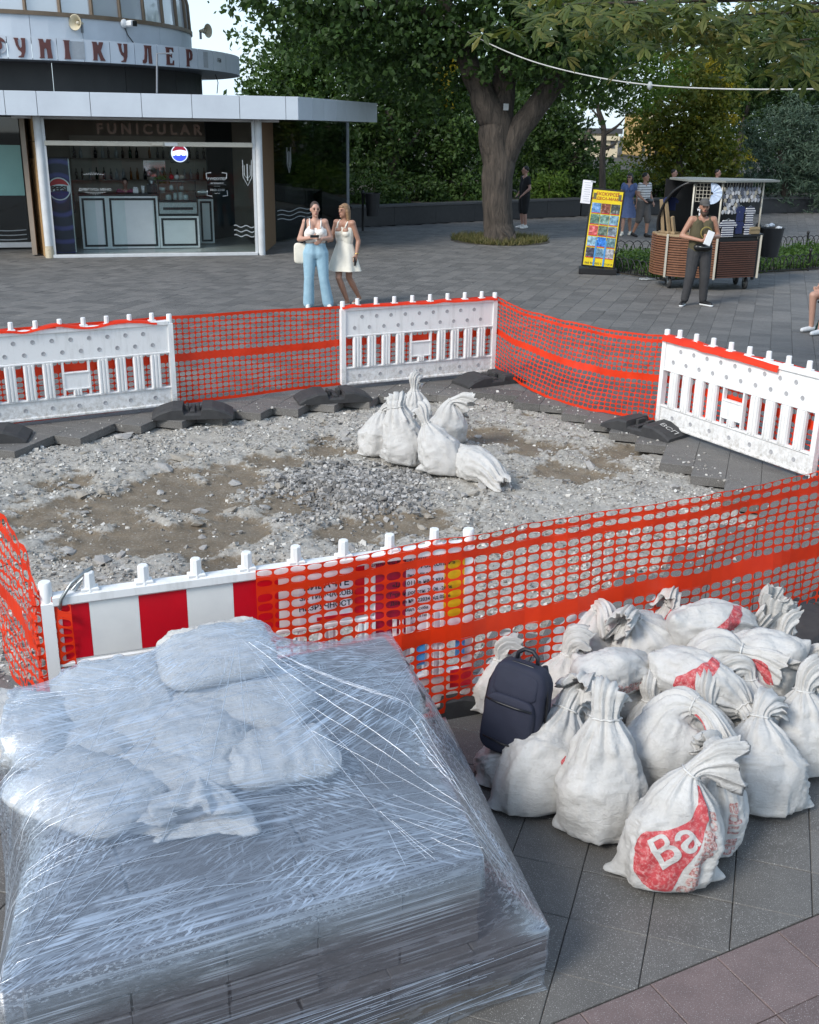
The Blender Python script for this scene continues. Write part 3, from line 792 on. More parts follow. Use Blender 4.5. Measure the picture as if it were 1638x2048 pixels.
def catmull(pts, n):
    P = np.array(pts, float); P = np.vstack([2 * P[0] - P[1], P, 2 * P[-1] - P[-2]]); m = len(P) - 3; out = []
    for s in np.linspace(0, m - 1e-9, n):
        k = int(s); f = s - k; a, b, c, d = P[k:k + 4]
        out.append(.5 * (2 * b + (c - a) * f + (2 * a - 5 * b + 4 * c - d) * f * f + (3 * b - a - 3 * c + d) * f ** 3))
    return np.array(out)
class Sack:
    """a filled woven sack: axis curve, widths along it, folds; S(phi,t,eps) gives points of its skin"""
    def __init__(s, w, d, axis, seed, neck=.74, ear=.05, nphi=80, nt=74, flare=.085, fold=1.0, neck_r=.034, bulge=.36, floor=0.0, squash=None):
        s.seed = seed; s.nphi, s.nt = nphi, nt; s.floor = floor
        T = np.linspace(0, 1, nt); C = catmull(axis, nt)
        # arc-length re-sampling
        L = np.concatenate([[0], np.cumsum(np.linalg.norm(np.diff(C, axis=0), axis=1))]); C = np.column_stack([np.interp(T * L[-1], L, C[:, k]) for k in range(3)]); Lt = L[-1]
        tan = np.gradient(C, axis=0); tan /= np.linalg.norm(tan, axis=1)[:, None]
        W = np.zeros_like(C); prev = np.array([1.0, 0, 0])
        for i in range(nt):
            q = prev - tan[i] * (prev @ tan[i]); q /= np.linalg.norm(q); W[i] = q; prev = q
        D = np.cross(tan, W)
        kn = [0, .035, .12, bulge, neck * .80, neck * .93, neck, neck + .05, (1 + neck) / 2 + .03, 1.0]
        aw = [.62 * w, .90 * w, .98 * w, w, .62 * w, .26 * w + neck_r * .5, neck_r, neck_r * 1.05, flare * .8, flare]
        ad = [.25 * d, .72 * d, .94 * d, d, .72 * d, .34 * d + neck_r * .5, neck_r, neck_r * 1.05, flare * .45, flare * .5]
        def sm(k, v): 
            x = np.interp(T, k, v); kk = np.array([1, 2, 3, 2, 1.0]); kk /= kk.sum(); xp = np.pad(x, 2, mode='edge'); return np.convolve(xp, kk, 'valid')
        a, b = sm(kn, aw), sm(kn, ad)
        a[0] = aw[0]; b[0] = ad[0]
        PH = np.linspace(0, 2 * np.pi, nphi, endpoint=False)
        ph, tt = np.meshgrid(PH, T); cx, sy = np.cos(ph), np.sin(ph)
        e = .86; ca = np.sign(cx) * np.abs(cx) ** e; sa = np.sign(sy) * np.abs(sy) ** e
        rg = np.random.default_rng(seed)
        o = rg.uniform(0, 50, 3)
        n1 = fbm(cx * 1.6 + o[0], sy * 1.6 + o[1], tt * 4 + o[2], seed=seed, oct=3) - .5
        n2 = fbm(cx * 5 + o[1], sy * 5 + o[0], tt * 15 + o[2], seed=seed + 3, oct=3) - .5
        body = np.clip((neck - tt) / .25, 0, 1); nk = np.exp(-((tt - neck) / .17) ** 2)
        rdg = 1 - np.abs(2 * fbm(cx * 2.6 + o[1], sy * 2.6 + o[2], tt * 7 + o[0], seed=seed + 41, oct=3) - 1); r = 1 + .34 * n1 * body + .09 * n2 + .16 * (rdg - .8) * np.clip(tt / .08, 0, 1) * (.35 + .65 * body)
        # sagging horizontal folds over the lower body
        fr = np.sin(2 * np.pi * (tt * 11 + 1.6 * n1 + 1.3 * vnoise(cx * 2 + o[2], sy * 2 + o[0], seed=seed + 8))); msk = np.clip(vnoise(cx * 2.2 + o[0], sy * 2.2 + o[2], tt * 3, seed=seed + 6) * 2.2 - .55, 0, 1) * np.clip((.55 - tt) / .2, 0, 1) * np.clip(tt / .06, 0, 1)
        r += fold * .036 * (1 - np.abs(fr)) ** 1.5 * msk
        # pleats running into the neck
        k1 = rg.integers(9, 13); pl = np.sin(k1 * ph + 4 * n1 + rg.uniform(0, 6)) * .6 + np.sin((k1 * 2 - 3) * ph + 3 * n2 + tt * 5) * .4
        r += (.05 + .24 * np.clip((tt - neck * .62) / .3, 0, 1)) * pl * np.clip((tt - .30) / .35, 0, 1) * (1 - .35 * nk)
        s.P = C[:, None, :] + (a[:, None] * ca * r)[..., None] * W[:, None, :] + (b[:, None] * sa * r)[..., None] * D[:, None, :]
        # flopped hem: uneven top edge
        top = np.clip((tt - .90) / .1, 0, 1)
        s.P += (tan[:, None, :] * (top * (vnoise(cx * 2 + o[0], sy * 2, seed=seed + 31) - .5) * .11)[..., None])
        # ears at the bottom seam
        ew = ear * np.exp(-(tt / .085) ** 2) * (np.exp(-(np.minimum(ph, 2 * np.pi - ph) / .30) ** 2) - 0) ; s.P += ew[..., None] * W[:, None, :]
        ew = ear * np.exp(-(tt / .085) ** 2) * np.exp(-((ph - np.pi) / .30) ** 2); s.P -= ew[..., None] * W[:, None, :]
        s.lo = s.P
    def place(s, M, floor):
        Q = s.P.reshape(-1, 3); M = np.array(M); Q = Q @ M[:3, :3].T + M[:3, 3]
        z = Q[:, 2]; lim = floor + .085
        # soft contact with the floor: anything lower is pressed flat and pushed out a little
        u = np.clip((lim - z) / .085, 0, None); z2 = np.where(z < lim, floor + .085 * np.exp(-u * 1.25) , z) - .0
        z2 = np.where(z < lim, floor + (z2 - floor) * .98, z2)
        c = Q.mean(0); push = 1 + .05 * np.clip(u, 0, 1.2)
        Q[:, :2] = c[:2] + (Q[:, :2] - c[:2]) * push[:, None]; Q[:, 2] = z2
        s.P = Q.reshape(s.P.shape); s.N = None; return s
    def skin(s):
        nt, n = s.nt, s.nphi; top = s.P[-1]; ctr = top.mean(0)
        r1 = top + (ctr - top) * .10; r1 = r1 + (s.P[-2] - s.P[-1]) * .8; r2 = ctr + (s.P[-6] - s.P[-6].mean(0)) * .55 + (s.P[-6].mean(0) - ctr) * 1.0
        bot = s.P[0]; b0 = bot.mean(0)[None]; ins = bot + (b0 - bot) * .5
        V = np.concatenate([b0, ins, s.P.reshape(-1, 3), r1, r2]); F4 = grid_faces(nt + 3, n, True) + 1
        F = F4.tolist() + [(0, 1 + (i + 1) % n, 1 + i) for i in range(n)]
        return V, F
    def at(s, u, v, eps=.0):
        """u in turns round the sack, v along it -> skin points pushed out by eps"""
        n = s.nphi; fu = (np.asarray(u) % 1.0) * n; i = np.floor(fu).astype(int) % n; j = (i + 1) % n; a = fu - np.floor(fu)
        fv = np.clip(np.asarray(v), 0, .999) * (s.nt - 1); k = np.floor(fv).astype(int); b = fv - k
        if s.N is None:
            du = np.roll(s.P, -1, 1) - np.roll(s.P, 1, 1); dv = np.gradient(s.P, axis=0); N = np.cross(du, dv); s.N = N / (np.linalg.norm(N, axis=2)[..., None] + 1e-9)
        def I(A): return (A[k, i].T * (1 - a) * (1 - b) + A[k, j].T * a * (1 - b) + A[k + 1, i].T * (1 - a) * b + A[k + 1, j].T * a * b).T
        return I(s.P) + I(s.N) * np.asarray(eps).reshape(-1, 1) if np.ndim(eps) else I(s.P) + I(s.N) * eps
def subdivide_mesh(me, cuts_len):
    bm_ = bmesh.new(); bm_.from_mesh(me); bmesh.ops.triangulate(bm_, faces=bm_.faces)
    for _ in range(7):
        e = [q for q in bm_.edges if q.calc_length() > cuts_len]
        if not e: break
        bmesh.ops.subdivide_edges(bm_, edges=e, cuts=1); bmesh.ops.triangulate(bm_, faces=bm_.faces)
    bm_.to_mesh(me); bm_.free()
def wrap_print(name, me, sk, u0, v0, su, sv, rot, eps, mat, parent, base):
    """flat print (mesh in the unit plane) laid on the sack skin at (u0,v0)"""
    co = np.empty(len(me.vertices) * 3, np.float32); me.vertices.foreach_get('co', co); co = co.reshape(-1, 3)
    x = co[:, 0] * math.cos(rot) - co[:, 1] * math.sin(rot); y = co[:, 0] * math.sin(rot) + co[:, 1] * math.cos(rot)
    Q = sk.at(u0 + x * su, v0 + y * sv, eps) - np.array(base); me.vertices.foreach_set('co', Q.astype(np.float32).ravel()); me.update()
    me.polygons.foreach_set('use_smooth', [True] * len(me.polygons)); me.materials.clear(); me.materials.append(mat)
    return part(name, me, None, parent)
def poly_print(poly, step):
    me = bpy.data.meshes.new('p'); me.from_pydata([(p[0], p[1], 0) for p in poly], [], [tuple(range(len(poly)))]); subdivide_mesh(me, step); return me
def logo(sk, parent, base, u0, v0, su, sv, rot, txt='Ва'):
    pan = [(-.62, -.10), (-.50, -.40), (-.2, -.58), (.15, -.62), (.30, -.58), (.36, -.2), (.46, .25), (.58, .7), (.66, 1.15), (.62, 1.5), (.40, 1.5), (.34, 1.15), (.12, .75), (-.20, .42), (-.50, .22)]
    wrap_print('red_panel', poly_print(pan, .03), sk, u0, v0, su, sv, rot, .0016, M_sackred, parent, base)
    tm = text_mesh(txt, .74, M_sack, 0, .014); subdivide_mesh(tm, .035)
    wrap_print('logo_letters', tm, sk, u0 + .02, v0 + .06, su, sv, rot + R(58), .0055, M_sack, parent, base)
def smalltext(sk, parent, base, u0, v0, su, sv, rot, txt, mat=None):
    tm = text_mesh(txt, .34, M_sack, 0, .012); subdivide_mesh(tm, .06)
    wrap_print('small_letters', tm, sk, u0, v0, su, sv, rot, .0022, mat or M_sackbrown, parent, base)
def sack(label, base, yaw, axis, w=.20, d=.15, seed=0, floor=None, group=None, prints=(), tie=True, **kw):
    """w,d half widths; axis in local metres from the base"""
    base = np.array([base[0], base[1], base[2] if len(base) > 2 else 0.0]); fl = base[2] if floor is None else floor
    s = Sack(w, d, axis, seed, **kw); M = Matrix.Translation(Vector(base)) @ Matrix.Rotation(yaw, 4, 'Z'); s.place(M, fl)
    V, F = s.skin(); t_ = thing('sack', label, 'sack', tuple(base), 0, group)
    me = bpy.data.meshes.new('sack_cloth'); me.from_pydata((V - base).tolist(), [], F); me.materials.append(M_sack)
    me.polygons.foreach_set('use_smooth', [True] * len(F)); me.update(); part('sack_cloth', me, None, t_)
    for p_ in prints:
        if p_[0] == 'logo': logo(s, t_, base, *p_[1:])
        else: smalltext(s, t_, base, *p_[1:])
    if tie:
        k = int(kw.get('neck', .74) * (s.nt - 1)); ring = s.P[k]; c = ring.mean(0); ring = c + (ring - c) * 1.07 - base
        part('tie', MB().tube([tuple(q) for q in ring[::3]] + [tuple(ring[0])], .005, 5), M_twine, t_, True)
    return s
G1 = 'rubble sacks heaped before the orange netting'; G2 = 'sacks standing in the dug-up patch'
def up(h, lean=(0, 0), tip=(0, 0, .12), mid=(0, 0)):
    """axis of a standing sack: base, belly, neck, tip"""
    n = (lean[0], lean[1], h)
    return [(0, 0, .0), (mid[0], mid[1], h * .30), (lean[0] * .5 + mid[0] * .5, lean[1] * .5 + mid[1] * .5, h * .62), n, (n[0] + tip[0] * .5, n[1] + tip[1] * .5, h + max(tip[2], -.02) * .6 + .03), (n[0] + tip[0], n[1] + tip[1], h + tip[2])]
# front row
sack('front sack with pointed corners, big red logo panel and its neck twisted to the right', (1.05, 3.55), R(-6), up(.46, (.06, .06), (.19, .04, .03)), .19, .15, 1, ear=.085, neck=.70, group=G1, flare=.10, neck_r=.03,
     prints=[('logo', .715, .27, .165, .28, R(-8)), ('text', .82, .26, .22, .30, R(78), 'Завжди'), ('text', .86, .42, .20, .26, R(78), 'Готов')])
sack('tall clean white sack left of the front logo sack, its long neck tied upright', (.835, 3.88), R(4), up(.52, (.01, .09), (.03, .05, .07), (0, -.02)), .185, .16, 2, neck=.80, group=G1, neck_r=.05, ear=.045, flare=.08)
sack('leaning sack with a red stripe, pressed against the left of the tall white sack', (.60, 4.06), R(14), up(.38, (.17, .15), (.10, .06, -.03)), .20, .165, 3, ear=.07, group=G1, neck_r=.05,
     prints=[('logo', .80, .34, .10, .17, R(-32), 'Ва')])
sack('small slumped sack at the left end of the heap, carrying the backpack', (.475, 4.24), R(20), up(.20, (.02, .08), (.07, .0, .02)), .14, .15, 4, group=G1, flare=.09, neck=.70)
sack('sack with brown lettering tucked behind the right side of the front logo sack', (1.30, 3.80), R(70), up(.40, (-.04, .02), (-.05, .03, .07)), .15, .13, 5, group=G1, prints=[('text', .60, .33, .30, .42, R(80), 'чи пра')])
sack('broad white sack at the right of the front row, ribbed with folds, lettering absent', (1.58, 4.08), R(-12), up(.36, (-.02, .14), (.06, .10, .02)), .19, .165, 6, ear=.07, group=G1, fold=1.7)
sack('sack cut by the right photo edge, lowest on that side', (1.86, 4.38), R(10), up(.38, (.02, .08), (.08, .02, .05)), .17, .16, 7, group=G1)
# second row
sack('grey-white sack behind the front logo sack, its open mouth flopping towards it', (1.12, 4.10), R(8), up(.46, (.10, .0), (.12, -.20, -.10)), .21, .18, 8, neck=.70, group=G1, flare=.10,
     prints=[('logo', .70, .80, .12, .14, R(0), '')])
sack('round sack with a rosette knot, between the backpack and the tall white sack', (.80, 4.38), R(-8), up(.42, (.02, -.04), (-.04, -.10, .05)), .19, .17, 9, neck=.72, group=G1, flare=.10)
sack('smooth filler sack right of the flopping open sack, half covered', (1.38, 4.26), R(30), up(.38, (.05, .08), (.05, .03, .03)), .16, .15, 10, group=G1)
sack('sack on the right side with lateral creases below its folded neck', (1.66, 4.48), R(-20), up(.38, (-.06, .09), (-.08, -.02, .0)), .19, .16, 11, group=G1, fold=1.5)
# third row
sack('lying sack with the red corner logo and small lettering in the middle of the heap', (1.10, 4.74, .06), R(5), [(-.24, -.06, .13), (-.10, -.04, .16), (.06, -.02, .17), (.22, 0, .15), (.30, .04, .12), (.34, .06, .08)], .20, .16, 12, neck=.88, group=G1, floor=.05,
     prints=[('logo', .66, .30, .10, .18, R(40), 'Ва'), ('text', .70, .56, .18, .20, R(0), 'Завжди')], tie=False)
sack('bulging sack right of the middle whose striped neck droops to the right', (1.47, 4.72, .02), R(-4), up(.40, (.08, .0), (.26, -.10, -.06)), .21, .18, 13, neck=.70, group=G1, flare=.12, fold=.7,
     prints=[('logo', .72, .84, .10, .13, R(0), '')])
sack('sack at the right photo edge with a dirty torn fold, behind the lowest', (1.98, 4.72), R(15), up(.38, (.05, .05), (.08, -.06, .0)), .17, .16, 14, group=G1)
# back row
sack('big sack behind the backpack with its mouth folded over towards the viewer', (.97, 5.16), R(0), up(.44, (.04, .02), (.06, -.12, -.08)), .22, .19, 15, neck=.72, group=G1, flare=.09)
sack('round heavy sack in the back row with gathered pleats and no print', (1.30, 5.05, .03), R(6), up(.44, (-.14, -.02), (-.11, -.10, .0)), .25, .21, 16, neck=.74, group=G1, flare=.11)
sack('rearmost sack with a red logo panel and a tall white neck curling left', (1.72, 5.14), R(-10), up(.40, (.20, .04), (.03, -.02, .16)), .25, .17, 17, neck=.62, group=G1, flare=.085, neck_r=.05,
     prints=[('logo', .72, .46, .12, .20, R(62), 'Ва')])
sack('low sack at the right behind the drooping neck, half hidden by it', (1.94, 5.02), R(25), up(.36, (.06, .05), (.08, .0, .04)), .19, .16, 18, group=G1)
sack('low sack between the backpack and the big folded sack', (.80, 4.84), R(-30), up(.34, (.0, .06), (.05, .02, .03)), .17, .15, 19, group=G1)
sack('small sack lying behind the backpack against the netting', (.47, 4.86), R(12), up(.28, (.02, .05), (.05, .0, .03)), .14, .12, 20, group=G1)
sack('sack with a reddish neck squeezed between two big sacks in the back row', (1.45, 5.42), R(0), up(.40, (.0, .0), (-.04, -.06, .0)), .18, .15, 21, group=G1, prints=[('logo', .74, .62, .10, .16, R(0), '')])
sack('filler sack under the lying logo sack, only its belly showing', (1.20, 4.46, -.02), R(40), up(.33, (.0, .06), (.04, .02, .02)), .17, .15, 22, group=G1)
sack('sack lying on top between the knotted sack and the lying logo sack', (.98, 4.58, .20), R(25), [(-.20, .02, .12), (-.08, 0, .15), (.05, 0, .16), (.17, 0, .14), (.24, .02, .11), (.30, .08, .13)], .17, .13, 23, neck=.84, group=G1, floor=.19, prints=[('text', .68, .45, .26, .30, R(90), 'Завжди')])
sack('upper sack with a red corner resting on the middle right of the heap', (1.38, 4.50, .22), R(-30), [(-.20, .04, .12), (-.08, .02, .15), (.05, 0, .15), (.18, -.02, .12), (.25, -.06, .10), (.30, -.12, .06)], .17, .13, 24, neck=.82, group=G1, floor=.21, prints=[('logo', .62, .40, .15, .22, R(100), 'Ва')])
sack('topmost sack with a red logo lying across the back row', (1.56, 5.02, .26), R(12), [(-.22, .02, .11), (-.08, 0, .14), (.06, 0, .15), (.19, 0, .13), (.27, .02, .12), (.34, .02, .20)], .18, .13, 25, neck=.82, group=G1, floor=.25, prints=[('logo', .66, .35, .16, .24, R(80), 'Ва')])
sack('upper sack lying in the gap behind the small knot at the right', (1.72, 4.74, .22), R(160), [(-.20, .02, .11), (-.08, 0, .14), (.05, 0, .14), (.17, 0, .12), (.24, 0, .10), (.31, -.04, .10)], .17, .13, 26, neck=.83, group=G1, floor=.21)
# in the pit
def pb(x, y): g = gp(x, y, -.09); return (g[0], g[1], float(pit_z(np.array([g[:2]]))[0]) - .01)
b = pb(760, 915); sack('leftmost sack of the pit group, squat with its neck folded down', (b[0], b[1] + .12, b[2]), R(15), up(.42, (.04, .05), (.10, -.06, .0)), .205, .18, 31, group=G2)
b = pb(805, 938); sack('tallest sack of the pit group, its long neck pulled up to the left', (b[0], b[1] + .10, b[2]), R(-16), up(.52, (-.08, .06), (-.02, .04, .07), (.02, 0)), .21, .18, 32, group=G2, neck=.84, neck_r=.07, flare=.10, bulge=.28)
b = pb(830, 870); sack('sack with a knotted tuft behind the tallest sack in the pit', (b[0], b[1] + .12, b[2]), R(30), up(.47, (.02, .06), (.05, .02, .10)), .18, .16, 33, group=G2, neck=.78)
b = pb(885, 960); sack('front sack of the pit group with its neck slanting up to the left', (b[0], b[1] + .10, b[2]), R(-6), up(.48, (-.18, .10), (-.06, .05, .08)), .19, .16, 34, group=G2, neck=.74, ear=.08)
b = pb(895, 895); sack('open sack of the pit group with a fanned-out mouth to the right', (b[0], b[1] + .12, b[2]), R(10), up(.42, (.03, .0), (.17, -.06, -.02)), .18, .17, 35, group=G2, neck=.70, flare=.13)
b = pb(960, 975); sack('clean white sack lying apart on the right of the pit group', (b[0], b[1] + .1, b[2]), R(-52), [(-.26, 0, .13), (-.14, 0, .15), (.0, 0, .16), (.15, 0, .14), (.25, 0, .08), (.33, 0, .05)], .155, .15, 36, group=G2, neck=.93, neck_r=.09, flare=.10, floor=b[2], tie=False, fold=.5)

# ------------------------------------------------------------------ backpack
M_navy = pmat('navy_nylon', (.012, .015, .031), (.019, .022, .042), 6, .78, .5, 260)
M_navy2 = pmat('navy_nylon_trim', (.010, .011, .018), None, 40, .5, .2, 200)
M_zip = pmat('black_zip', (.008, .008, .01), None, 60, .35)
bp = thing('backpack', 'dark navy backpack standing on a sack beside the netting', 'backpack', (.475, 4.22, .165), R(24)); bp.rotation_euler = (R(-5), R(4), R(-30)); bp.scale = (.94, .94, .94)
def soft_box(w, d, h, n=26, rr=.22, taper=.1, seed=0):
    bm_ = bmesh.new(); bmesh.ops.create_cube(bm_, size=2); bmesh.ops.subdivide_edges(bm_, edges=bm_.edges, cuts=n // 2, use_grid_fill=True)
    for v in bm_.verts:
        x, y, z = v.co; e = 5.0
        k = (abs(x) ** e + abs(y) ** e + abs(z) ** e) ** (-1 / e); x, y, z = x * k, y * k, z * k
        nz = float(vnoise(x * 3 + seed, y * 3, z * 3, seed=seed)) - .5
        s_ = 1 - taper * max(z, -.2) ** 2
        v.co = Vector((x * w / 2 * s_ * (1 + nz * .06), y * d / 2 * (1 - .32 * max(z, 0)) * (1 + nz * .10), (z + 1) * h / 2))
    me = bpy.data.meshes.new('m'); bm_.to_mesh(me); bm_.free(); me.polygons.foreach_set('use_smooth', [True] * len(me.polygons)); return me
def sb(name, me, mat, parent, loc=(0, 0, 0), rot=None): me.name = name; me.materials.append(mat); return part(name, me, None, parent, loc=loc, rot=rot)
sb('main_body', soft_box(.30, .19, .47, seed=2), M_navy, bp)
pk = sb('front_pocket', soft_box(.255, .07, .30, seed=5, taper=.04), M_navy, bp, (0, -.090, .03))
sb('upper_pocket', soft_box(.225, .05, .13, seed=7, taper=.12), M_navy, bp, (0, -.072, .315), (R(-12), 0, 0))
part('zip', MB().tube([(-.118, -.128, .30), (-.05, -.137, .298), (.05, -.137, .298), (.118, -.128, .30)], .005, 6), M_zip, bp, True)
part('zip', MB().tube([(-.105, -.122, .10), (.0, -.132, .095), (.105, -.122, .10)], .005, 6), M_zip, bp, True)
part('zip', MB().tube([(.152, -.03, .06), (.158, -.03, .22), (.15, -.028, .34), (.12, -.02, .43), (.05, -.015, .468), (-.05, -.015, .468), (-.12, -.02, .43), (-.15, -.028, .34), (-.157, -.03, .22)], .006, 6), M_zip, bp, True)
part('handle', MB().tube([(-.055, .03, .455), (-.05, .03, .50), (-.02, .03, .525), (.02, .03, .525), (.05, .03, .50), (.055, .03, .455)], .011, 8), M_navy2, bp, True)
sb('side_pocket', soft_box(.04, .13, .17, seed=9), M_navy2, bp, (.145, .0, .02))
for sx in (-1, 1): part('shoulder_strap', MB().tube([(sx * .07, .09, .44), (sx * .09, .12, .34), (sx * .11, .125, .2), (sx * .13, .09, .06)], .016, 8), M_navy2, bp, True)

# ------------------------------------------------------------------ pallet of paving slabs
rg = np.random.default_rng(5)
ux = np.array([.907, .421]); vy = np.array([math.cos(R(103)), math.sin(R(103))])    # along the front (to the right), and back
C0 = np.array([.475, 2.965])                                                             # right front corner of the lower tier
M_slab = rnd_mat('dark_slab', [(0, (.050, .048, .050)), (.5, (.075, .072, .074)), (1, (.10, .097, .096))], .6, 12, .3, 130)
M_wood = pmat('pallet_wood', (.20, .15, .10), (.13, .10, .07), 10, .8, .4, 60)
stack = thing('slab_stack', 'stack of dark grey paving slabs under stretch film in the foreground', 'slab stack', (C0[0], C0[1], 0))
def SP(a, b): return C0 - ux * a + vy * b
frz = math.atan2(ux[1], ux[0])
def slab_mesh(lx, ly, h):
    m = MB(); m.box((0, 0, 0), (lx - .004, ly - .004, h - .003), bev=.004); return m.mesh('slab', M_slab)
LOW_W, LOW_D, LOW_H = 1.80, 1.38, .265; UP_A, UP_B, UP_W, UP_D, UP_Z = .265, .03, 1.42, 1.32, .62
def bmax(a): return LOW_D + 0 * np.asarray(a)
ns = 0
hl = (LOW_H - .10) / 3; me1 = slab_mesh(.30, .276, hl)
for kz in range(3):
    for i in range(6):
        for j in range(5):
            c = SP((i + .5) * .30, (j + .5) * .276); o = bpy.data.objects.new('slab', me1); link(o, stack)
            o.location = (c[0] - C0[0] + rg.normal(0, .003), c[1] - C0[1] + rg.normal(0, .003), .10 + (kz + .5) * hl); o.rotation_euler = (0, 0, frz + rg.normal(0, .006))
hu = (UP_Z - LOW_H) / 5; me2 = slab_mesh(UP_W / 5, UP_D / 5, hu)
for kz in range(7):
    for i in range(5):
        for j in range(5):
            if kz > 4 and not (i < 2 and j in (3, 4) and (i, j) != (1, 3)): continue
            if kz < 3 and 0 < i < 4 and 0 < j < 4: continue
            c = SP(UP_A + (i + .5) * UP_W / 5, UP_B + (j + .5) * UP_D / 5); o = bpy.data.objects.new('slab', me2); link(o, stack)
            o.location = (c[0] - C0[0] + rg.normal(0, .003), c[1] - C0[1] + rg.normal(0, .003), LOW_H + (kz + .5) * hu); o.rotation_euler = (0, 0, frz + rg.normal(0, .006))
for b_ in (.10, .70, 1.26):
    c = SP(LOW_W / 2, b_); part('pallet_runner', MB().box((0, 0, .04), (LOW_W - .2, .09, .078)), M_wood, stack, loc=(c[0] - C0[0], c[1] - C0[1], 0), rot=(0, 0, frz))
for k in range(7):
    c = SP(.16 + k * (LOW_W - .32) / 6, LOW_D / 2 - .12); part('deck_board', MB().box((0, 0, .089), (.11, LOW_D - .30, .02)), M_wood, stack, loc=(c[0] - C0[0], c[1] - C0[1], 0), rot=(0, 0, frz))
# flat sacks on the slabs under the film
def flat_sack(label, px, py, z, w, d, h, yaw, tilt=(0, 0), seed=0):
    g = gp(px, py, z + h * .8)
    bm_ = bmesh.new(); bmesh.ops.create_cube(bm_, size=2); bmesh.ops.subdivide_edges(bm_, edges=bm_.edges, cuts=22, use_grid_fill=True)
    for v in bm_.verts:
        x, y, zz = v.co; e = 4.2; k = (abs(x) ** e + abs(y) ** e + abs(zz) ** (e * .55)) ** (-1 / e); x, y, zz = x * k, y * k, zz * k
        n = float(fbm(x * 2 + seed, y * 2, zz, seed=seed, oct=4)) - .5; n3 = 1 - abs(math.sin(9 * (x * math.cos(seed) + y * math.sin(seed)) + 5 * n))
        q = max(0, 1 - abs(x) ** 3.0) * max(0, 1 - abs(y) ** 3.0)
        v.co = Vector((x * w / 2 * (1 + n * .10), y * d / 2 * (1 + n * .10), (zz * (.42 + .58 * q)) * h / 2 * (1 + n * .35) + (.014 * n3 ** 2 if zz > 0 else 0)))
    me = bpy.data.meshes.new('sack_cloth'); bm_.to_mesh(me); bm_.free(); me.polygons.foreach_set('use_smooth', [True] * len(me.polygons)); me.materials.append(M_sack)
    o = part('sack', me, None); o.location = (g[0], g[1], z + h * .48); o.rotation_euler = (tilt[0], tilt[1], yaw)
    return tag(o, label, 'sack', 'sacks lying on the slab stack under the film')
Z0 = UP_Z
flat_sack('uppermost flat sack at the back of the wrapped stack, making the peak of the film', 430, 1285, Z0 + .16, .46, .36, .15, R(20), (R(8), R(-4)), 1)
flat_sack('hidden flat sack under the uppermost one at the back of the wrapped stack', 430, 1360, Z0, .48, .40, .17, R(10), (0, 0), 11)
flat_sack('flat sack at the far left back corner of the wrapped stack', 30, 1430, Z0, .46, .40, .22, R(-10), (0, 0), 12)
flat_sack('flat sack under film between the left pair and the peak of the stack', 225, 1360, Z0 + .05, .46, .36, .20, R(22), (R(4), 0), 13)
flat_sack('flat sack under film, right of centre with a sharp left corner', 500, 1375, Z0, .50, .40, .17, R(-14), (R(6), R(6)), 2)
flat_sack('rolled sack under film nearest the right side of the stack', 560, 1490, Z0, .42, .32, .15, R(24), (0, R(4)), 3)
flat_sack('long flat sack under film in the centre, lying between its neighbours', 330, 1420, Z0 + .01, .52, .33, .15, R(4), (R(5), 0), 4)
flat_sack('flat sack under film at the left, upper one of the two there', 150, 1450, Z0, .50, .38, .15, R(-6), (R(3), R(3)), 5)
flat_sack('flat sack under film at the left, lower one with a folded tail', 170, 1560, Z0, .52, .36, .15, R(-26), (0, 0), 6)
flat_sack('limp empty sack under film between the gathered sack and the rolled one', 350, 1520, Z0, .46, .30, .13, R(10), (0, R(-3)), 7)
g = gp(400, 1560, Z0 + .1)
sack('gathered sack on the stack, its tied mouth fanned out towards the viewer', (g[0] - .02, g[1] + .12, Z0), R(0), [(-.03, .26, .07), (-.02, .13, .09), (.0, .01, .085), (.01, -.09, .075), (.02, -.15, .06), (.03, -.30, .03)], .17, .085, 44, neck=.60, flare=.17, neck_r=.03, group='sacks lying on the slab stack under the film', floor=Z0, ear=.02,
     prints=[('logo', .76, .50, .16, .10, R(10), '')])
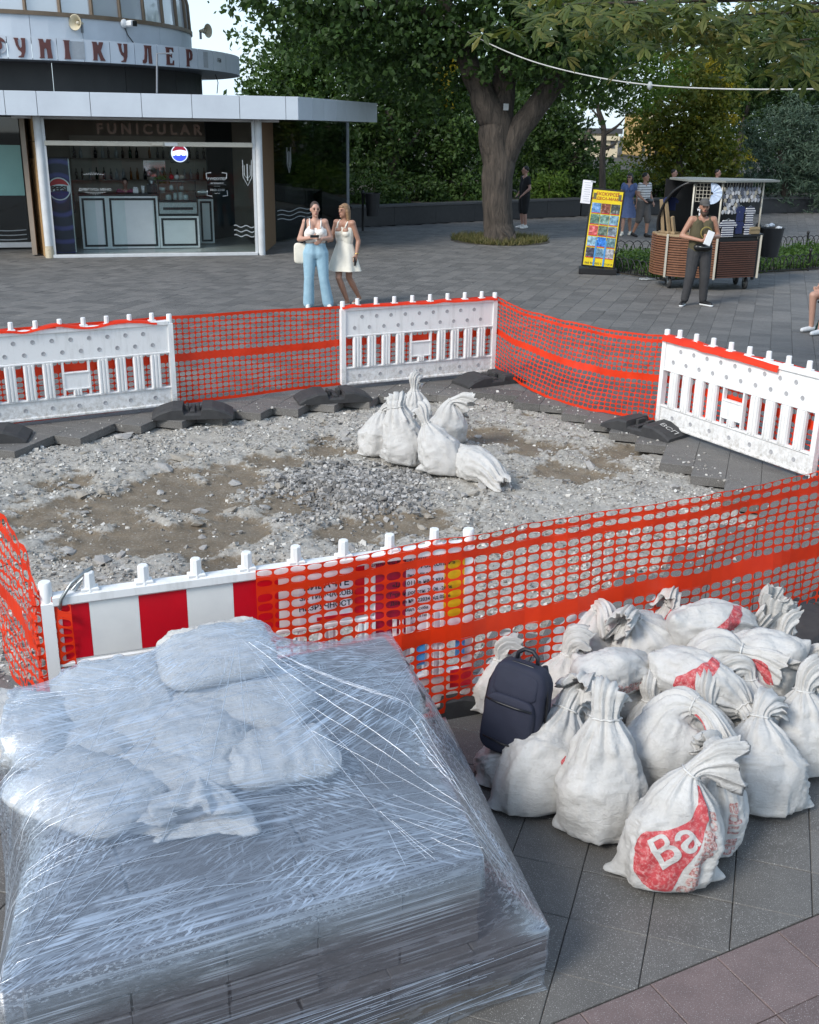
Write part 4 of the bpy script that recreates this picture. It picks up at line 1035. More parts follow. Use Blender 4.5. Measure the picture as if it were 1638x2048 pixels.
# ------------------------------------------------------------------ stretch film over the stack
bpy.context.view_layer.update()
def st(t, p, th, across, along, lo, hi, seed, tilt=0.0, mask=None, dist=.0):
    """streaks running in direction th (radians in plan)"""
    v = t.mapv(p, (1, 1, 1), (0, tilt, -th), (seed, seed * 1.7, 0))
    v = t.mapv(v, (along, across, across))
    s = t.ramp(t.noise(v, 1.0, 4, .62, dist), [(lo, 0.0), (hi, 1.0)])
    if mask is not None: s = t.math('MULTIPLY', s, mask)
    return s
def film_mat(name, base_a, gain):
    t = NT(name); p = t.pos()
    nz = t.n('SeparateXYZ'); t.link(t.n('NewGeometry').outputs['Normal'], nz.inputs[0]); flat = t.ramp(nz.outputs['Z'], [(.45, 0.0), (.8, 1.0)])
    big = lambda sc, sd, lo, hi: t.ramp(t.noise(t.mapv(p, (1, 1, 1), (0, 0, 0), (sd, sd, sd)), sc, 3, .5), [(lo, 0.0), (hi, 1.0)])
    s1 = st(t, p, frz, 85, .8, .47, .62, 1.3, .0, big(3.0, 4, .35, .62))
    s2 = st(t, p, frz + R(28), 130, .9, .50, .62, 2.9, 0, big(2.6, 9, .42, .60))
    s3 = st(t, p, frz - R(37), 120, 1.0, .50, .62, 5.1, 0, big(2.8, 14, .44, .62))
    s4 = st(t, p, frz + R(80), 100, 1.0, .56, .70, 7.7, 0, big(2.4, 21, .46, .62))
    s5 = st(t, p, frz + R(10), 240, 3.0, .50, .70, 9.1, 0)
    s6 = st(t, p, frz - R(8), 26, .9, .56, .66, 12.0, 0)
    s2, s3, s4 = [t.math('MULTIPLY', q, flat) for q in (s2, s3, s4)]
    hs = [t.math('MULTIPLY', a, k) for a, k in ((s1, .9), (s2, 1.0), (s3, .9), (s4, .75), (s5, .28), (s6, .35))]
    s = hs[0]
    for q in hs[1:]: s = t.math('MAXIMUM', s, q)
    wrk = t.noise(p, 38, 6, .8, 1.5)
    a = t.math('ADD', t.math('ADD', t.math('MULTIPLY', s, gain), base_a, True), t.math('MULTIPLY', flat, .09), True)  # upward faces more opaque: sky sheen of the top put into the alpha
    a = t.math('ADD', a, t.math('MULTIPLY', t.ramp(wrk, [(.58, 0.0), (.74, 1.0)]), .06), True)
    lw = t.n('LayerWeight', i_Blend=.35); a = t.math('ADD', a, t.math('MULTIPLY', lw.outputs['Facing'], .18), True)
    hgt = t.math('ADD', t.math('MULTIPLY', s, .55), t.math('MULTIPLY', wrk, .15))
    nb = t.bump(hgt, .30, .006)
    gl = t.n('BsdfGlossy', i_Roughness=.35); gl.inputs['Color'].default_value = (.95, .97, 1, 1); t.link(nb, gl.inputs['Normal'])
    df = t.n('BsdfDiffuse'); df.inputs['Color'].default_value = (.54, .66, .82, 1); t.link(nb, df.inputs['Normal'])  # blue of the reflected sky put into the diffuse colour of clear film
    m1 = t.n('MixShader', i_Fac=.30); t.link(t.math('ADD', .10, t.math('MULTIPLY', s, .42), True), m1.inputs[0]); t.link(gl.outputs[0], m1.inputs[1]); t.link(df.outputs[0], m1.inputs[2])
    tr = t.n('BsdfTransparent'); tr.inputs['Color'].default_value = (.93, .955, .985, 1)
    m2 = t.n('MixShader'); t.link(a, m2.inputs[0]); t.link(tr.outputs[0], m2.inputs[1]); t.link(m1.outputs[0], m2.inputs[2]); t.link(m2.outputs[0], t.out.inputs['Surface'])
    return t.m
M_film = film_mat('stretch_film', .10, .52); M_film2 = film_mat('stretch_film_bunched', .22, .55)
EX = .022; da = .0125
na = int((LOW_W + 2 * EX) / da) + 1; nb_ = int((LOW_D + 2 * EX) / da) + 1
Ag, Bg = np.meshgrid(np.linspace(-EX, LOW_W + EX, na), np.linspace(0, 1, nb_)); BM = bmax(Ag); Bg = -EX + Bg * (BM + 2 * EX)
obs = np.full(Ag.shape, LOW_H + .004); inhi = (Ag > UP_A - .01) & (Ag < UP_A + .62) & (Bg > UP_B + .77) & (Bg < UP_B + UP_D + .02)
inup = (Ag > UP_A - .03) & (Ag < UP_A + UP_W + .03) & (Bg > UP_B - .03) & (Bg < UP_B + UP_D + .03); obs[inup] = UP_Z + .012; obs[inhi & ~((Ag > UP_A + .31) & (Bg < UP_B + 1.03))] = UP_Z + .162
inv = np.linalg.inv(np.column_stack([-ux, vy]))
for o in list(bpy.data.objects):
    if o.type == 'MESH' and o.name.startswith(('sack',)):
        rt = o if o.parent is None else o.parent
        if rt.get('group') != 'sacks lying on the slab stack under the film': continue
        me = o.data; co = np.empty(len(me.vertices) * 3, np.float32); me.vertices.foreach_get('co', co); co = co.reshape(-1, 3)
        mw = np.array(o.matrix_world); co = co @ mw[:3, :3].T + mw[:3, 3]
        q = (co[:, :2] - C0) @ inv.T; ia = np.round((q[:, 0] + EX) / (LOW_W + 2 * EX) * (na - 1)).astype(int); ib = np.round((q[:, 1] + EX) / (bmax(q[:, 0]) + 2 * EX) * (nb_ - 1)).astype(int)
        ok = (ia > 0) & (ia < na - 1) & (ib > 0) & (ib < nb_ - 1)
        for dx in (-1, 0, 1):
            for dy in (-1, 0, 1): np.maximum.at(obs, (ib[ok] + dy, ia[ok] + dx), co[ok, 2] + .007)
h = obs.copy(); edge = np.zeros(h.shape, bool); edge[0] = edge[-1] = True; edge[:, 0] = edge[:, -1] = True
he = LOW_H - .004; h[edge] = he
def envel(h, K):
    def sh(k, ax): return np.concatenate([np.repeat(np.take(h, [0], ax), k, ax), np.take(h, range(h.shape[ax] - k), ax)], ax), np.concatenate([np.take(h, range(k, h.shape[ax]), ax), np.repeat(np.take(h, [-1], ax), k, ax)], ax)
    a, b = sh(K, 1); c, d = sh(K, 0); m = np.maximum((a + b) / 2, (c + d) / 2); return .62 * m + .38 * (a + b + c + d) / 4
for K, it in ((8, 90), (4, 130), (2, 150), (1, 200)):
    for _ in range(it):
        h = np.maximum(obs, envel(h, K)); h[edge] = he
for _ in range(6): h[1:-1, 1:-1] = .5 * h[1:-1, 1:-1] + .125 * (h[2:, 1:-1] + h[:-2, 1:-1] + h[1:-1, 2:] + h[1:-1, :-2])
h = np.maximum(h, obs - .003)
XY = C0 - Ag[..., None] * ux + Bg[..., None] * vy
wr = (fbm(XY[..., 0] * 7, XY[..., 1] * 7, seed=77, oct=3) - .5) * .006
V = np.column_stack([XY.reshape(-1, 2), (h + wr).ravel()]); F = grid_faces(nb_, na)
# skirt
per = [(0, i) for i in range(na)] + [(j, na - 1) for j in range(1, nb_)] + [(nb_ - 1, i) for i in range(na - 2, -1, -1)] + [(j, 0) for j in range(nb_ - 2, 0, -1)]
pid = np.array([j * na + i for j, i in per]); n = len(pid); rows = [pid]; ctr = V[:, :2].mean(0)
for k, zf in enumerate((.80, .6, .4, .22, .10, .03)):
    q = V[pid].copy(); d = q[:, :2] - ctr; d /= np.linalg.norm(d, axis=1)[:, None]
    q[:, :2] += d * ((fbm(np.arange(n) * .06, np.full(n, k * .8), seed=50) - .62) * .012 * min(k + 1, 3))[:, None]; q[:, 2] = LOW_H * zf
    rows.append(np.arange(len(V), len(V) + n)); V = np.vstack([V, q])
Fs = []
for k in range(len(rows) - 1):
    a, b = rows[k], rows[k + 1]; Fs.append(np.column_stack([b, np.roll(b, -1), np.roll(a, -1), a]))
F = np.vstack([F] + Fs)
film = thing('stretch_film', 'clear stretch film wrapped round the slab stack and the sacks on it', 'stretch film', (C0[0], C0[1], 0))
V0 = V - np.array([C0[0], C0[1], 0])
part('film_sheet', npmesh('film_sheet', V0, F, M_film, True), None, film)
def fz(a, b): 
    i = np.clip((a + EX) / (LOW_W + 2 * EX) * (na - 1), 0, na - 1.001); j = np.clip((b + EX) / (float(bmax(a)) + 2 * EX) * (nb_ - 1), 0, nb_ - 1.001); return float(h[int(round(j)), int(round(i))])
def rope(pts, w, seed):
    mb = MB(); n = 30; vs = []; fs = []
    P = catmull(pts, n); rgx = np.random.default_rng(seed)
    for i in range(n):
        a, b = P[i][:2]; q = SP(a, b) - C0; z = fz(a, b) if len(P[i]) < 3 or P[i][2] < .001 else P[i][2]
        t_ = P[min(i + 1, n - 1)][:2] - P[max(i - 1, 0)][:2]; nn = np.array([-t_[1], t_[0]]); nn /= np.linalg.norm(nn) + 1e-9; nw = -nn[0] * ux + nn[1] * vy
        wi = w * (.35 + .65 * math.sin(math.pi * (i + .6) / n)) * (.7 + .6 * float(vnoise(i * .4, seed)))
        for k, (o, up_) in enumerate(((-1, .002), (-.35, .012), (.1, .004), (.5, .014), (1, .002))):
            vs.append((q[0] + nw[0] * o * wi, q[1] + nw[1] * o * wi, z + up_ + .003))
    for i in range(n - 1):
        for k in range(4): fs.append((i * 5 + k, i * 5 + k + 1, i * 5 + 6 + k, i * 5 + 5 + k))
    mb.add(vs, fs); part('film_fold', mb, M_film2, film, True)
#rope([(.55, .16, 0), (.62, .10, 0), (.70, .03, 0)], .014, 1)
#rope([(.58, .17, 0), (.66, .10, 0), (.76, .02, 0)], .010, 12)
#rope([(.18, .15, 0), (.30, .08, 0), (.42, .02, 0)], .014, 3)
#rope([(1.6, .42, 0), (1.0, .30, 0), (.5, .25, 0)], .006, 5)
#rope([(1.5, .9, 0), (.9, .85, 0), (.2, .72, 0)], .006, 6)

# taut threads and creases in the film
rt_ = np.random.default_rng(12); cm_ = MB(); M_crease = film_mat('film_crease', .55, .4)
def crease(a0, b0, a1, b1, r):
    n = 26; pts = []
    for i in range(n):
        f = i / (n - 1); a, b = a0 + (a1 - a0) * f, b0 + (b1 - b0) * f
        if not (-.015 < a < LOW_W + .015 and .035 < b < LOW_D + .015): continue
        q = SP(a, b) - C0; pts.append((q[0], q[1], fz(a, b) + .0025))
    if len(pts) > 4: cm_.tube(pts, [r * (.5 + .8 * float(vnoise(i * .6, a0 * 9))) for i in range(len(pts))], 4, False)
for k in range(60):
    a, b, th, L = rt_.uniform(-.1, 1.8), rt_.uniform(0, 1.38), rt_.normal(0, .16), rt_.uniform(.3, 1.5); crease(a, b, a + L * math.cos(th), b + L * math.sin(th), rt_.uniform(.0006, .0014))
for (a, b), t0, t1, n_ in (((.0, .0), .2, 1.3, 13), ((.0, 1.38), -1.2, -.1, 14), ((.55, .30), -2.6, -.4, 10), ((.95, 1.25), -2.9, -.3, 18), ((1.75, .0), 1.8, 3.0, 9)):
    for k in range(n_): th = rt_.uniform(t0, t1); s0 = rt_.uniform(.0, .25); L = rt_.uniform(.4, 1.1); crease(a + s0 * math.cos(th), b + s0 * math.sin(th), a + L * math.cos(th), b + L * math.sin(th), rt_.uniform(.0006, .0013))
# creases round the front and right skirt
for k in range(60):
    a0, z0 = rt_.uniform(-.02, 1.6), rt_.uniform(.03, .25); L = rt_.uniform(.2, .9); sl = rt_.normal(0, .06); pts = []
    for i in range(12): a = a0 + L * i / 11; q = SP(min(a, 1.8), -EX - .004) - C0; pts.append((q[0], q[1], z0 + sl * L * i / 11))
    cm_.tube([p for p in pts if .01 < p[2] < .26] or pts[:2], .0009, 4, False)
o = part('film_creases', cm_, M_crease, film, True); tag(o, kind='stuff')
# ------------------------------------------------------------------ funicular pavilion with the bar
M_panel = pmat('white_metal_panel', (.62, .675, .73), (.54, .585, .64), 1.2, .38, .04, 30)
M_panel2 = pmat('grey_metal_panel', (.24, .26, .285), (.20, .215, .235), 1.2, .4, .04, 30)
M_dark = pmat('dark_cladding', (.045, .045, .046), (.065, .064, .064), .8, .55)
M_col = pmat('white_column_paint', (.66, .68, .69), (.52, .53, .53), 3, .5, .1, 40)
M_alu = pmat('cream_aluminium', (.56, .52, .43), (.48, .45, .38), 3, .4)
M_bronze = pmat('bronze_mullion', (.19, .135, .085), (.14, .10, .065), 6, .45)
M_brown = pmat('brown_letter', (.125, .040, .034), (.10, .032, .028), 10, .5)
t = NT('chipboard'); p = t.pos()
vo = t.n('TexVoronoi', i_Scale=38); t.link(t.mapv(p, (1, 1, .45)), vo.inputs['Vector'])
c = t.mix(t.ramp(vo.outputs['Color'], [(.2, 0.0), (.8, 1.0)]), (.25, .135, .050), (.46, .29, .13))
c = t.mix(t.ramp(t.noise(p, 60, 3), [(.62, 0.0), (.72, .8)]), c, (.62, .45, .24)); t.bsdf(c, .8, 0, t.bump(vo.outputs['Distance'], .3, .01)); M_osb = t.m
M_osb2 = pmat('stained_chipboard', (.16, .092, .045), (.21, .125, .062), 20, .8, .4, 60)
def glass(name, tint=(.86, .93, .92), refl=.10, rough=.02, body=.0, bodycol=(.1, .12, .12)):
    t = NT(name); fr = t.n('Fresnel', i_IOR=1.5); f = t.math('ADD', t.math('MULTIPLY', fr.outputs[0], .5), refl, True)
    tr = t.n('BsdfTransparent'); tr.inputs['Color'].default_value = (*tint, 1); gl = t.n('BsdfGlossy', i_Roughness=rough)
    a = tr.outputs[0]
    if body:
        d = t.n('BsdfDiffuse'); d.inputs['Color'].default_value = (*bodycol, 1); m0 = t.n('MixShader', i_Fac=body); t.link(a, m0.inputs[1]); t.link(d.outputs[0], m0.inputs[2]); a = m0.outputs[0]
    m = t.n('MixShader'); t.link(f, m.inputs[0]); t.link(a, m.inputs[1]); t.link(gl.outputs[0], m.inputs[2]); t.link(m.outputs[0], t.out.inputs['Surface']); return t.m
M_glass = glass('shop_glass', (.92, .965, .96), .0); M_glass2 = glass('dark_shop_glass', (.30, .36, .36), .06)
M_domeglass = glass('dome_glass', (.60, .66, .70), .22, .08, .72, (.74, .79, .83))  # whitish sky reflection painted in as a pale diffuse body
M_aqua = pmat('turquoise_film', (.30, .56, .52), (.26, .50, .47), 2, .4)
M_etch = pmat('white_glass_sticker', (.40, .43, .44), None, 20, .6)
M_blk = pmat('black_paint', (.012, .012, .013), None, 20, .4)
M_wht = pmat('white_paint', (.74, .75, .75), (.68, .69, .69), 4, .4)
M_intwall = pmat('bar_back_wall', (.28, .235, .19), (.34, .285, .23), 3, .8)
M_floor = pmat('pale_floor_tiles', (.52, .54, .53), (.44, .46, .45), 2, .25)
FA, FB = gp(98, 516)[:2], gp(524, 510)[:2]
FE = (FB - FA) / np.linalg.norm(FB - FA); FN = np.array([-FE[1], FE[0]]); FL = float(np.linalg.norm(FB - FA))
def fl(x, y, z=0.0): q = FA + FE * x + FN * y; return (q[0], q[1], z)
def fx(px, py, off=0.0):
    """local (x, z) on the facade plane moved back by off"""
    q = wp(px, py, FA, FB, off); return float((q[:2] - FA) @ FE), float(q[2])
FRZ = math.atan2(FE[1], FE[0])
kiosk = thing('pavilion', 'round white pavilion with a glazed dome and a glass fronted bar', 'building', (FA[0], FA[1], 0), FRZ)
K0 = Matrix.Translation((FA[0], FA[1], 0)) @ Matrix.Rotation(FRZ, 4, 'Z'); KI = K0.inverted()
def kp(name, mb, mat, smooth=False, angle=None, world=False, parent=None):
    if world: mb.v = [tuple(KI @ Vector(v)) for v in mb.v]
    return part(name, mb, mat, parent or kiosk, smooth, angle)
CZ0, CZ1 = 2.97, 3.45
# floor, interior walls, ceiling
kp('floor', MB().box((FL / 2, 2.2, .02), (FL + .1, 4.3, .05)), M_floor)
kp('back_wall', MB().box((FL / 2, 4.3, 1.5), (FL + 2.4, .12, 3.0)), M_intwall)
kp('side_wall', MB().box((-.32, 2.35, 1.5), (.10, 3.9, 2.94)), M_intwall)
kp('ceiling', MB().box((FL / 2, 2.2, 2.94), (FL + 1.0, 4.1, .05)), M_wht)
kp('sill', MB().box((FL / 2, 0, .035), (FL - .2, .12, .07), bev=.008), M_col)
kp('column', MB().lathe([(.092, 0), (.092, 2.97)], 20, c=(.03, .02, 0)), M_col, True)
kp('column', MB().lathe([(.085, 0), (.085, 2.97)], 20, c=(FL, .02, 0)), M_col, True)
M_peel = pmat('peeling_plaster', (.62, .55, .42), (.40, .33, .22), 30, .9, .8, 50)
cm = MB(); cm.lathe([(.100, 0), (.102, .12), (.096, .2), (.093, .26)], 16, c=(.03, .02, .003)); kp('peeled_foot', cm, M_peel, True)
for x0 in (.135, FL - .115): kp('jamb', MB().box((x0, .02, 1.5), (.06, .08, 2.9), bev=.006), M_col)
tz = fx(300, 288)[1]; kp('transom', MB().box((FL / 2, .01, tz), (FL - .28, .12, .10), bev=.008), M_alu)
tx = fx(330, 288)[0]
kp('sensor_box', MB().box((tx - .17, -.07, tz), (.24, .05, .07), bev=.006), M_alu); kp('sensor_label', MB().box((tx + .13, -.056, tz), (.28, .01, .07)), M_wht)
# glazing
kp('upper_pane', MB().box((FL / 2, .03, (tz + .05 + CZ0) / 2), (FL - .3, .012, CZ0 - tz - .06)), M_glass2)
xs = [.16] + [fx(q, 500)[0] for q in (198, 310, 398)] + [FL - .14]
for k in range(4):
    if k in (1,): continue                        # the sliding leaf stands open
    y = .03 if k in (0, 3) else .06
    kp('glass_pane', MB().box(((xs[k] + xs[k + 1]) / 2, y, (tz - .05 + .07) / 2 + .01), (xs[k + 1] - xs[k] - .01, .012, tz - .13)), M_glass)
kp('glass_pane', MB().box((xs[1] + (xs[2] - xs[1]) * .72 - .5, .09, (tz + .02) / 2), (.5, .012, tz - .13)), M_glass)
# reversed lettering hung behind the upper pane
me = text_mesh('FUNICULAR', .30, pmat('ochre_letter', (.10, .045, .02), None, 9, .5), .01, .012, space=1.55); o = part('lettering', me, None, kiosk, loc=(FL * .50, .32, 2.72), rot=(R(90), 0, 0))
# left bay, set back, and the chipboard return
LBy = float((gp(58, 498)[:2] - FA) @ FN); LBx = .10 + float((gp(62, 498)[:2] - FA) @ FE)
kp('chipboard', MB().box(((LBx - .05) / 2 - .02, LBy / 2 + .0, 1.05), (.03, 1, 2.06)), M_osb).matrix_local = Matrix.Translation(((LBx) / 2 - .06, LBy / 2 + .02, 0)) @ Matrix.Rotation(math.atan2(LBy, LBx - .1) - R(90), 4, 'Z') @ Matrix.Translation((-((LBx - .05) / 2 - .02), -(LBy / 2), 0)) @ Matrix.Diagonal((1, 1, 1, 1))
o = kiosk.children[-1]
def chip(name, a, b, z0, z1, mat):
    a = np.array(a, float); b = np.array(b, float); d = b - a; L = np.linalg.norm(d); M = Matrix.Translation((*((a + b) / 2), (z0 + z1) / 2)) @ Matrix.Rotation(math.atan2(d[1], d[0]), 4, 'Z')
    return kp(name, MB().box((0, 0, 0), (L, .03, z1 - z0), M=M), mat)
bpy.data.objects.remove(o)
chip('chipboard', (LBx + .06, LBy), (-.06, .06), .01, 2.44, M_osb); chip('chipboard', (LBx + .06, LBy), (-.06, .06), 2.455, 2.97, M_osb)
kp('mullion', MB().box((LBx, LBy, 1.5), (.10, .10, 2.95), bev=.01), M_col)
kp('sill', MB().box((LBx - 2.6, LBy, .10), (5.1, .12, .12), bev=.01), M_col)
kp('glass_pane', MB().box((LBx - 2.6, LBy + .03, 1.55), (5.0, .012, 2.8)), M_glass2)
z1, z0 = fx(20, 290, LBy)[1], fx(20, 391, LBy)[1]
kp('turquoise_panel', MB().box((LBx - 2.6, LBy + .01, (z0 + z1) / 2), (4.98, .012, z1 - z0)), M_aqua)
kp('inner_wall', MB().box((LBx - 2.6, LBy + 2.2, 1.5), (5.0, .1, 2.9)), pmat('grey_inner_wall', (.20, .20, .185), None, 2, .8))
def waves(name, x0, x1, zc, y, M=None, amp=.022, n=3):
    for k in range(n):
        pts = []
        for i in range(25):
            f = i / 24; x = x0 + (x1 - x0) * f; pts.append((x, zc - k * .105 + amp * math.sin(f * 12 + .6) - f * .02))
        mb = MB(); vs = []
        for (x, z) in pts: vs += [(x, y, z - .011), (x, y, z + .011)]
        fs = [(2 * i, 2 * i + 2, 2 * i + 3, 2 * i + 1) for i in range(24)]
        mb.add(vs, fs, M); kp(name, mb, M_etch)
zw = fx(20, 458, LBy)[1]; waves('wave_sticker', LBx - 3.4, LBx - .16, zw, LBy - .01)
waves('wave_sticker', FL - .62, FL - .16, fx(490, 452)[1], .015)
# right side: stained chipboard return, then dark glass running back to the pillar
def loc2(px, py): q = gp(px, py)[:2] - FA; return np.array([q @ FE, q @ FN])
r0, r1, r2 = np.array([FL + .03, .12]), loc2(551, 487), loc2(702, 456)
chip('chipboard', r0, r1, .01, 2.97, M_osb2)
chip('glass_pane', r1, r1 + (r2 - r1) * .48, .05, 2.97, M_glass2); chip('glass_pane', r1 + (r2 - r1) * .485, r1 + (r2 - r1) * .93, .05, 2.97, M_glass2)
chip('inner_wall', r1 + np.array([-1.6, .6]), r2 + np.array([-2.2, -.4]), .0, 2.97, M_dark)
d = (r2 - r1) / np.linalg.norm(r2 - r1); MR = Matrix(((d[0], -d[1], 0, r1[0]), (d[1], d[0], 0, r1[1]), (0, 0, 1, 0), (0, 0, 0, 1)))
waves('wave_sticker', .1, 2.3, .78, -.03, MR, .03)
def emblem(M, s):
    out = [(-.5, 1), (-.5, -.3), (0, -1), (.5, -.3), (.5, 1)]
    mb = MB(); mb.tube([(x * s * .36, 0, z * s * .5) for x, z in out], .012, 5, M=M); kp('crest_outline', mb, M_etch)
    mb = MB(); mb.tube([(0, 0, -.6 * s * .5), (0, 0, .7 * s * .5)], .016, 5, M=M); kp('crest_bar', mb, M_etch)
    mb = MB(); mb.tube([(-.12 * s, 0, .3 * s), (-.12 * s, 0, -.1 * s), (0, 0, -.22 * s), (.12 * s, 0, -.1 * s), (.12 * s, 0, .3 * s)], .010, 5, M=M); kp('crest_fork', mb, M_etch)
emblem(MR @ Matrix.Translation((.85, -.03, 2.02)), .62)
ex, ez = fx(495, 346); emblem(Matrix.Translation((ex, .015, ez)), .56)
pl = loc2(692, 452); kp('pillar', MB().lathe([(.11, .0), (.11, 2.97)], 18, c=(pl[0], pl[1], 0)), M_panel2, True)
kp('pillar_base', MB().box((pl[0] + .06, pl[1], .16), (.50, .50, .32), bev=.02), M_concrete)
# canopy
f1 = wp(597, 241, FA, FB, -.5)[:2] - FA; c1_ = np.array([f1 @ FE, -.5]); c2w = np.array([-1.06, 30.6]) - FA; c2_ = np.array([c2w @ FE, c2w @ FN])
seams = [-7.0, -5.6] + [fx(q, 240, -.5)[0] for q in (13, 77, 183, 285, 385, 480, 572)] + [c1_[0]]
outl = [(-7.2, -.46), (c1_[0] - .03, -.46), (c2_[0] - .04, c2_[1]), (c2_[0] - .5, c2_[1] + 3.4), (c2_[0] - 6, c2_[1] + 6), (-7.2, 12)]
kp('canopy_slab', MB().prism(outl, CZ0 + .02, CZ1 - .03), M_panel2)
for a, b in zip(seams[:-1], seams[1:]): kp('fascia_panel', MB().box(((a + b) / 2, -.49, (CZ0 + CZ1) / 2), (b - a - .012, .04, CZ1 - CZ0), bev=.004), M_panel)
nP = 7; dv = c2_ - c1_; L2 = np.linalg.norm(dv); a2 = math.atan2(dv[1], dv[0])
for k in range(nP):
    q = c1_ + dv * (k + .5) / nP; a = a2 + R(-5 + 10 * (k % 2)) * .4
    kp('fascia_panel', MB().box((0, 0, 0), (L2 / nP - .012, .04, CZ1 - CZ0), M=Matrix.Translation((q[0], q[1], (CZ0 + CZ1) / 2)) @ Matrix.Rotation(a, 4, 'Z'), bev=.004), M_panel if k not in (0, 3) else M_panel)
dv3 = np.array([-.5, 3.4])
for k in range(3):
    q = c2_ + dv3 * (k + .5) / 3; kp('fascia_panel', MB().box((0, 0, 0), (np.linalg.norm(dv3) / 3 - .012, .04, CZ1 - CZ0), M=Matrix.Translation((q[0], q[1], (CZ0 + CZ1) / 2)) @ Matrix.Rotation(math.atan2(dv3[1], dv3[0]), 4, 'Z'), bev=.004), M_panel2)
# drum and dome
CD = np.array([-11.1, 31.0])
def cyl(px, py, Rr):
    d = ray(px, py); a = d[0] ** 2 + d[1] ** 2; b = 2 * (-(CD[0]) * d[0] - CD[1] * d[1]); c = CD @ CD - Rr * Rr; D = b * b - 4 * a * c
    if D < 0: return None
    tt = (-b - math.sqrt(D)) / (2 * a); q = np.array([0, 0, CH]) + tt * d; return q, math.atan2(q[0] - CD[0], -(q[1] - CD[1]))
def cp(Rr, th, z): return (CD[0] + Rr * math.sin(th), CD[1] - Rr * math.cos(th), z)
def cpanel(name, R0, th0, th1, z0, z1, mat, thick=.05, n=3, g=.0012, R1=None):
    R1 = R0 if R1 is None else R1; vs = []; fs = []
    for i in range(n + 1):
        th = th0 + g + (th1 - th0 - 2 * g) * i / n
        vs += [cp(R0, th, z0), cp(R1, th, z1), cp(R1 - thick, th, z1), cp(R0 - thick, th, z0)]
    for i in range(n):
        for k in range(4): fs.append((i * 4 + k, (i + 1) * 4 + k, (i + 1) * 4 + (k + 1) % 4, i * 4 + (k + 1) % 4))
    fs += [(0, 1, 2, 3), tuple(4 * n + q for q in (3, 2, 1, 0))]
    return kp(name, MB().add(vs, fs), mat, world=True)
SZ0, SZ1 = 4.13, 4.59; RS = 6.3
th_s = [cyl(q, 130, RS)[1] for q in (18, 67, 117, 170, 222, 271, 316, 359, 396, 427, 452, 474)]
th_s = [2 * th_s[0] - th_s[1] - .05 * k for k in (3, 2, 1, 0)] + th_s + [th_s[-1] + .30 * k for k in (1, 2, 3)]
for k in range(len(th_s) - 1):
    cpanel('sign_panel', RS, th_s[k], th_s[k + 1], SZ0, SZ1, M_panel, .05)
cpanel('sign_soffit', RS - .03, -1.4, 2.2, SZ0 - .001, SZ0 + .03, M_panel2, 1.1, 40)
cpanel('sign_top', RS - .06, -1.4, 2.2, SZ1 - .05, SZ1 - .01, M_panel2, 1.3, 40)
for k in range(9):
    a = -1.2 + k * .35; cpanel('recessed_panel', 5.25, a, a + .35, 3.40, 4.16, M_dark, .05, 4, .002)
for k in range(14):
    a = -1.2 + k * .24; cpanel('ring_panel', 5.02, a, a + .24, 4.52, 5.16, M_panel if k < 9 else M_panel, .05, 3)
GL = {'У': (.50, [(0, 1), (.38, 1), (.40, .92), (.34, .88), (.40, .60), (.52, .47), (.64, .55), (.66, .90), (.60, .95), (.62, 1), (.98, 1), (.96, .95), (.94, .55), (.90, .30), (.72, .0), (.28, .0), (.30, .05), (.50, .09), (.58, .22), (.52, .30), (.34, .38), (.16, .62), (.08, .90)]),
      'Н': (.56, [(0, 1), (.36, 1), (.40, .92), (.42, .82), (.58, .82), (.60, .92), (.64, 1), (1, 1), (.93, .92), (.93, .5), (1, 0), (.60, 0), (.63, .06), (.60, .45), (.5, .55), (.40, .45), (.37, .06), (.40, 0), (0, 0), (.07, .08), (.09, .5), (.06, .92)]),
      'І': (.30, [(0, 1), (1, 1), (.85, .93), (.80, .5), (.92, .07), (1, 0), (0, 0), (.12, .07), (.2, .5), (.14, .93)]),
      'К': (.56, [(0, 1), (.40, 1), (.42, .88), (.5, .80), (.58, .88), (.60, 1), (.95, 1), (.92, .92), (.78, .66), (.70, .55), (.88, .2), (1.05, 0), (.62, 0), (.64, .06), (.54, .30), (.46, .44), (.40, .3), (.37, .06), (.40, 0), (0, 0), (.07, .08), (.09, .5), (.06, .92)]),
      'Л': (.52, [(.2, 1), (1, 1), (.95, .92), (.95, .5), (1, 0), (.62, 0), (.66, .06), (.64, .85), (.50, .85), (.48, .4), (.40, .1), (.28, 0), (0, 0), (0, .18), (.12, .16), (.2, .3), (.26, .6), (.26, .92)]),
      'Е': (.50, [(0, 1), (.95, 1), (.97, .75), (.9, .75), (.8, .9), (.45, .9), (.42, .58), (.65, .58), (.7, .65), (.75, .65), (.75, .42), (.7, .42), (.65, .49), (.42, .49), (.45, .1), (.8, .1), (.93, .28), (1, .28), (.97, 0), (0, 0), (.07, .08), (.09, .5), (.06, .92)]),
      'Р': (.48, [(0, 1), (.6, 1), (.9, .9), (.98, .7), (.9, .45), (.6, .35), (.42, .37), (.42, .48), (.55, .46), (.64, .55), (.66, .72), (.6, .86), (.42, .88), (.415, .47), (.415, .36), (.40, .06), (.5, 0), (0, 0), (.07, .08), (.09, .5), (.06, .92)])}
def letter(ch, px, hgt=.385):
    q, th = cyl(px, 112, RS); wd, poly = GL[ch]; w = wd * hgt * 1.30
    o = cp(RS + .012, th, (SZ0 + SZ1) / 2 - hgt / 2 - .0); M = frame_M(o, (math.cos(th), math.sin(th), 0), (0, 0, 1))
    mb = MB(); P = [((x - .5) * w, y * hgt) for x, y in poly]
    kp('letter', mb.prism(P, -.012, .012, M), M_brown, world=True)
for ch, px in zip('УНІКУЛЕР', (42, 92, 135, 197, 246, 294, 339, 378)): letter(ch, px)
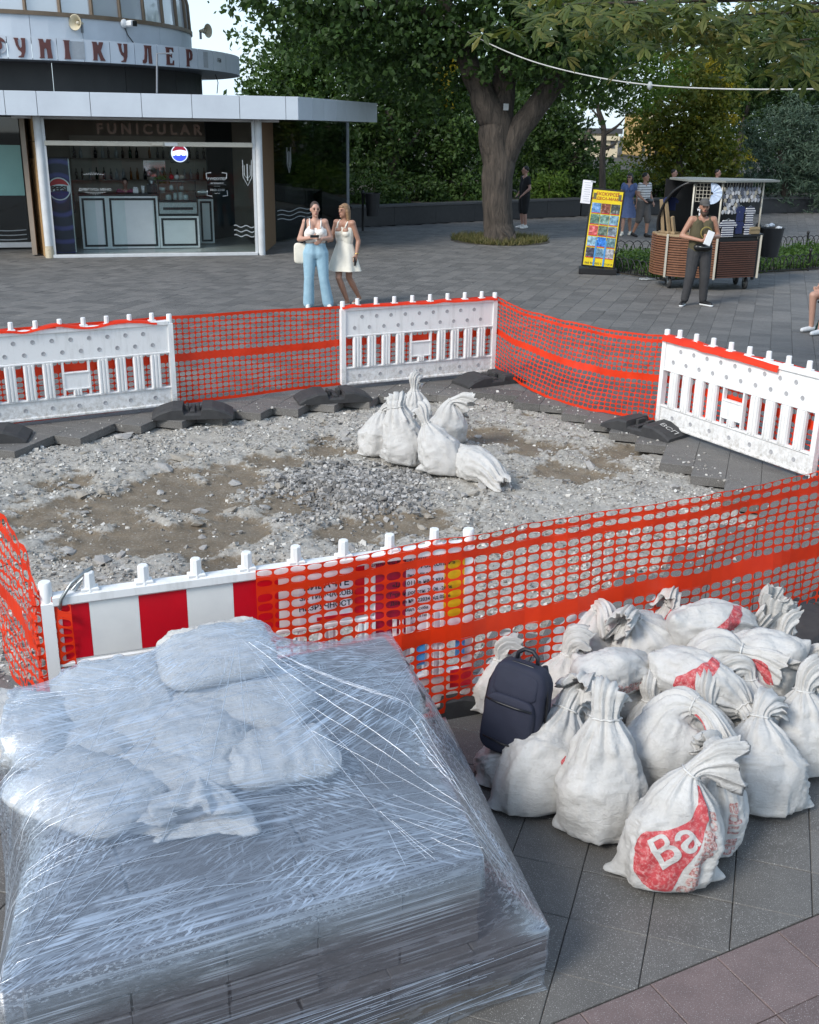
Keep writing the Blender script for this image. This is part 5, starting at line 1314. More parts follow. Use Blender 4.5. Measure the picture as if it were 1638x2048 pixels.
q, th = cyl(-4, 112, RS); me = text_mesh('Ф', .48, M_brown, .012, .02, name='letter'); o = bpy.data.objects.new('letter', me); link(o, kiosk)
o.matrix_local = KI @ frame_M(cp(RS + .012, th, (SZ0 + SZ1) / 2), (math.cos(th), math.sin(th), 0), (0, 0, 1))
q, th = cyl(438, 117, RS); me = text_mesh('ЛБ8', .13, M_blk, .001, .0, name='graffiti'); o = bpy.data.objects.new('graffiti', me); link(o, kiosk)
o.matrix_local = KI @ frame_M(cp(RS + .006, th, (SZ0 + SZ1) / 2 + .02), (math.cos(th), math.sin(th), 0), (0, 0, 1))
M_ghost = pmat('faded_letter_ghost', (.40, .43, .46), (.33, .35, .37), 14, .6)
for px, w in ((150, .26), (165, .12), (411, .2)):
    q, th = cyl(px, 112, RS); M = frame_M(cp(RS + .004, th, (SZ0 + SZ1) / 2), (math.cos(th), math.sin(th), 0), (0, 0, 1)); kp('bare_patch', MB().box((0, 0, 0), (w, .36, .003), M=M), M_ghost, world=True)
DZ = 5.16
prof = [(4.97, 0), (4.93, .7), (4.72, 1.5), (4.2, 2.5), (3.2, 3.5), (1.8, 4.2), (.02, 4.5)]
nseg = 34
for k in range(-6, 19):
    a = k * 2 * math.pi / nseg * .84
    a1 = a + 2 * math.pi / nseg * .84
    vs = []; fs = []
    for (r, z) in prof: vs += [cp(r, a + .004, DZ + z), cp(r, a1 - .004, DZ + z)]
    for i in range(len(prof) - 1): fs.append((2 * i, 2 * i + 1, 2 * i + 3, 2 * i + 2))
    kp('dome_pane', MB().add(vs, fs), M_domeglass, world=True)
    kp('dome_rib', MB().tube([cp(r + .03, a, DZ + z) for r, z in prof[:-1]], .045, 6), M_bronze, world=True)
    if k % 2 == 0: kp('inner_rib', MB().tube([cp(r - .55, a + .09, DZ + z) for r, z in prof[:-2]], .05, 6), M_panel2, world=True)
cpanel('dome_sill', 5.06, -1.3, 2.3, DZ - .03, DZ + .06, M_bronze, .16, 50)
kp('dome_core', MB().lathe([(3.6, 0), (3.4, 1.5), (2.6, 3)], 24, c=(CD[0], CD[1], DZ)), pmat('pale_dome_lining', (.62, .66, .70), None, 1, .7), True, world=True)
# thin pole on the canopy in front of the sign
q = wp(314, 186, FA, FB, .2); q2 = wp(314, 107, FA, FB, .2); q3 = wp(345, 107, FA, FB, .2)
kp('bent_pole', MB().tube([q, q2, q3], .022, 6), M_panel2, world=True)
kp('hanging_wire', MB().tube([dp(430, 146, 31.2), dp(436, 165, 31.2), dp(434, 187, 31.2)], .012, 5), M_blk, world=True)
# things fixed to the pavilion
def horn(label, px, py, Rr, yaw, s=1.0):
    q, th = cyl(px, py, Rr) if cyl(px, py, Rr) else (dp(px, py, 31), 1.2); q = np.array(q)
    t_ = thing('horn_speaker', label, 'loudspeaker', tuple(q), 0, 'horn loudspeakers on the pavilion'); t_.rotation_euler = (R(90), 0, yaw)
    m = MB(); m.lathe([(.03, 0), (.05, .10), (.09, .20), (.165, .28), (.175, .285), (.16, .28), (.08, .19), (.03, .1)], 20); part('horn', m, pmat('cream_horn', (.56, .50, .36), (.45, .40, .28), 10, .5), t_, True)
    m = MB(); m.lathe([(.0001, .21), (.035, .20), (.045, .12), (.04, .05)], 12); part('driver', m, M_alu, t_, True)
    part('bracket', MB().box((0, -.10, .03), (.04, .2, .05)), M_panel2, t_)
horn('cream horn loudspeaker above the sign facing the square, between Н and К', 165, 47, 5.02, R(-20))
horn('grey white horn loudspeaker sticking out at the right rim of the dome', 399, 62, 5.0, R(62))
q, th = cyl(246, 47, 5.02); t_ = thing('security_camera', 'white security camera with a black front below the dome glazing', 'camera', tuple(q), th)
part('mount', MB().lathe([(.10, 0), (.10, .05), (.07, .08), (.0001, .085)], 14, M=Matrix.Rotation(R(90), 4, 'X')), M_wht, t_, True)
part('housing', MB().box((.10, -.16, .0), (.15, .20, .14), bev=.03), M_wht, t_); part('lens_front', MB().box((.13, -.27, .0), (.12, .02, .12), bev=.008), M_blk, t_)
part('cable', MB().tube([(.0, -.03, -.05), (.1, -.03, -.25), (.3, -.03, -.45)], .012, 5), M_blk, t_)

# ------------------------------------------------------------------ the bar inside
def inst(name, label, cat, x, y, z=0.0, rz=0.0, group=None):
    q = fl(x, y, z); return thing(name, label, cat, q, FRZ + rz, group)
def framed(parent, x0, x1, z0, z1, y, ins=.07, bw=.05):
    part('front_panel', MB().box(((x0 + x1) / 2, y, (z0 + z1) / 2), (x1 - x0, .04, z1 - z0), bev=.004), M_wht, parent)
    a, b, c, d = x0 + ins, x1 - ins, z0 + ins, z1 - ins
    for (p, q) in (((a + b) / 2, c), ((a + b) / 2, d)): part('black_strip', MB().box((p, y - .024, q), (b - a, .012, bw)), M_blk, parent)
    for (p, q) in ((a, (c + d) / 2), (b, (c + d) / 2)): part('black_strip', MB().box((p, y - .0235, q), (bw, .011, d - c + bw - .002)), M_blk, parent)
yc = 1.25
c0, c1x, c2x, c3 = [fx(q, 450, yc)[0] for q in (163, 217, 318, 398)]; zt = fx(250, 392, yc)[1]
ct = inst('bar_counter', 'white bar counter with black framed panels inside the glass front', 'counter', 0, 0)
framed(ct, c0, c1x, .06, zt, yc); framed(ct, c1x + .01, c2x, .06, zt, yc)
zl = fx(350, 432, yc)[1]; framed(ct, c2x + .01, c3, .06, zl, yc)
part('counter_top', MB().box(((c0 + c2x) / 2, yc + .27, zt + .025), (c2x - c0 + .06, .62, .05), bev=.008), M_blk, ct)
part('low_top', MB().box(((c2x + c3) / 2, yc + .27, zl + .02), (c3 - c2x, .6, .04), bev=.006), M_blk, ct)
part('carcass', MB().box(((c0 + c2x) / 2, yc + .28, zt / 2 + .02), (c2x - c0 - .02, .5, zt - .06)), M_wht, ct)
part('low_carcass', MB().box(((c2x + c3) / 2 + .01, yc + .28, zl / 2 + .02), (c3 - c2x - .04, .5, zl - .06)), M_wht, ct)
c5, c6 = [fx(q, 450, 2.2)[0] for q in (398, 420)]
c2t = inst('side_counter', 'narrow white framed counter beside the display case', 'counter', 0, 0); framed(c2t, c5, c6 + .1, .06, 1.12, 2.2); part('top', MB().box(((c5 + c6) / 2 + .05, 2.45, 1.14), (c6 - c5 + .1, .5, .04)), M_blk, c2t)
dc = inst('display_case', 'small glazed pastry display case with a steel base on the counter', 'display case', (c2x + c3) / 2, yc + .25, zl + .04)
w = c3 - c2x - .06; part('steel_base', MB().box((0, 0, .14), (w, .5, .27), bev=.01), M_steel, dc); part('vent_strip', MB().box((0, -.256, .13), (w * .8, .01, .06)), M_blk, dc)
for z in (.29, .52, .76): part('shelf', MB().box((0, 0, z), (w, .48, .02)), M_blk if z != .52 else M_glass, dc)
part('front_glass', MB().box((0, -.245, .53), (w, .008, .44)), M_glass, dc)
for sx in (-1, 1): part('corner_post', MB().box((sx * (w / 2 - .012), -.24, .53), (.02, .02, .46)), M_blk, dc)
for k, (x, z, r, h) in enumerate(((-.25, .31, .07, .14), (-.05, .31, .05, .18), (.12, .31, .06, .2), (.26, .31, .06, .13), (-.15, .54, .05, .12), (.15, .54, .05, .1))):
    g_ = inst('jar', ['tall white jar in the display case', 'small white jar in the display case'][k % 2], 'jar', (c2x + c3) / 2 + x * .8, yc + .25, zl + .04 + z, group='jars in the pastry display case')
    part('glass_body', MB().lathe([(.0001, 0), (r, 0), (r, h * .8), (r * .6, h * .92)], 12), M_wht, g_, True); part('lid', MB().lathe([(r * .65, h * .9), (r * .65, h), (.0001, h)], 12), M_steel, g_, True)
# fridge with the round logo
def disc_logo(parent, M, r, names, mats, txt='PEPSI', y=0.0):
    """white ring, red top, blue bottom, white band with lettering; in the x,z plane"""
    n = 40
    part('logo_disc', MB().add([(r * math.cos(2 * math.pi * k / n), 0, r * math.sin(2 * math.pi * k / n)) for k in range(n)], [tuple(range(n))], M), mats[0], parent)
    def seg(sgn, z0, bow):
        P = []; rr = r * .90
        for i in range(25):
            x = -rr + 2 * rr * i / 24; zb = z0 * r + bow * r * math.sin(math.pi * (i / 24) * 1.0 - .2) * .25
            P.append((x, zb))
        top = [(rr * math.cos(math.pi * k / 24), sgn * rr * math.sin(math.pi * k / 24)) for k in range(25)]
        poly = [(x, z) for x, z in P if x * x + z * z < rr * rr]; x0 = poly[0]; x1 = poly[-1]
        arc = [(x, z) for x, z in top if (z > x1[1] if sgn > 0 else z < x1[1])]
        allp = poly + arc
        return MB().add([(x, -.004, z) for x, z in allp], [tuple(range(len(allp)))], M)
    part('red_field', seg(1, .22, .8), mats[1], parent); part('blue_field', seg(-1, -.30, .8), mats[2], parent)
    me = text_mesh(txt, r * .62, mats[3], .001, r * .035); o = part('lettering', me, None, parent); o.matrix_local = M @ Matrix.Translation((0, -.008, -.0)) @ Matrix.Rotation(R(90), 4, 'X')
M_pblue = pmat('deep_blue_print', (.010, .012, .052), (.030, .028, .110), 2.2, .3); M_pblue2 = pmat('logo_blue', (.012, .020, .16), None, 5, .3)
t = NT('fridge_graphic'); p = t.obj(); wv = t.n('TexWave', wave_type='RINGS', rings_direction='Y', i_Scale=1.1, i_Distortion=.8, i_Detail=1); t.link(t.mapv(p, (1, 1, 1), (0, 0, 0), (0, 0, -1.32)), wv.inputs['Vector'])
t.bsdf(t.ramp(wv.outputs['Fac'], [(.62, (.008, .009, .034)), (.96, (.055, .050, .200))]), .3); M_fridge = t.m
xf0, xf1 = fx(103, 450, .35)[0], fx(143, 450, .35)[0]; zf = fx(120, 316, .35)[1]; wf = xf1 - xf0 + .04
fr_ = inst('drinks_fridge', 'tall dark blue drinks fridge with a round soda logo at the left window', 'fridge', (xf0 + xf1) / 2 + .02, .62)
part('cabinet', MB().box((0, .02, zf / 2 + .03), (wf, .54, zf - .06), bev=.012), M_fridge, fr_); part('plinth', MB().box((0, .02, .04), (wf - .04, .5, .06)), M_blk, fr_)
part('door_edge', MB().box((wf / 2 + .012, -.2, zf / 2 + .03), (.022, .1, zf - .1), bev=.004), M_steel, fr_); part('handle', MB().tube([(wf / 2 + .05, -.26, .95), (wf / 2 + .07, -.28, .95), (wf / 2 + .07, -.28, 1.35), (wf / 2 + .05, -.26, 1.35)], .012, 6), M_blk, fr_)
disc_logo(fr_, Matrix.Translation((.0, -.256, fx(115, 378, .35)[1])), .245, None, (M_wht, pmat('logo_red', (.55, .012, .02), None, 5, .3), M_pblue2, M_blk))
# lit round sign
sx_, sz_ = fx(359, 307, .8)
ls = inst('lit_round_sign', 'small round lit soda sign hanging in the bar window', 'sign', sx_, .8, sz_)
disc_logo(ls, Matrix.Identity(4), .19, None, (emat('lit_white', (.8, .85, 1), .7), emat('lit_red', (.25, .01, .03), .8), emat('lit_blue', (.03, .05, .9), 1.3), emat('lit_letters', (.9, .95, 1), 1.2)))
part('back_box', MB().box((0, .04, 0), (.42, .06, .42), bev=.02), M_blk, ls)
# shelves with bottles at the back
sh = inst('bottle_shelf', 'wooden wall shelves for bottles behind the bar', 'shelf', 2.2, 4.0)
part('back_panel', MB().box((0, .17, 1.75), (3.4, .03, 1.6)), pmat('shelf_back', (.52, .47, .40), (.42, .38, .32), 2, .7), sh)
zs = [fx(250, q, 4.0)[1] for q in (345, 318)]
zs = [1.50, 2.02]
for z in zs: part('shelf_board', MB().box((0, 0, z - .02), (3.4, .30, .03)), pmat('shelf_wood', (.20, .16, .12), None, 6, .6), sh)
part('mirror', MB().box((.35, .14, 1.76), (.55, .02, .40)), pmat('mirror', (.75, .80, .82), None, 2, .06, metal=1.0), sh)
mats = [pmat('brown_bottle', (.035, .018, .010), None, 9, .15), pmat('green_bottle', (.012, .035, .016), None, 9, .15), pmat('clear_bottle', (.34, .37, .38), None, 9, .12), pmat('amber_bottle', (.20, .075, .015), None, 9, .15), pmat('dark_bottle', (.012, .012, .014), None, 9, .15)]
bms = []
for k in range(5):
    m = MB(); r = .034 + .006 * (k % 3); h_ = .27 + .03 * (k % 2); m.lathe([(.0001, 0), (r, 0), (r, h_ * .58), (r * .38, h_ * .76), (r * .34, h_), (.0001, h_)], 10); bms.append(m.mesh('bottle', mats[k], True))
cols_ = ['brown', 'green', 'clear', 'amber', 'dark']; rgb = random.Random(4)
for zi, z in enumerate(zs):
    for k in range(20):
        if rgb.random() < .12: continue
        q = rgb.randrange(5); x = 2.2 - 1.6 + k * 3.2 / 19; fq = fl(x + rgb.uniform(-.02, .02), 4.0 - .04, z - .005)
        o = bpy.data.objects.new('bottle', bms[q]); link(o); o.location = fq
        tag(o, f'{cols_[q]} glass bottle on the {"upper" if zi else "lower"} bar shelf', 'bottle', f'{cols_[q]} bottles on the {"upper" if zi else "lower"} bar shelf')
# cups, plant, papers on the glass
xq, zq = fx(287, 392, yc + .2)
g_ = inst('paper_cup', 'white paper takeaway cup on the bar counter', 'cup', xq, yc + .25, zt + .05); part('cup_body', MB().lathe([(.0001, 0), (.032, 0), (.045, .15), (.042, .15), (.03, .01)], 14), M_wht, g_, True); part('lid', MB().lathe([(.047, .148), (.045, .165), (.0001, .168)], 14), M_wht, g_, True)
g_ = inst('napkin_box', 'squat pale napkin box on the bar counter', 'box', fx(272, 392, yc + .2)[0], yc + .25, zt + .05); part('box_body', MB().box((0, 0, .06), (.12, .12, .12), bev=.015), M_wht, g_); part('napkins', MB().box((0, 0, .13), (.09, .09, .02)), M_paper, g_)
g_ = inst('coffee_machine', 'black coffee grinder on the bar counter', 'coffee machine', fx(305, 392, yc + .2)[0], yc + .3, zt + .05); part('machine_body', MB().box((0, 0, .10), (.24, .26, .20), bev=.02), M_blk, g_); part('hopper', MB().lathe([(.05, .2), (.08, .30), (.0001, .31)], 12), M_steel, g_, True)
M_leafpot = rnd_mat('houseplant_leaf', [(0, (.05, .12, .03)), (1, (.13, .24, .06))], .5, 9, 0)
g_ = inst('potted_plant', 'leafy green potted plant beside the display case', 'plant', fx(325, 385, yc + .3)[0], yc + .34, zt + .05)
part('pot', MB().lathe([(.0001, 0), (.06, 0), (.08, .13), (.07, .13)], 12), M_wht, g_, True)
m = MB()
for k in range(90):
    a, b = random.uniform(0, 6.28), random.uniform(.1, 1.3); r = random.uniform(.08, .24); c = Vector((r * math.cos(a) * math.sin(b), r * math.sin(a) * math.sin(b), .18 + r * math.cos(b))); u = Vector((random.gauss(0, 1), random.gauss(0, 1), random.gauss(0, 1))).normalized() * .045; w_ = u.orthogonal().normalized() * .022
    m.add([c - u, c + w_, c + u, c - w_], [(0, 1, 2, 3)])
part('leaves', m, M_leafpot, g_)
tp = inst('beer_tap', 'row of beer taps with round badges behind the display case', 'beer tap', fx(355, 380, yc + .4)[0], yc + .5, zt + .05); part('tap_tower', MB().box((0, 0, .26), (.36, .08, .08), bev=.02), M_steel, tp)
for k in range(3): part('badge', MB().lathe([(.0001, .02), (.055, .02), (.055, 0), (.0001, 0)], 16, M=Matrix.Translation((-.12 + .12 * k, -.05, .36)) @ Matrix.Rotation(R(90), 4, 'X')), [M_redprint, M_wht, M_alu][k], tp, True); part('tap_leg', MB().tube([(-.12 + .12 * k, 0, 0), (-.12 + .12 * k, 0, .34)], .016, 6), M_steel, tp)
xh, zh = fx(434, 369)
ob = inst('opening_hours_sticker', 'black opening hours sticker with white lettering on the glass door', 'sticker', xh, .02, zh)
part('sheet', MB().box((0, 0, 0), (.40, .46, .006)), M_blk, ob)
for txt, z, s in (('ФУНІКУЛЕР', .12, .075), ('ми працюємо', .03, .045), ('щодня', -.035, .045), ('10:00-22:00', -.12, .07)): part('lettering', text_mesh(txt, s, M_etch, 0, s * .02), None, ob, loc=(0, -.0045, z), rot=(R(90), 0, 0))
for sx in (-1, 1):
    for sz in (-1, 1): part('corner_ornament', MB().tube([(sx * .22, -.005, sz * .13), (sx * .23, -.005, sz * .24), (sx * .12, -.005, sz * .255)], .012, 5), M_etch, ob)
part('ornament', MB().tube([(-.06, -.005, -.19), (-.02, -.005, -.2), (.0, -.005, -.18), (.02, -.005, -.2), (.06, -.005, -.19)], .006, 5), M_etch, ob)
xh, zh = fx(189, 366)
ob = inst('menu_sticker', 'white scrollwork menu sticker on the left glass pane', 'sticker', xh, .018, zh)
part('lettering', text_mesh('ДИВИТИСЬ МЕНЮ', .075, M_etch, 0, .001), None, ob, loc=(0, -.002, -.14), rot=(R(90), 0, 0))
for z0_, s in ((.17, 1), (-.19, -1)):
    for k in range(9): x = -.2 + k * .05; part('scroll', MB().tube([(x - .02, 0, z0_), (x, 0, z0_ + s * (.07 - abs(k - 4) * .014)), (x + .02, 0, z0_)], .006, 4), M_etch, ob)
xh, zh = fx(405, 384); ob = inst('paper_note', 'pale blue paper note taped inside the glass door', 'note', xh, .045, zh); part('sheet', MB().box((0, 0, 0), (.22, .16, .004)), pmat('pale_blue_paper', (.55, .75, .78), None, 5, .7), ob)
for k in range(3): part('printed_line', MB().box((0, -.003, .04 - k * .04), (.15, .002, .012)), M_panel2, ob)
# ------------------------------------------------------------------ park behind: wall, beds, trees
M_granite = pmat('dark_granite', (.030, .030, .033), (.018, .018, .020), 9, .35, .1, 120)
M_grcap = pmat('granite_coping', (.075, .075, .078), (.045, .045, .048), 9, .4, .1, 120)
def wall_run(label, a, b, h=.62):
    a, b = np.array(a), np.array(b); d = b - a; L = np.linalg.norm(d); rz = math.atan2(d[1], d[0])
    t = thing('planter_wall', label, 'wall', (a[0], a[1], 0), rz); n = max(1, int(round(L / 1.6)))
    for k in range(n):
        part('granite_slab', MB().box(((k + .5) * L / n, .17, (h - .08) / 2), (L / n - .008, .34, h - .08), bev=.006), M_granite, t)
        part('coping_slab', MB().box(((k + .5) * L / n, .16, h - .04), (L / n - .006, .42, .076), bev=.008), M_grcap, t)
wall_run('dark granite planter wall behind the pavilion pillar', WALLP[1], WALLP[2]); wall_run('long dark granite planter wall behind the big trunk', WALLP[2] + np.array([.02, 0]), WALLP[3])
wall_run('dark granite planter wall at the far right behind the bin', WALLP[3] + np.array([.03, .01]), WALLP[4], .58)
bed_ = MB().add([(p[0], p[1] + .3, .47) for p in WALLP] + [(60, 140, .47), (-40, 140, .47)], [tuple(range(len(WALLP) + 2))]); o = part('park_bed', bed_, M_soil_far); tag(o, kind='structure')

def leafcloud(blobs, n, size, seed, shell=.5, clump=14, sig=.16, aspect=.5, up=.5, droop=0.0):
    rg = np.random.default_rng(seed); B = np.array([(*b[:3], *(b[3] if hasattr(b[3], '__len__') else (b[3],) * 3)) for b in blobs], float)
    w = (B[:, 3] * B[:, 4] * B[:, 5]) ** .75; w /= w.sum(); nc = max(8, n // clump)
    i = rg.choice(len(B), nc, p=w); d = rg.normal(size=(nc, 3)); d /= np.linalg.norm(d, axis=1)[:, None]
    r = (shell + (1 - shell) * rg.uniform(0, 1, nc) ** .6); r *= .82 + .36 * rg.uniform(0, 1, nc)
    cc = B[i, :3] + d * r[:, None] * B[i, 3:6]
    j = rg.integers(0, nc, n); s = sig * (.6 + .9 * rg.uniform(0, 1, nc))[j]
    off = rg.normal(size=(n, 3)) * s[:, None]; off[:, 2] *= .6; P = cc[j] + off; P[:, 2] -= droop * np.abs(off[:, 0])
    nrm = rg.normal(size=(n, 3)) * .8 + d[j] * .5; nrm[:, 2] += up; nrm /= np.linalg.norm(nrm, axis=1)[:, None]
    t = rg.normal(size=(n, 3)); t -= nrm * (t * nrm).sum(1)[:, None]; t /= np.linalg.norm(t, axis=1)[:, None]; b = np.cross(nrm, t)
    L = size * rg.uniform(.6, 1.35, n)[:, None]; W = L * aspect
    V = np.stack([P - t * L * .5, P + b * W * .5 - nrm * L * .06, P + t * L * .5, P - b * W * .5 - nrm * L * .06], 1).reshape(-1, 3)
    return V, np.arange(4 * n).reshape(n, 4)
def leafmat(name, stops, trans=.42, rough=.55):
    t = NT(name); g = t.n('NewGeometry'); c = t.ramp(g.outputs['Random Per Island'], stops)
    b = t.bsdf(c, rough, spec=.35, out=False); tr = t.n('BsdfTranslucent'); t.link(t.mix(1.0, c, (1.0, 1.0, .45), 'MULTIPLY'), tr.inputs['Color'])
    m = t.n('MixShader', i_Fac=trans); t.link(b, m.inputs[1]); t.link(tr.outputs[0], m.inputs[2]); t.link(m.outputs[0], t.out.inputs['Surface']); return t.m
L_dark = leafmat('dark_green_leaf', [(0, (0.030, 0.061, 0.018)), (.6, (0.049, 0.098, 0.025)), (1, (0.075, 0.129, 0.032))])
L_mid = leafmat('mid_green_leaf', [(0, (0.036, 0.078, 0.021)), (.6, (0.066, 0.127, 0.030)), (1, (0.099, 0.173, 0.039))])
L_bright = leafmat('bright_green_leaf', [(0, (0.061, 0.123, 0.021)), (.6, (0.108, 0.189, 0.032)), (1, (0.158, 0.246, 0.040))], .45)
L_yel = leafmat('yellow_green_leaf', [(0, (0.079, 0.109, 0.016)), (.6, (0.131, 0.160, 0.025)), (1, (0.210, 0.196, 0.028))], .45)
L_blue = leafmat('blue_green_needle', [(0, (0.038, 0.070, 0.046)), (.6, (0.067, 0.109, 0.071)), (1, (0.105, 0.152, 0.101))], .15)
L_flower = leafmat('yellow_blossom', [(0, (.30, .24, .02)), (1, (.48, .38, .03))], .4)
L_chest = leafmat('chestnut_leaf', [(0, (0.050, 0.079, 0.019)), (.5, (0.084, 0.115, 0.027)), (.85, (0.126, 0.147, 0.035)), (1, (0.189, 0.166, 0.047))], .40)
L_grass = leafmat('dry_grass', [(0, (.06, .085, .025)), (.5, (.13, .125, .045)), (1, (.24, .20, .09))], .3)
t = NT('bark'); p = t.pos(); h = t.noise(t.mapv(p, (9, 9, 1.6)), 1.0, 6, .7, .8); t.bsdf(t.ramp(h, [(.3, (.026, .023, .020)), (.7, (.130, .105, .085))]), .95, 0, t.bump(h, 1.0, .09)); M_bark = t.m
def limb(mb, pts, rs, n=12, seed=0):
    P = catmull(pts, len(pts) * 5); Rr = np.interp(np.linspace(0, 1, len(P)), np.linspace(0, 1, len(rs)), rs)
    for i in range(len(P)): P[i, :2] += (np.array([float(vnoise(i * .5, seed)), float(vnoise(i * .5, seed + 9.5))]) - .5) * Rr[i] * .35
    mb.tube(P, list(Rr), n)
def tree(label, base, trunk, blobs, n, size, mat, seed, name='tree', group=None, cat='tree', extra=None, **kw):
    base = np.array(base, float); t = thing(name, label, cat, tuple(base), 0, group)
    mb = MB()
    for pts, rs in trunk: limb(mb, [np.array(q) - base for q in pts], rs, 10, seed)
    if trunk: part('trunk', mb, M_bark, t, True)
    V, F = leafcloud([(*(np.array(b[:3]) - base), b[3]) for b in blobs], n, size, seed, **kw)
    part('crown', npmesh('crown', V, F, mat), None, t)
    if extra:
        bl, n2, s2, m2 = extra; V, F = leafcloud([(*(np.array(b[:3]) - base), b[3]) for b in bl], n2, s2, seed + 1, sig=.10, clump=22); part('blossom', npmesh('blossom', V, F, m2), None, t)
    return t
def D(px, py, Y): return tuple(dp(px, py, Y))
TY = 29.3
bb = [(D(px, py, Y), r) for px, py, Y, r in [(490, -8, 27.5, .55), (560, 2, 27.5, .7), (650, 30, 28, 1.3), (720, 60, 28.5, 1.3), (800, 80, 29.5, 1.2), (860, 160, 30, 1.1), (900, 70, 30.5, 1.0), (1000, 50, 28.2, 1.3), (1075, 90, 29.8, 1.0), (1110, 60, 28, 1.5),
      (1180, 120, 28.6, 1.1), (1015, 110, 29.9, .6), (1075, 175, 30.2, .5), (1190, 170, 29.6, .7), (760, 130, 30.5, 1.0), (960, -90, 29, 2.4), (1120, -90, 29, 3), (800, -90, 29, 3), (620, -80, 29, 2.2), (1250, -40, 29, 1.8)]]
tree('big old tree with a thick forked trunk standing in a ring of dry grass', D(998, 478, TY), [
    ([D(1000, 486, TY), D(999, 470, TY), D(997, 420, TY), D(994, 350, TY), D(992, 290, TY), D(988, 235, TY), D(955, 170, TY), D(928, 100, TY), D(903, 35, TY), D(862, -40, TY)], [.50, .41, .385, .41, .45, .42, .29, .25, .21, .15]),
    ([D(1000, 330, TY), D(1030, 270, TY - .1), D(1068, 222, TY - .2), D(1108, 165, TY - .2), D(1140, 110, TY), D(1180, 30, TY), D(1215, -40, TY)], [.34, .31, .28, .27, .26, .23, .18]),
    ([D(992, 260, TY), D(1005, 195, TY + .2), D(1016, 120, TY + .3), D(1040, 30, TY + .3), D(1060, -60, TY)], [.40, .32, .28, .22, .16]),
    ([D(925, 70, TY), D(884, 42, TY - .2), D(835, 16, TY - .4), D(785, 8, TY - .6), D(720, 20, TY - .8)], [.17, .14, .11, .09, .04])],
    [(*c, r) for c, r in bb], 30000, .17, L_dark, 3, name='old_tree', shell=.45, sig=.20, aspect=.65)
o = part('tag_plate', MB().box((0, 0, 0), (.13, .02, .16), bev=.004), M_etch); o.location = D(1012, 214, 28.85); tag(o, 'small white plate nailed to the big trunk below its fork', 'plate')
def bg(label, pxs, n, size, mat, seed, trunk=None, base=None, extra=None, **kw):
    bl = [(*D(px, py, Y), r) for px, py, Y, r in pxs]; Y0 = pxs[0][2]; px0 = trunk[0] if trunk else pxs[0][0]
    b = dp(px0, 420, Y0); b[2] = .47
    tr = []
    if trunk:
        pts = [b] + [dp(px, py, Y0) for px, py in trunk[1]]; r0 = trunk[2]; tr = [(pts, list(np.linspace(r0, r0 * .4, len(pts))))]
        for px, py, qx, qy in (trunk[3] if len(trunk) > 3 else []): tr.append(([dp(px, py, Y0), dp((px + qx) / 2 + 6, (py + qy) / 2, Y0), dp(qx, qy, Y0)], [r0 * .5, r0 * .35, r0 * .15]))
    ex = ([(*D(px, py, Y), r) for px, py, Y, r in extra[0]], *extra[1:]) if extra else None
    return tree(label, b, tr, bl, n, size, mat, seed, group='park trees behind the planter wall', extra=ex, **kw)
bg('leafy tree rising behind the right end of the pavilion canopy, beside open sky', [(530, 170, 40, 1.0), (575, 130, 40, 1.1), (625, 135, 40, 1.5), (660, 180, 40, 1.6), (500, 190, 40, .55), (560, 210, 40, 1.2), (620, 240, 40, 1.3), (650, 70, 41, 1.5), (560, 300, 40, 1.5), (640, 310, 40, 1.5), (700, 90, 42, 2.0)], 15000, .20, L_mid, 11, (648, [(640, 330), (625, 260), (612, 200)], .22, [(630, 280, 580, 230), (640, 320, 690, 260)]))
bg('dark tree between the canopy pillar and the big trunk', [(740, 230, 39, 1.5), (800, 190, 40, 1.7), (760, 310, 39, 1.4), (830, 290, 40, 1.5), (700, 290, 38.5, 1.1), (860, 350, 40, 1.2), (760, 130, 42, 1.8)], 12000, .19, L_dark, 12, (790, [(784, 350), (790, 290), (775, 220)], .24, [(786, 320, 840, 260), (786, 330, 735, 270)]))
bg('tree with hanging yellow blossoms left of the big trunk', [(880, 170, 40, 1.2), (920, 230, 40, 1.2), (890, 290, 40, 1.3), (930, 330, 40, 1.1), (850, 110, 42, 1.4)], 8000, .18, L_mid, 13, (905, [(902, 360), (905, 290), (890, 230)], .15, [(904, 320, 940, 260)]), extra=([(892, 145, 39, .33), (884, 170, 39, .28), (900, 128, 39, .25), (893, 200, 39, .2)], 480, .12, L_flower))
bg('tree filling the gap right behind the big trunk', [(1070, 270, 41, 1.4), (1110, 220, 42, 1.5), (1080, 340, 41, 1.3), (1130, 300, 41, 1.1), (1150, 360, 41, .9), (1040, 180, 43, 1.6)], 10000, .19, L_dark, 14, (1100, [(1120, 370), (1150, 320), (1180, 260)], .20, [(1145, 330, 1185, 290)]))
bg('feathery bright green tree hanging over the yellow sign', [(1190, 70, 36, 1.2), (1240, 120, 36, 1.2), (1200, 160, 36, .9), (1280, 90, 36, 1.1), (1290, 170, 36, .9), (1250, 200, 37, .7), (1330, 130, 37, 1.0), (1180, 20, 37, 1.5), (1290, 20, 37, 1.6)], 12000, .17, L_bright, 15, (1205, [(1204, 330), (1207, 260), (1195, 200), (1215, 130)], .12, [(1206, 270, 1250, 235), (1206, 260, 1180, 215), (1206, 300, 1235, 280)]), aspect=.35)
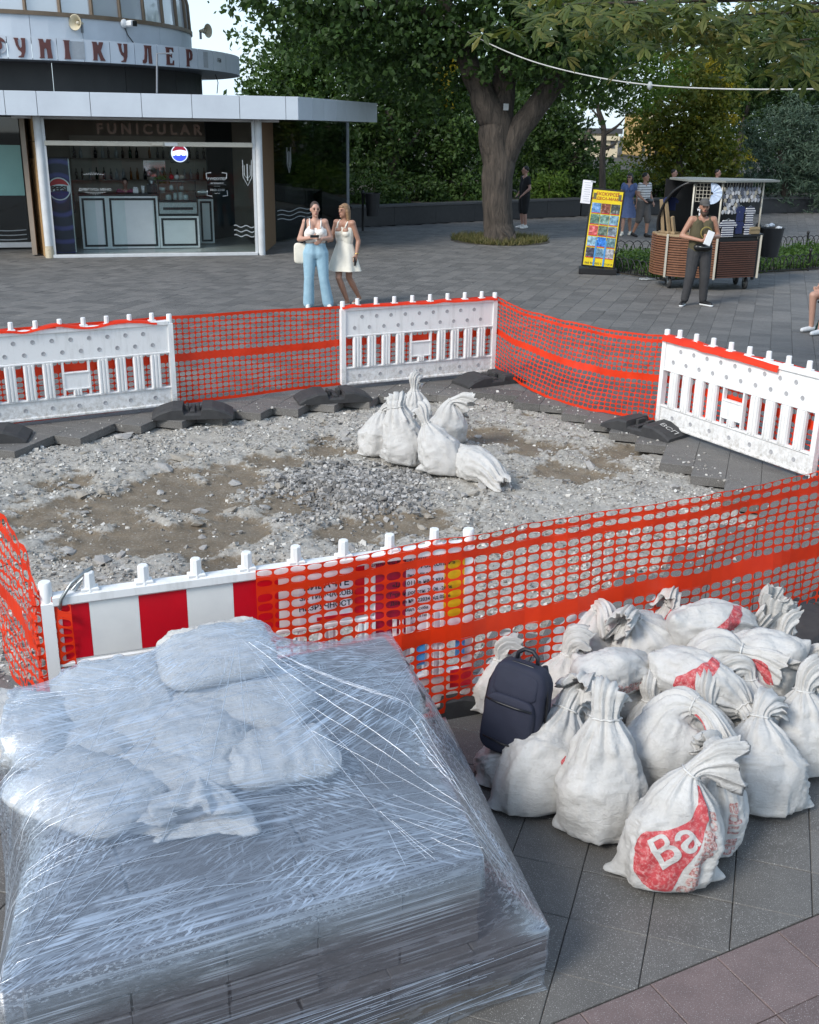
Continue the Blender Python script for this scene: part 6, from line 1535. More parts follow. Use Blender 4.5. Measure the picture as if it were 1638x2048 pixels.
bg('yellowish tree with blossoms above the souvenir cart', [(1340, 240, 40, 1.2), (1390, 200, 40, 1.2), (1300, 280, 40, 1.0), (1410, 270, 40, 1.1), (1360, 310, 40, 1.2), (1440, 180, 40, .9), (1440, 320, 40, .9), (1390, 110, 41, 1.2)], 12000, .18, L_yel, 16, (1360, [(1362, 360), (1358, 300), (1370, 230)], .16, [(1360, 310, 1320, 260)]), extra=([(1420, 130, 39.5, .3), (1445, 165, 39.5, .3), (1330, 290, 39.5, .3), (1460, 240, 39.5, .25), (1500, 330, 39.5, .3), (1380, 250, 39.5, .3)], 700, .12, L_flower))
bg('shadowy tree at the far right under the chestnut leaves', [(1480, 120, 46, 1.6), (1540, 90, 46, 1.8), (1600, 130, 46, 1.8), (1500, 190, 46, 1.3), (1620, 60, 46, 2), (1470, 240, 47, 1.2)], 11000, .21, L_dark, 17, (1470, [(1472, 350), (1480, 280), (1500, 200)], .2))
bg('pale green tree behind the juniper at the right photo edge', [(1540, 190, 50, 1.1), (1600, 210, 50, 1.3), (1570, 170, 50, 1.0), (1640, 190, 50, 1.4)], 6000, .2, leafmat('pale_green_leaf', [(0, (.045, .085, .040)), (1, (.085, .135, .065))]), 18, (1580, [(1582, 300), (1580, 230)], .2))
# juniper
tree('big blue green juniper bush behind the bin', D(1570, 400, 43), [([dp(1570, 415, 43), dp(1568, 360, 43), dp(1560, 300, 43)], [.2, .15, .08])], [(*D(px, py, 43), r) for px, py, r in [(1560, 300, 1.3), (1610, 270, 1.2), (1530, 270, .9), (1580, 240, .9), (1640, 300, 1.4), (1520, 340, 1.0), (1570, 360, 1.3), (1630, 360, 1.3)]], 17000, .20, L_blue, 30, name='juniper', cat='bush', aspect=.20, sig=.16, clump=30)
# shrubs along the wall
def shrub(label, px, py, Y, rx, rz_, n, mat, seed, size=.15, **kw):
    c = dp(px, py, Y); b = np.array([c[0], c[1], .47]); t = thing('shrub', label, 'shrub', tuple(b), 0, 'shrubs along the planter wall')
    mb = MB()
    for k in range(4): a = k * 1.6 + seed; mb.tube([(0, 0, 0), (math.cos(a) * rx * .3, math.sin(a) * rx * .3, (c[2] - .47) * .7), (math.cos(a) * rx * .5, math.sin(a) * rx * .5, c[2] - .47 + rz_ * .3)], [.03, .02, .008], 5)
    part('stems', mb, M_bark, t, True)
    V, F = leafcloud([(0, 0, c[2] - .47, (rx, rx * .8, rz_)), (rx * .5, 0, c[2] - .6, (rx * .6, rx * .6, rz_ * .7)), (-rx * .5, .1, c[2] - .65, (rx * .6, rx * .6, rz_ * .7))], n, size, seed, sig=.12, shell=.3, **kw); part('foliage', npmesh('foliage', V, F, mat), None, t)
shrub('dark shrub just right of the canopy pillar', 745, 385, 37, 1.0, .7, 3000, L_dark, 41)
shrub('dark shrub in the middle between pillar and big trunk', 825, 385, 38.5, 1.1, .8, 3200, L_dark, 42)
shrub('dark shrub pressed against the left of the big trunk', 915, 390, 39.5, 1.1, .7, 3000, L_mid, 43)
shrub('fern like light green shrub beside the man in black', 1095, 372, 39.5, .75, .62, 2600, L_bright, 44, .17, aspect=.28, droop=.6)
shrub('light green shrub behind the yellow sign and the strolling couple', 1225, 375, 41, .9, .95, 3600, L_bright, 45, .14, aspect=.35)
shrub('dark shrub right of the big trunk, between two light ones', 1160, 385, 41.5, .9, .5, 2200, L_mid, 46)
shrub('shrub above the left end of the souvenir cart', 1310, 360, 43, 1.0, .9, 3000, L_dark, 47)
shrub('shrub standing behind the roof of the souvenir cart', 1420, 365, 44, 1.1, .9, 3000, L_mid, 48)
shrub('bare twiggy shrub beside the dark pavilion glass', 640, 385, 36.5, .9, .8, 700, L_mid, 49, .10)
# woods closing the view
rg_ = np.random.default_rng(8); bl = []
for k in range(150):
    px = rg_.uniform(380, 1760); py = rg_.uniform(60, 400); Y = rg_.uniform(54, 66)
    if 1165 < px < 1330 and 165 < py < 350: continue
    if px < 500 and py < 250: continue
    if 740 < px < 830 and 150 < py < 260 and rg_.random() < .6: continue
    bl.append((*D(px, py, Y), rg_.uniform(1.3, 2.2)))
V, F = leafcloud(bl, 46000, .34, 77, shell=.2, sig=.35); o = part('far_wood', npmesh('far_wood', V, F, L_dark), None); tag(o, kind='stuff')
V, F = leafcloud([(*D(px, 395, Y), (2.4, 1.2, 1.1)) for px, Y in [(q, 45 + (q % 7)) for q in range(690, 1700, 42)]], 16000, .22, 78, shell=.2, sig=.25); o = part('undergrowth', npmesh('undergrowth', V, F, L_dark), None); tag(o, kind='stuff')
# far town houses glimpsed through the gap
M_cream = pmat('cream_facade', (.60, .50, .34), (.66, .57, .42), .4, .8); M_ochre = pmat('ochre_facade', (.55, .36, .13), None, .4, .8); M_winf = pmat('far_window', (.10, .10, .11), None, 1, .2)
def far_house(label, px0, px1, pytop, Y, mat):
    a, b = dp(px0, 300, Y), dp(px1, 300, Y); zt_ = dp(px0, pytop, Y)[2]; w = b[0] - a[0]; t = thing('town_house', label, 'house', ((a[0] + b[0]) / 2, Y, -1), 0, 'far houses glimpsed between the trees')
    part('wall', MB().box((0, 5, zt_ / 2), (w, 10, zt_)), mat, t); part('roof', MB().prism([(-w / 2 - .3, -.4), (w / 2 + .3, -.4), (w / 2 + .3, 10.3), (-w / 2 - .3, 10.3)], zt_, zt_ + .5), M_grcap, t); part('cornice', MB().box((0, -.15, zt_ - .4), (w + .2, .3, .4)), M_cream, t)
    for i in range(3):
        for j in range(2): part('window', MB().box((-w / 2 + (i + .5) * w / 3, -.03, zt_ * (.35 + .38 * j)), (w * .13, .1, zt_ * .17)), M_winf, t)
far_house('cream sunlit house glimpsed low through the gap in the trees', 1170, 1235, 245, 110, M_cream); far_house('ochre narrow house glimpsed higher through the gap in the trees', 1280, 1318, 205, 118, M_ochre)
far_house('pale house glimpsed between the pavilion canopy and the big trunk', 745, 800, 215, 114, M_cream)
# chestnut boughs reaching in from the right
def palm_leaf(rg, c, nrm, size):
    nrm = nrm / np.linalg.norm(nrm); t = rg.normal(size=3); t -= nrm * (t @ nrm); t /= np.linalg.norm(t); b = np.cross(nrm, t); V = []; F = []
    for k, a in enumerate(np.linspace(-2.0, 2.0, 6)):
        a += rg.normal(0, .08); d = t * math.cos(a) + b * math.sin(a); s = np.cross(nrm, d); L = size * (1 - .10 * abs(k - 2.5)) * rg.uniform(.85, 1.1); dr = nrm * -1
        q = [c + d * L * .06, c + d * L * .35 + s * L * .09 + dr * L * .02, c + d * L * .70 + s * L * .16 + dr * L * .10, c + d * L + dr * L * .24, c + d * L * .70 - s * L * .16 + dr * L * .10, c + d * L * .35 - s * L * .09 + dr * L * .02, c + d * L * .62 + dr * L * .04]
        n0 = len(V); V += q; F += [(n0, n0 + 1, n0 + 6, n0 + 5), (n0 + 1, n0 + 2, n0 + 3, n0 + 6), (n0 + 6, n0 + 3, n0 + 4, n0 + 5)]
    return V, F
rgc = np.random.default_rng(31); V = []; F = []
zone = [(1110, 15, .3), (1180, 18, .4), (1250, 20, .4), (1330, 18, .45), (1400, 22, .5), (1470, 28, .5), (1540, 35, .5), (1600, 50, .55), (1530, 70, .4), (1600, 95, .45), (1625, 120, .35), (1210, 40, .3), (1300, 45, .25), (1380, 45, .3), (1470, 60, .35), (1680, 60, .6), (1720, 120, .6), (1660, 10, .7), (1500, -30, .8), (1300, -40, .7)]
for k in range(430):
    px, py, r = zone[rgc.integers(len(zone))]; c = dp(px, py, 11.0 + rgc.uniform(-1.2, 1.6)) + rgc.normal(size=3) * np.array([r, .3, r * .38]); n = np.array([rgc.normal(0, .45), rgc.normal(-.35, .45), 1.0])
    v, f = palm_leaf(rgc, c, n, rgc.uniform(.15, .24)); F += [tuple(i + len(V) for i in q) for q in f]; V += v
ct_base = np.array([8.6, 10.2, 0.0])
ch = thing('chestnut_tree', 'chestnut boughs with palmate leaves reaching in at the top right', 'tree', tuple(ct_base))
V = np.array(V) - ct_base; me = bpy.data.meshes.new('crown'); me.from_pydata(V.tolist(), [], F); me.materials.append(L_chest); me.update(); part('crown', me, None, ch)
mb = MB(); limb(mb, [(0, 0, 0), (-.05, 0, 1.5), (-.1, .0, 2.8), (-.3, .1, 4.0), (-.6, .2, 5.2)], [.24, .2, .19, .17, .13], 12, 3); part('trunk', mb, M_bark, ch, True)
for tip in ((1120, 8), (1330, 5), (1480, 30), (1600, 80), (1560, 8)):
    mb = MB(); q = dp(*tip, 11.0) - ct_base; limb(mb, [(-.15, .05, 3.3), tuple(np.array((-.15, .05, 3.3)) * .5 + q * .5 + np.array([0, 0, .35])), tuple(q)], [.06, .035, .008], 7, 5); part('bough', mb, M_bark, ch, True)
# garland cable across the square
cb = [dp(885, 30, 28.6), dp(960, 78, 27.6), dp(1060, 121, 26.3), dp(1180, 152, 24.9), dp(1300, 170, 23.4), dp(1450, 178, 21.6), dp(1640, 178, 19.4), dp(1800, 172, 18)]
cbl = thing('cable', 'pale cable slung across from the big tree to the right photo edge', 'cable', tuple(cb[0])); part('strand', MB().tube(catmull([q - cb[0] for q in cb], 50), .014, 6), pmat('pale_cable', (.55, .55, .53), None, 3, .6), cbl, True)
part('lamp_holder', MB().lathe([(.0001, -.10), (.05, -.06), (.055, 0), (.03, .06), (.0001, .07)], 10, c=tuple(cb[4] - cb[0])), M_etch, cbl, True)
# ring of dry grass round the trunk
g0 = gp(1002, 484); rg3 = np.random.default_rng(4); n = 5200; a = rg3.uniform(0, 6.28, n); r = np.sqrt(rg3.uniform(0, 1, n)) * (1.28 + .1 * np.sin(3 * a)); P = np.column_stack([g0[0] + r * np.cos(a), g0[1] + .35 + r * np.sin(a) * 1.0, np.full(n, 0.0)])
hh = rg3.uniform(.06, .22, n); le = rg3.normal(0, .09, (n, 2)); aa = rg3.uniform(0, 6.28, n); w = .012
V = np.stack([P + np.column_stack([np.cos(aa) * w, np.sin(aa) * w, 0 * aa]), P - np.column_stack([np.cos(aa) * w, np.sin(aa) * w, 0 * aa]), P + np.column_stack([le, hh])], 1).reshape(-1, 3)
o = part('dry_grass', npmesh('dry_grass', V, np.arange(3 * n).reshape(n, 3), L_grass), None); tag(o, kind='stuff')
o = part('tree_pit', MB().lathe([(.0001, .012), (1.34, .012), (1.34, -.03)], 30, c=(g0[0], g0[1] + .35, 0)), M_soil_far, None); tag(o, kind='structure')
# low hooped iron fence and ground cover behind the cart
M_iron = pmat('black_iron', (.012, .012, .013), None, 20, .5)
def hoop_fence(label, a, b):
    a, b = np.array(a[:2]), np.array(b[:2]); d = b - a; L = np.linalg.norm(d); t = thing('hoop_fence', label, 'fence', (a[0], a[1], 0), math.atan2(d[1], d[0]), 'low hooped iron fences round the bed'); n = int(L / .19)
    part('bottom_rail', MB().tube([(0, 0, .06), (L, 0, .06)], .012, 5), M_iron, t)
    me = MB().tube([(-.16 + 0 * k, 0, .06) if k == 0 else (.16 * -math.cos(math.pi * k / 10), 0, .06 + .30 * math.sin(math.pi * k / 10) ** .8) for k in range(11)], .011, 5).mesh('hoop', M_iron, True)
    for k in range(n): o = bpy.data.objects.new('hoop', me); link(o, t); o.location = ((k + .5) * L / n, 0, 0)
    for k in range(int(L / 1.9) + 1): part('post', MB().lathe([(.022, 0), (.022, .40), (.04, .42), (.035, .47), (.0001, .49)], 8, c=(min(k * 1.9, L), 0, 0)), M_iron, t, True)
hoop_fence('low hooped iron fence between the yellow sign and the cart', gp(1228, 548), gp(1330, 566)); hoop_fence('low hooped iron fence along the bed right of the cart, front line', gp(1488, 550), gp(1720, 535)); hoop_fence('low hooped iron fence right of the bin, rear line', gp(1500, 505), gp(1720, 495))
hoop_fence('low hooped iron fence behind the yellow sign, rear line', gp(1215, 512), gp(1330, 512))
bp_ = [gp(1228, 545)[:2], gp(1330, 562)[:2], gp(1490, 548)[:2], gp(1730, 533)[:2], gp(1730, 497)[:2], gp(1500, 507)[:2], gp(1225, 515)[:2]]
o = part('planted_bed', MB().prism([tuple(q) for q in bp_], -.02, .02), M_soil_far); tag(o, kind='structure')
bpA = np.array(bp_); q = []; 
while len(q) < 900:
    c = rg3.uniform(bpA.min(0), bpA.max(0), (2000, 2)); q += list(c[in_poly(c, bpA)])
V, F = leafcloud([(c[0], c[1], .12, (.16, .16, .10)) for c in q[:900]], 14000, .10, 91, shell=.2, sig=.07, clump=8); o = part('ground_cover', npmesh('ground_cover', V, F, L_mid), None); tag(o, kind='stuff')
# ------------------------------------------------------------------ people
def skinm(name, c): 
    t = NT(name); p = t.pos(); t.bsdf(t.mix(t.noise(p, 30, 3), c, tuple(q * .85 for q in c)), .5, Subsurface_Weight=.0); return t.m
SK1 = skinm('light_skin', (.52, .30, .22)); SK2 = skinm('tanned_skin', (.40, .21, .14)); SK3 = skinm('pink_skin', (.46, .26, .20))
def remesh(mb, vox, smooth=4):
    me = mb.mesh('r', M_wht, True); o = bpy.data.objects.new('r', me); COL.objects.link(o)
    m = o.modifiers.new('r', 'REMESH'); m.mode = 'VOXEL'; m.voxel_size = vox; m.use_smooth_shade = True
    s = o.modifiers.new('s', 'SMOOTH'); s.iterations = smooth; s.factor = .5
    dg = bpy.context.evaluated_depsgraph_get(); dg.update(); r = bpy.data.meshes.new_from_object(o.evaluated_get(dg))
    bpy.data.objects.remove(o); bpy.data.meshes.remove(me); r.materials.clear(); r.polygons.foreach_set('use_smooth', [True] * len(r.polygons)); return r
def rpart(name, mb, mat, parent, vox=.011, smooth=4):
    me = remesh(mb, vox, smooth); me.name = name; me.materials.append(mat); return part(name, me, None, parent)
def hand(mb, w, d, side, curl=.5, s=1.0):
    """w wrist, d direction of the hand, side thumb direction; palm, four fingers, thumb"""
    w, d, side = Vector(w), Vector(d).normalized(), Vector(side); side = (side - d * side.dot(d)).normalized(); n = d.cross(side)
    for k in (-1, 0, 1): mb.cap(w + side * .016 * k * s, w + d * .075 * s + side * .022 * k * s, .016 * s, .014 * s, 8)
    for k, L in enumerate((.068, .078, .072, .056)):
        b = w + d * .082 * s + side * (.030 - .020 * k) * s; m = b + (d * (1 - curl * .4) + n * curl * .6).normalized() * L * .52 * s; e = m + (d * (1 - curl) + n * curl).normalized() * L * .48 * s
        mb.cap(b, m, .0095 * s, .0085 * s, 8); mb.cap(m, e, .0085 * s, .007 * s, 8)
    b = w + d * .025 * s + side * .026 * s; m = b + (d * .7 + side * .75).normalized() * .042 * s; e = m + (d * .9 + side * .25 + n * .3).normalized() * .03 * s
    mb.cap(b, m, .0125 * s, .0105 * s, 8); mb.cap(m, e, .0105 * s, .008 * s, 8)
def person(label, loc, rz, H, skin, J, build=1.0, female=False, head_yaw=0.0, head_tilt=0.0, hair=None, hairmat=None, group=None, vox=.011, hands=True, curl=(.5, .5), sides=((1, 0, 0), (-1, 0, 0)), hdirs=(None, None)):
    """J: joints in metres for a 1.75 m figure facing -y; x to the viewer's right when it faces the viewer"""
    S = H / 1.75; t = thing('person', label, 'person', loc, rz, group); V = lambda q: Vector(q) * S
    b = build; mb = MB(); c = lambda p, q, r0, r1, n=14: mb.cap(V(p), V(q), r0 * S, r1 * S, n)
    hipw, shw = (.098, .162) if female else (.088, .185); tor = J.get('lean', (0, 0)); lx, ly = tor
    pel = Vector((0, 0, .95)); ch = Vector((lx, ly, 1.30)); nk = Vector((lx * 1.15, ly * 1.15, 1.47)); hd = Vector((lx * 1.25, ly * 1.3 - .015, 1.625))
    for sx in (-1, 1):
        c(pel + Vector((sx * .06 * b, 0, -.02)), pel + Vector((sx * .055 * b, 0, .10)), .115 * b, .100 * b); c(pel + Vector((sx * .05 * b, 0, .10)), ch + Vector((sx * .07, 0, -.10)), (.092 if female else .105) * b, .105 * b); c(ch + Vector((sx * .07, 0, -.10)), ch + Vector((sx * .085, .005, .06)), .108 * b, .085 * b)
        c(ch + Vector((sx * .06, .01, .10)), Vector((lx + sx * shw, ly, 1.425)), .070, .058)
        if female: c(ch + Vector((sx * .075, -.075, .0)), ch + Vector((sx * .075, -.06, .06)), .060, .04)
    c(ch + Vector((0, .01, .10)), nk, .07, .052); c(nk, hd + Vector((0, .015, -.05)), .052 if not female else .046, .05)
    # legs
    for k, sx in enumerate((-1, 1)):
        hip = Vector((sx * hipw, 0, .92)); kn = Vector(J['knee'][k]); an = Vector(J['ankle'][k]); toe = Vector(J['toe'][k])
        c(hip, kn, .088 * b, .056); c(kn, kn + (an - kn) * .35, .054, .058); c(kn + (an - kn) * .35, an, .057, .036); c(an + Vector((0, .03, -.03)), toe, .036, .026)
        c(an + Vector((0, .035, -.035)), an + Vector((0, .0, .0)), .034, .036)
    for k, sx in enumerate((-1, 1)):
        sh = Vector((lx + sx * shw, ly, 1.42)); el = Vector(J['elbow'][k]); wr = Vector(J['wrist'][k])
        c(sh, el, .052 if female else .060, .040); c(el, el + (wr - el) * .3, .041, .042); c(el + (wr - el) * .3, wr, .041, .026)
        if hands: hand(mb, V(wr), hdirs[k] or (wr - el), sides[k], curl[k], S)
    # head
    Mh = Matrix.Translation(V(hd)) @ Matrix.Rotation(head_yaw, 4, 'Z') @ Matrix.Rotation(head_tilt, 4, 'X')
    hs = S * 1.0
    mb.ell((0, .008 * hs, .015 * hs), (.074 * hs, .095 * hs, .105 * hs), 18, 12, Mh); mb.ell((0, -.022 * hs, -.055 * hs), (.054 * hs, .062 * hs, .062 * hs), 14, 9, Mh)
    for q, r in (((0, -.098, -.012), (.013, .018, .022)), ((0, -.088, .012), (.009, .012, .025)), ((-.077, .01, -.005), (.010, .018, .028)), ((.077, .01, -.005), (.010, .018, .028)), ((0, -.072, -.098), (.022, .018, .016)), ((0, -.08, -.055), (.024, .012, .010)), ((-.035, -.07, .035), (.03, .018, .010)), ((.035, -.07, .035), (.03, .018, .010))):
        mb.ell(tuple(x * hs for x in q), tuple(x * hs for x in r), 10, 7, Mh)
    rpart('body', mb, skin, t, vox * S, 3)
    M_eye = bpy.data.materials.get('eye_dark') or pmat('eye_dark', (.02, .015, .012), None, 5, .2); M_lip = bpy.data.materials.get('lips') or pmat('lips', (.32, .09, .08), None, 5, .5)
    for sx in (-1, 1):
        part('eye', MB().ell((sx * .032 * hs, -.0825 * hs, .012 * hs), (.015 * hs, .007 * hs, .008 * hs), 8, 6, Mh), M_eye, t, True)
        part('eyebrow', MB().ell((sx * .033 * hs, -.0855 * hs, .036 * hs), (.021 * hs, .006 * hs, .005 * hs), 8, 6, Mh), hairmat or M_eye, t, True)
    part('mouth', MB().ell((0, -.0885 * hs, -.056 * hs), (.023 * hs, .008 * hs, .008 * hs), 8, 6, Mh), M_lip, t, True)
    if hair:
        hb = MB(); hair(hb, Mh, hs); rpart('hair', hb, hairmat, t, .009 * S, 3)
    t_J = dict(S=S, V=V, Mh=Mh, hs=hs, pel=pel, ch=ch, hipw=hipw, shw=shw, lx=lx, ly=ly, b=b); return t, t_J
def legs(mb, I, J, kr, ar, to=1.0, hipr=.098, flare=None):
    V, S = I['V'], I['S']
    for sx in (-1, 1): mb.cap(V(I['pel'] + Vector((sx * .06 * I['b'], 0, -.04))), V(I['pel'] + Vector((sx * .055 * I['b'], 0, .09))), .123 * I['b'] * S, .108 * I['b'] * S)
    for k, sx in enumerate((-1, 1)):
        hip = Vector((sx * I['hipw'], 0, .92)); kn = Vector(J['knee'][k]); an = Vector(J['ankle'][k]); mb.cap(V(hip), V(kn), hipr * I['b'] * S, kr * S)
        if to > 0: mb.cap(V(kn), V(kn + (an - kn) * to), kr * S, ar * S)
def torso(mb, I, z0=1.0, r=1.06, sleeve=0.0, J=None, fem=False, zt=None):
    V, S, ch, pel, b = I['V'], I['S'], I['ch'], I['pel'], I['b']
    for sx in (-1, 1):
        mb.cap(V(Vector((sx * .055 * b, 0, z0 + .09))), V(ch + Vector((sx * .07, 0, -.10))), (.112 if not fem else .100) * b * r * S, .112 * b * r * S); mb.cap(V(ch + Vector((sx * .07, 0, -.10))), V(ch + Vector((sx * .085, .005, .04))), .112 * b * r * S, .09 * b * r * S)
        if zt is None: mb.cap(V(ch + Vector((sx * .05, .01, .09))), V(Vector((I['lx'] + sx * (I['shw'] - .035), I['ly'], 1.415))), .076 * S, .062 * S)
        if fem: mb.cap(V(ch + Vector((sx * .075, -.075, .0))), V(ch + Vector((sx * .075, -.06, .06))), .068 * S, .045 * S)
        if sleeve:
            k = 0 if sx < 0 else 1; sh = Vector((I['lx'] + sx * I['shw'], I['ly'], 1.42)); el = Vector(J['elbow'][k]); mb.cap(V(sh), V(sh + (el - sh) * sleeve), .070 * S, .062 * S)
def shoes(t, I, J, mat, sole=None, up=.0):
    V, S = I['V'], I['S']
    for k in (0, 1):
        an, toe = Vector(J['ankle'][k]), Vector(J['toe'][k]); m = MB(); m.cap(V(an + Vector((0, .035, -.035))), V(toe), .046 * S, .036 * S); m.cap(V(an + Vector((0, .02, -.03))), V(an + Vector((0, .0, .01))), .044 * S, .046 * S)
        o = rpart('shoe', m, mat, t, .010)
        if sole: d = (toe - an); m = MB(); m.cap(V(Vector((an.x, an.y + .035, .016))), V(Vector((toe.x, toe.y - .005, .016))), .043 * S, .038 * S); m.v = [(x, y, max(.002, min(z, .028 * S))) for x, y, z in m.v]; part('sole', m, sole, t, True)
def cloth(name, c1, c2=None, sc=14): return pmat(name, c1, c2, sc, .85, .35, 45, bdist=.01)
def stand(dx=0.0, y=0.0, kb=0.0, sp=.10): return dict(knee=[(-sp, -.02 - kb, .50), (sp, -.02 - kb, .50)], ankle=[(-sp - dx, .02 + y, .085), (sp + dx, .02 + y, .085)], toe=[(-sp - dx - .03, -.15, .03), (sp + dx + .03, -.15, .03)])
M_denim = cloth('pale_denim', (.33, .50, .60), (.24, .40, .50), 9); M_cream2 = cloth('cream_cotton', (.78, .74, .64), (.70, .66, .56)); M_offw = cloth('white_cotton', (.80, .77, .72), (.72, .69, .64))
M_hairbr = pmat('brown_hair', (.035, .020, .013), (.06, .035, .022), 40, .5); M_hairbl = pmat('blonde_hair', (.33, .20, .10), (.17, .095, .05), 45, .5); M_hairdk = pmat('dark_hair', (.012, .010, .009), None, 40, .5)
# woman in jeans
g = gp(633, 616); J = dict(knee=[(-.12, -.03, .50), (.13, -.03, .50)], ankle=[(-.13, .02, .085), (.20, .02, .085)], toe=[(-.15, -.14, .03), (.23, -.13, .03)], elbow=[(-.27, -.01, 1.14), (.26, .02, 1.16)], wrist=[(-.06, -.22, 1.19), (.10, -.24, 1.17)])
def hair_bun(hb, M, s):
    hb.ell((0, .022 * s, .035 * s), (.079 * s, .095 * s, .098 * s), 16, 10, M); hb.ell((0, .105 * s, .02 * s), (.035 * s, .035 * s, .035 * s), 12, 8, M)
t_, I = person('woman with tied brown hair in light jeans and white crop top', (g[0], g[1], 0), R(6), 1.70, SK1, J, 1.08, True, R(12), R(4), hair_bun, M_hairbr, curl=(.7, .5), sides=((0, 0, 1), (0, 0, 1)), hdirs=(Vector((.9, -.3, .1)), Vector((-.7, -.3, -.6))))
mb = MB(); legs(mb, I, J, .085, .098, 1.0, .112); rpart('jeans', mb, M_denim, t_, .012)
mb = MB(); V, S = I['V'], I['S']
for sx in (-1, 1):
    mb.cap(V((sx * .065, -.005, 1.17)), V((sx * .08, .0, 1.25)), .125 * S, .125 * S); mb.cap(V((sx * .08, -.075, 1.26)), V((sx * .08, -.06, 1.32)), .085 * S, .06 * S)
rpart('crop_top', mb, M_offw, t_, .012)
for sx in (-1, 1): part('shoulder_strap', MB().tube([V((sx * .085, -.115, 1.33)), V((sx * .095, -.075, 1.42)), V((sx * .095, .0, 1.475)), V((sx * .09, .08, 1.40))], .011, 6), M_offw, t_, True)
shoes(t_, I, J, M_offw)
bag = thing('shoulder_bag', 'cream cloth shoulder bag with a black strap hanging from the woman in jeans', 'bag', (g[0] - .25, g[1] + .0, .72), R(6))
me = soft_box(.21, .09, .33, n=14, seed=3, taper=.0); sb('bag_body', me, M_cream2, bag); part('strap', MB().tube([(.03, 0, .32), (.06, -.05, .45), (.085, -.10, .60), (.10, -.045, .745), (.11, .06, .66), (.06, .05, .34)], .015, 6), M_blk, bag, True)
ph = thing('phone', 'dark phone held by the woman in jeans', 'phone', (g[0] + .015, g[1] - .315, 1.185), R(6)); part('phone_body', MB().box((0, 0, 0), (.14, .012, .07), bev=.004), M_blk, ph); part('screen', MB().box((0, .007, .0), (.125, .002, .058)), M_winf, ph); ph.rotation_euler = (R(55), 0, R(10))
# woman in the white dress
g = gp(690, 611); J = dict(knee=[(-.03, -.16, .50), (.07, .02, .50)], ankle=[(.03, .03, .085), (.13, .26, .14)], toe=[(-.04, -.14, .03), (.10, .12, .04)], elbow=[(-.25, -.03, 1.13), (.24, .07, 1.13)], wrist=[(-.16, -.24, 1.14), (.25, -.02, .90)])
def hair_long(hb, M, s):
    hb.ell((0, .022 * s, .03 * s), (.081 * s, .096 * s, .100 * s), 16, 10, M)
    for sx in (-1, 1): hb.cap(M @ Vector((sx * .066 * s, .02 * s, .0)), M @ Vector((sx * .078 * s, .045 * s, -.25 * s)), .034 * s, .024 * s)
    hb.cap(M @ Vector((0, .075 * s, 0)), M @ Vector((0, .09 * s, -.28 * s)), .055 * s, .045 * s)
    hb.ell((0, -.058 * s, .072 * s), (.058 * s, .03 * s, .026 * s), 12, 8, M)
t_, I = person('woman with long blonde hair in a short white sundress', (g[0], g[1], 0), R(-28), 1.66, SK2, J, .92, True, R(-22), 0, hair_long, M_hairbl, curl=(.4, .7), sides=((0, -.3, 1), (-.4, -1, 0)))
V, S = I['V'], I['S']; mb = MB()
for sx in (-1, 1):
    mb.cap(V((sx * .05, 0, 1.06)), V((sx * .065, 0, 1.22)), .100 * S, .112 * S); mb.cap(V((sx * .065, 0, 1.22)), V((sx * .08, .0, 1.30)), .112 * S, .10 * S); mb.cap(V((sx * .075, -.07, 1.25)), V((sx * .075, -.06, 1.32)), .074 * S, .05 * S)
rpart('bodice', mb, M_cream2, t_, .011)
mb = MB(); nr, nc = 12, 60; V_ = []
for i in range(nr):
    f = i / (nr - 1); z = 1.12 - .50 * f; r = .118 + .15 * f ** .9
    for k in range(nc): a = 2 * math.pi * k / nc; rr = r * (1 + .085 * f * math.sin(7 * a + 1)); V_.append(V((rr * 1.12 * math.cos(a), rr * .92 * math.sin(a), z)))
part('skirt', MB().add(V_, [tuple(q) for q in grid_faces(nr, nc, True)]), M_cream2, t_, True)
for sx in (-1, 1): part('shoulder_strap', MB().tube([V((sx * .08, -.115, 1.34)), V((sx * .09, -.07, 1.42)), V((sx * .09, .0, 1.47)), V((sx * .085, .08, 1.38))], .014, 6), M_cream2, t_, True)
for k in (0, 1): m = MB(); a, q = Vector(J['ankle'][k]), Vector(J['toe'][k]); m.cap(V((a.x, a.y + .03, a.z - .06)), V((q.x, q.y, q.z - .01)), .03 * S, .03 * S, 10); part('sandal', m, M_cream2, t_, True)
M_gold = pmat('gold', (.6, .42, .15), None, 5, .25, metal=1.0)
part('bracelet', MB().lathe([(.034, -.008), (.038, 0), (.034, .008)], 14, c=tuple(V((.25, -.005, .92)))), M_gold, t_, True)
q = Matrix.Rotation(R(-28), 3, 'Z') @ Vector((.25 * S, -.05 * S, .79 * S)); ph = thing('phone', 'black phone in the lowered hand of the woman in white', 'phone', (g[0] + q.x, g[1] + q.y, q.z), R(-28)); part('phone_body', MB().box((0, 0, 0), (.012, .075, .14), bev=.004), M_blk, ph); part('screen', MB().box((-.007, 0, 0), (.002, .065, .125)), M_winf, ph)
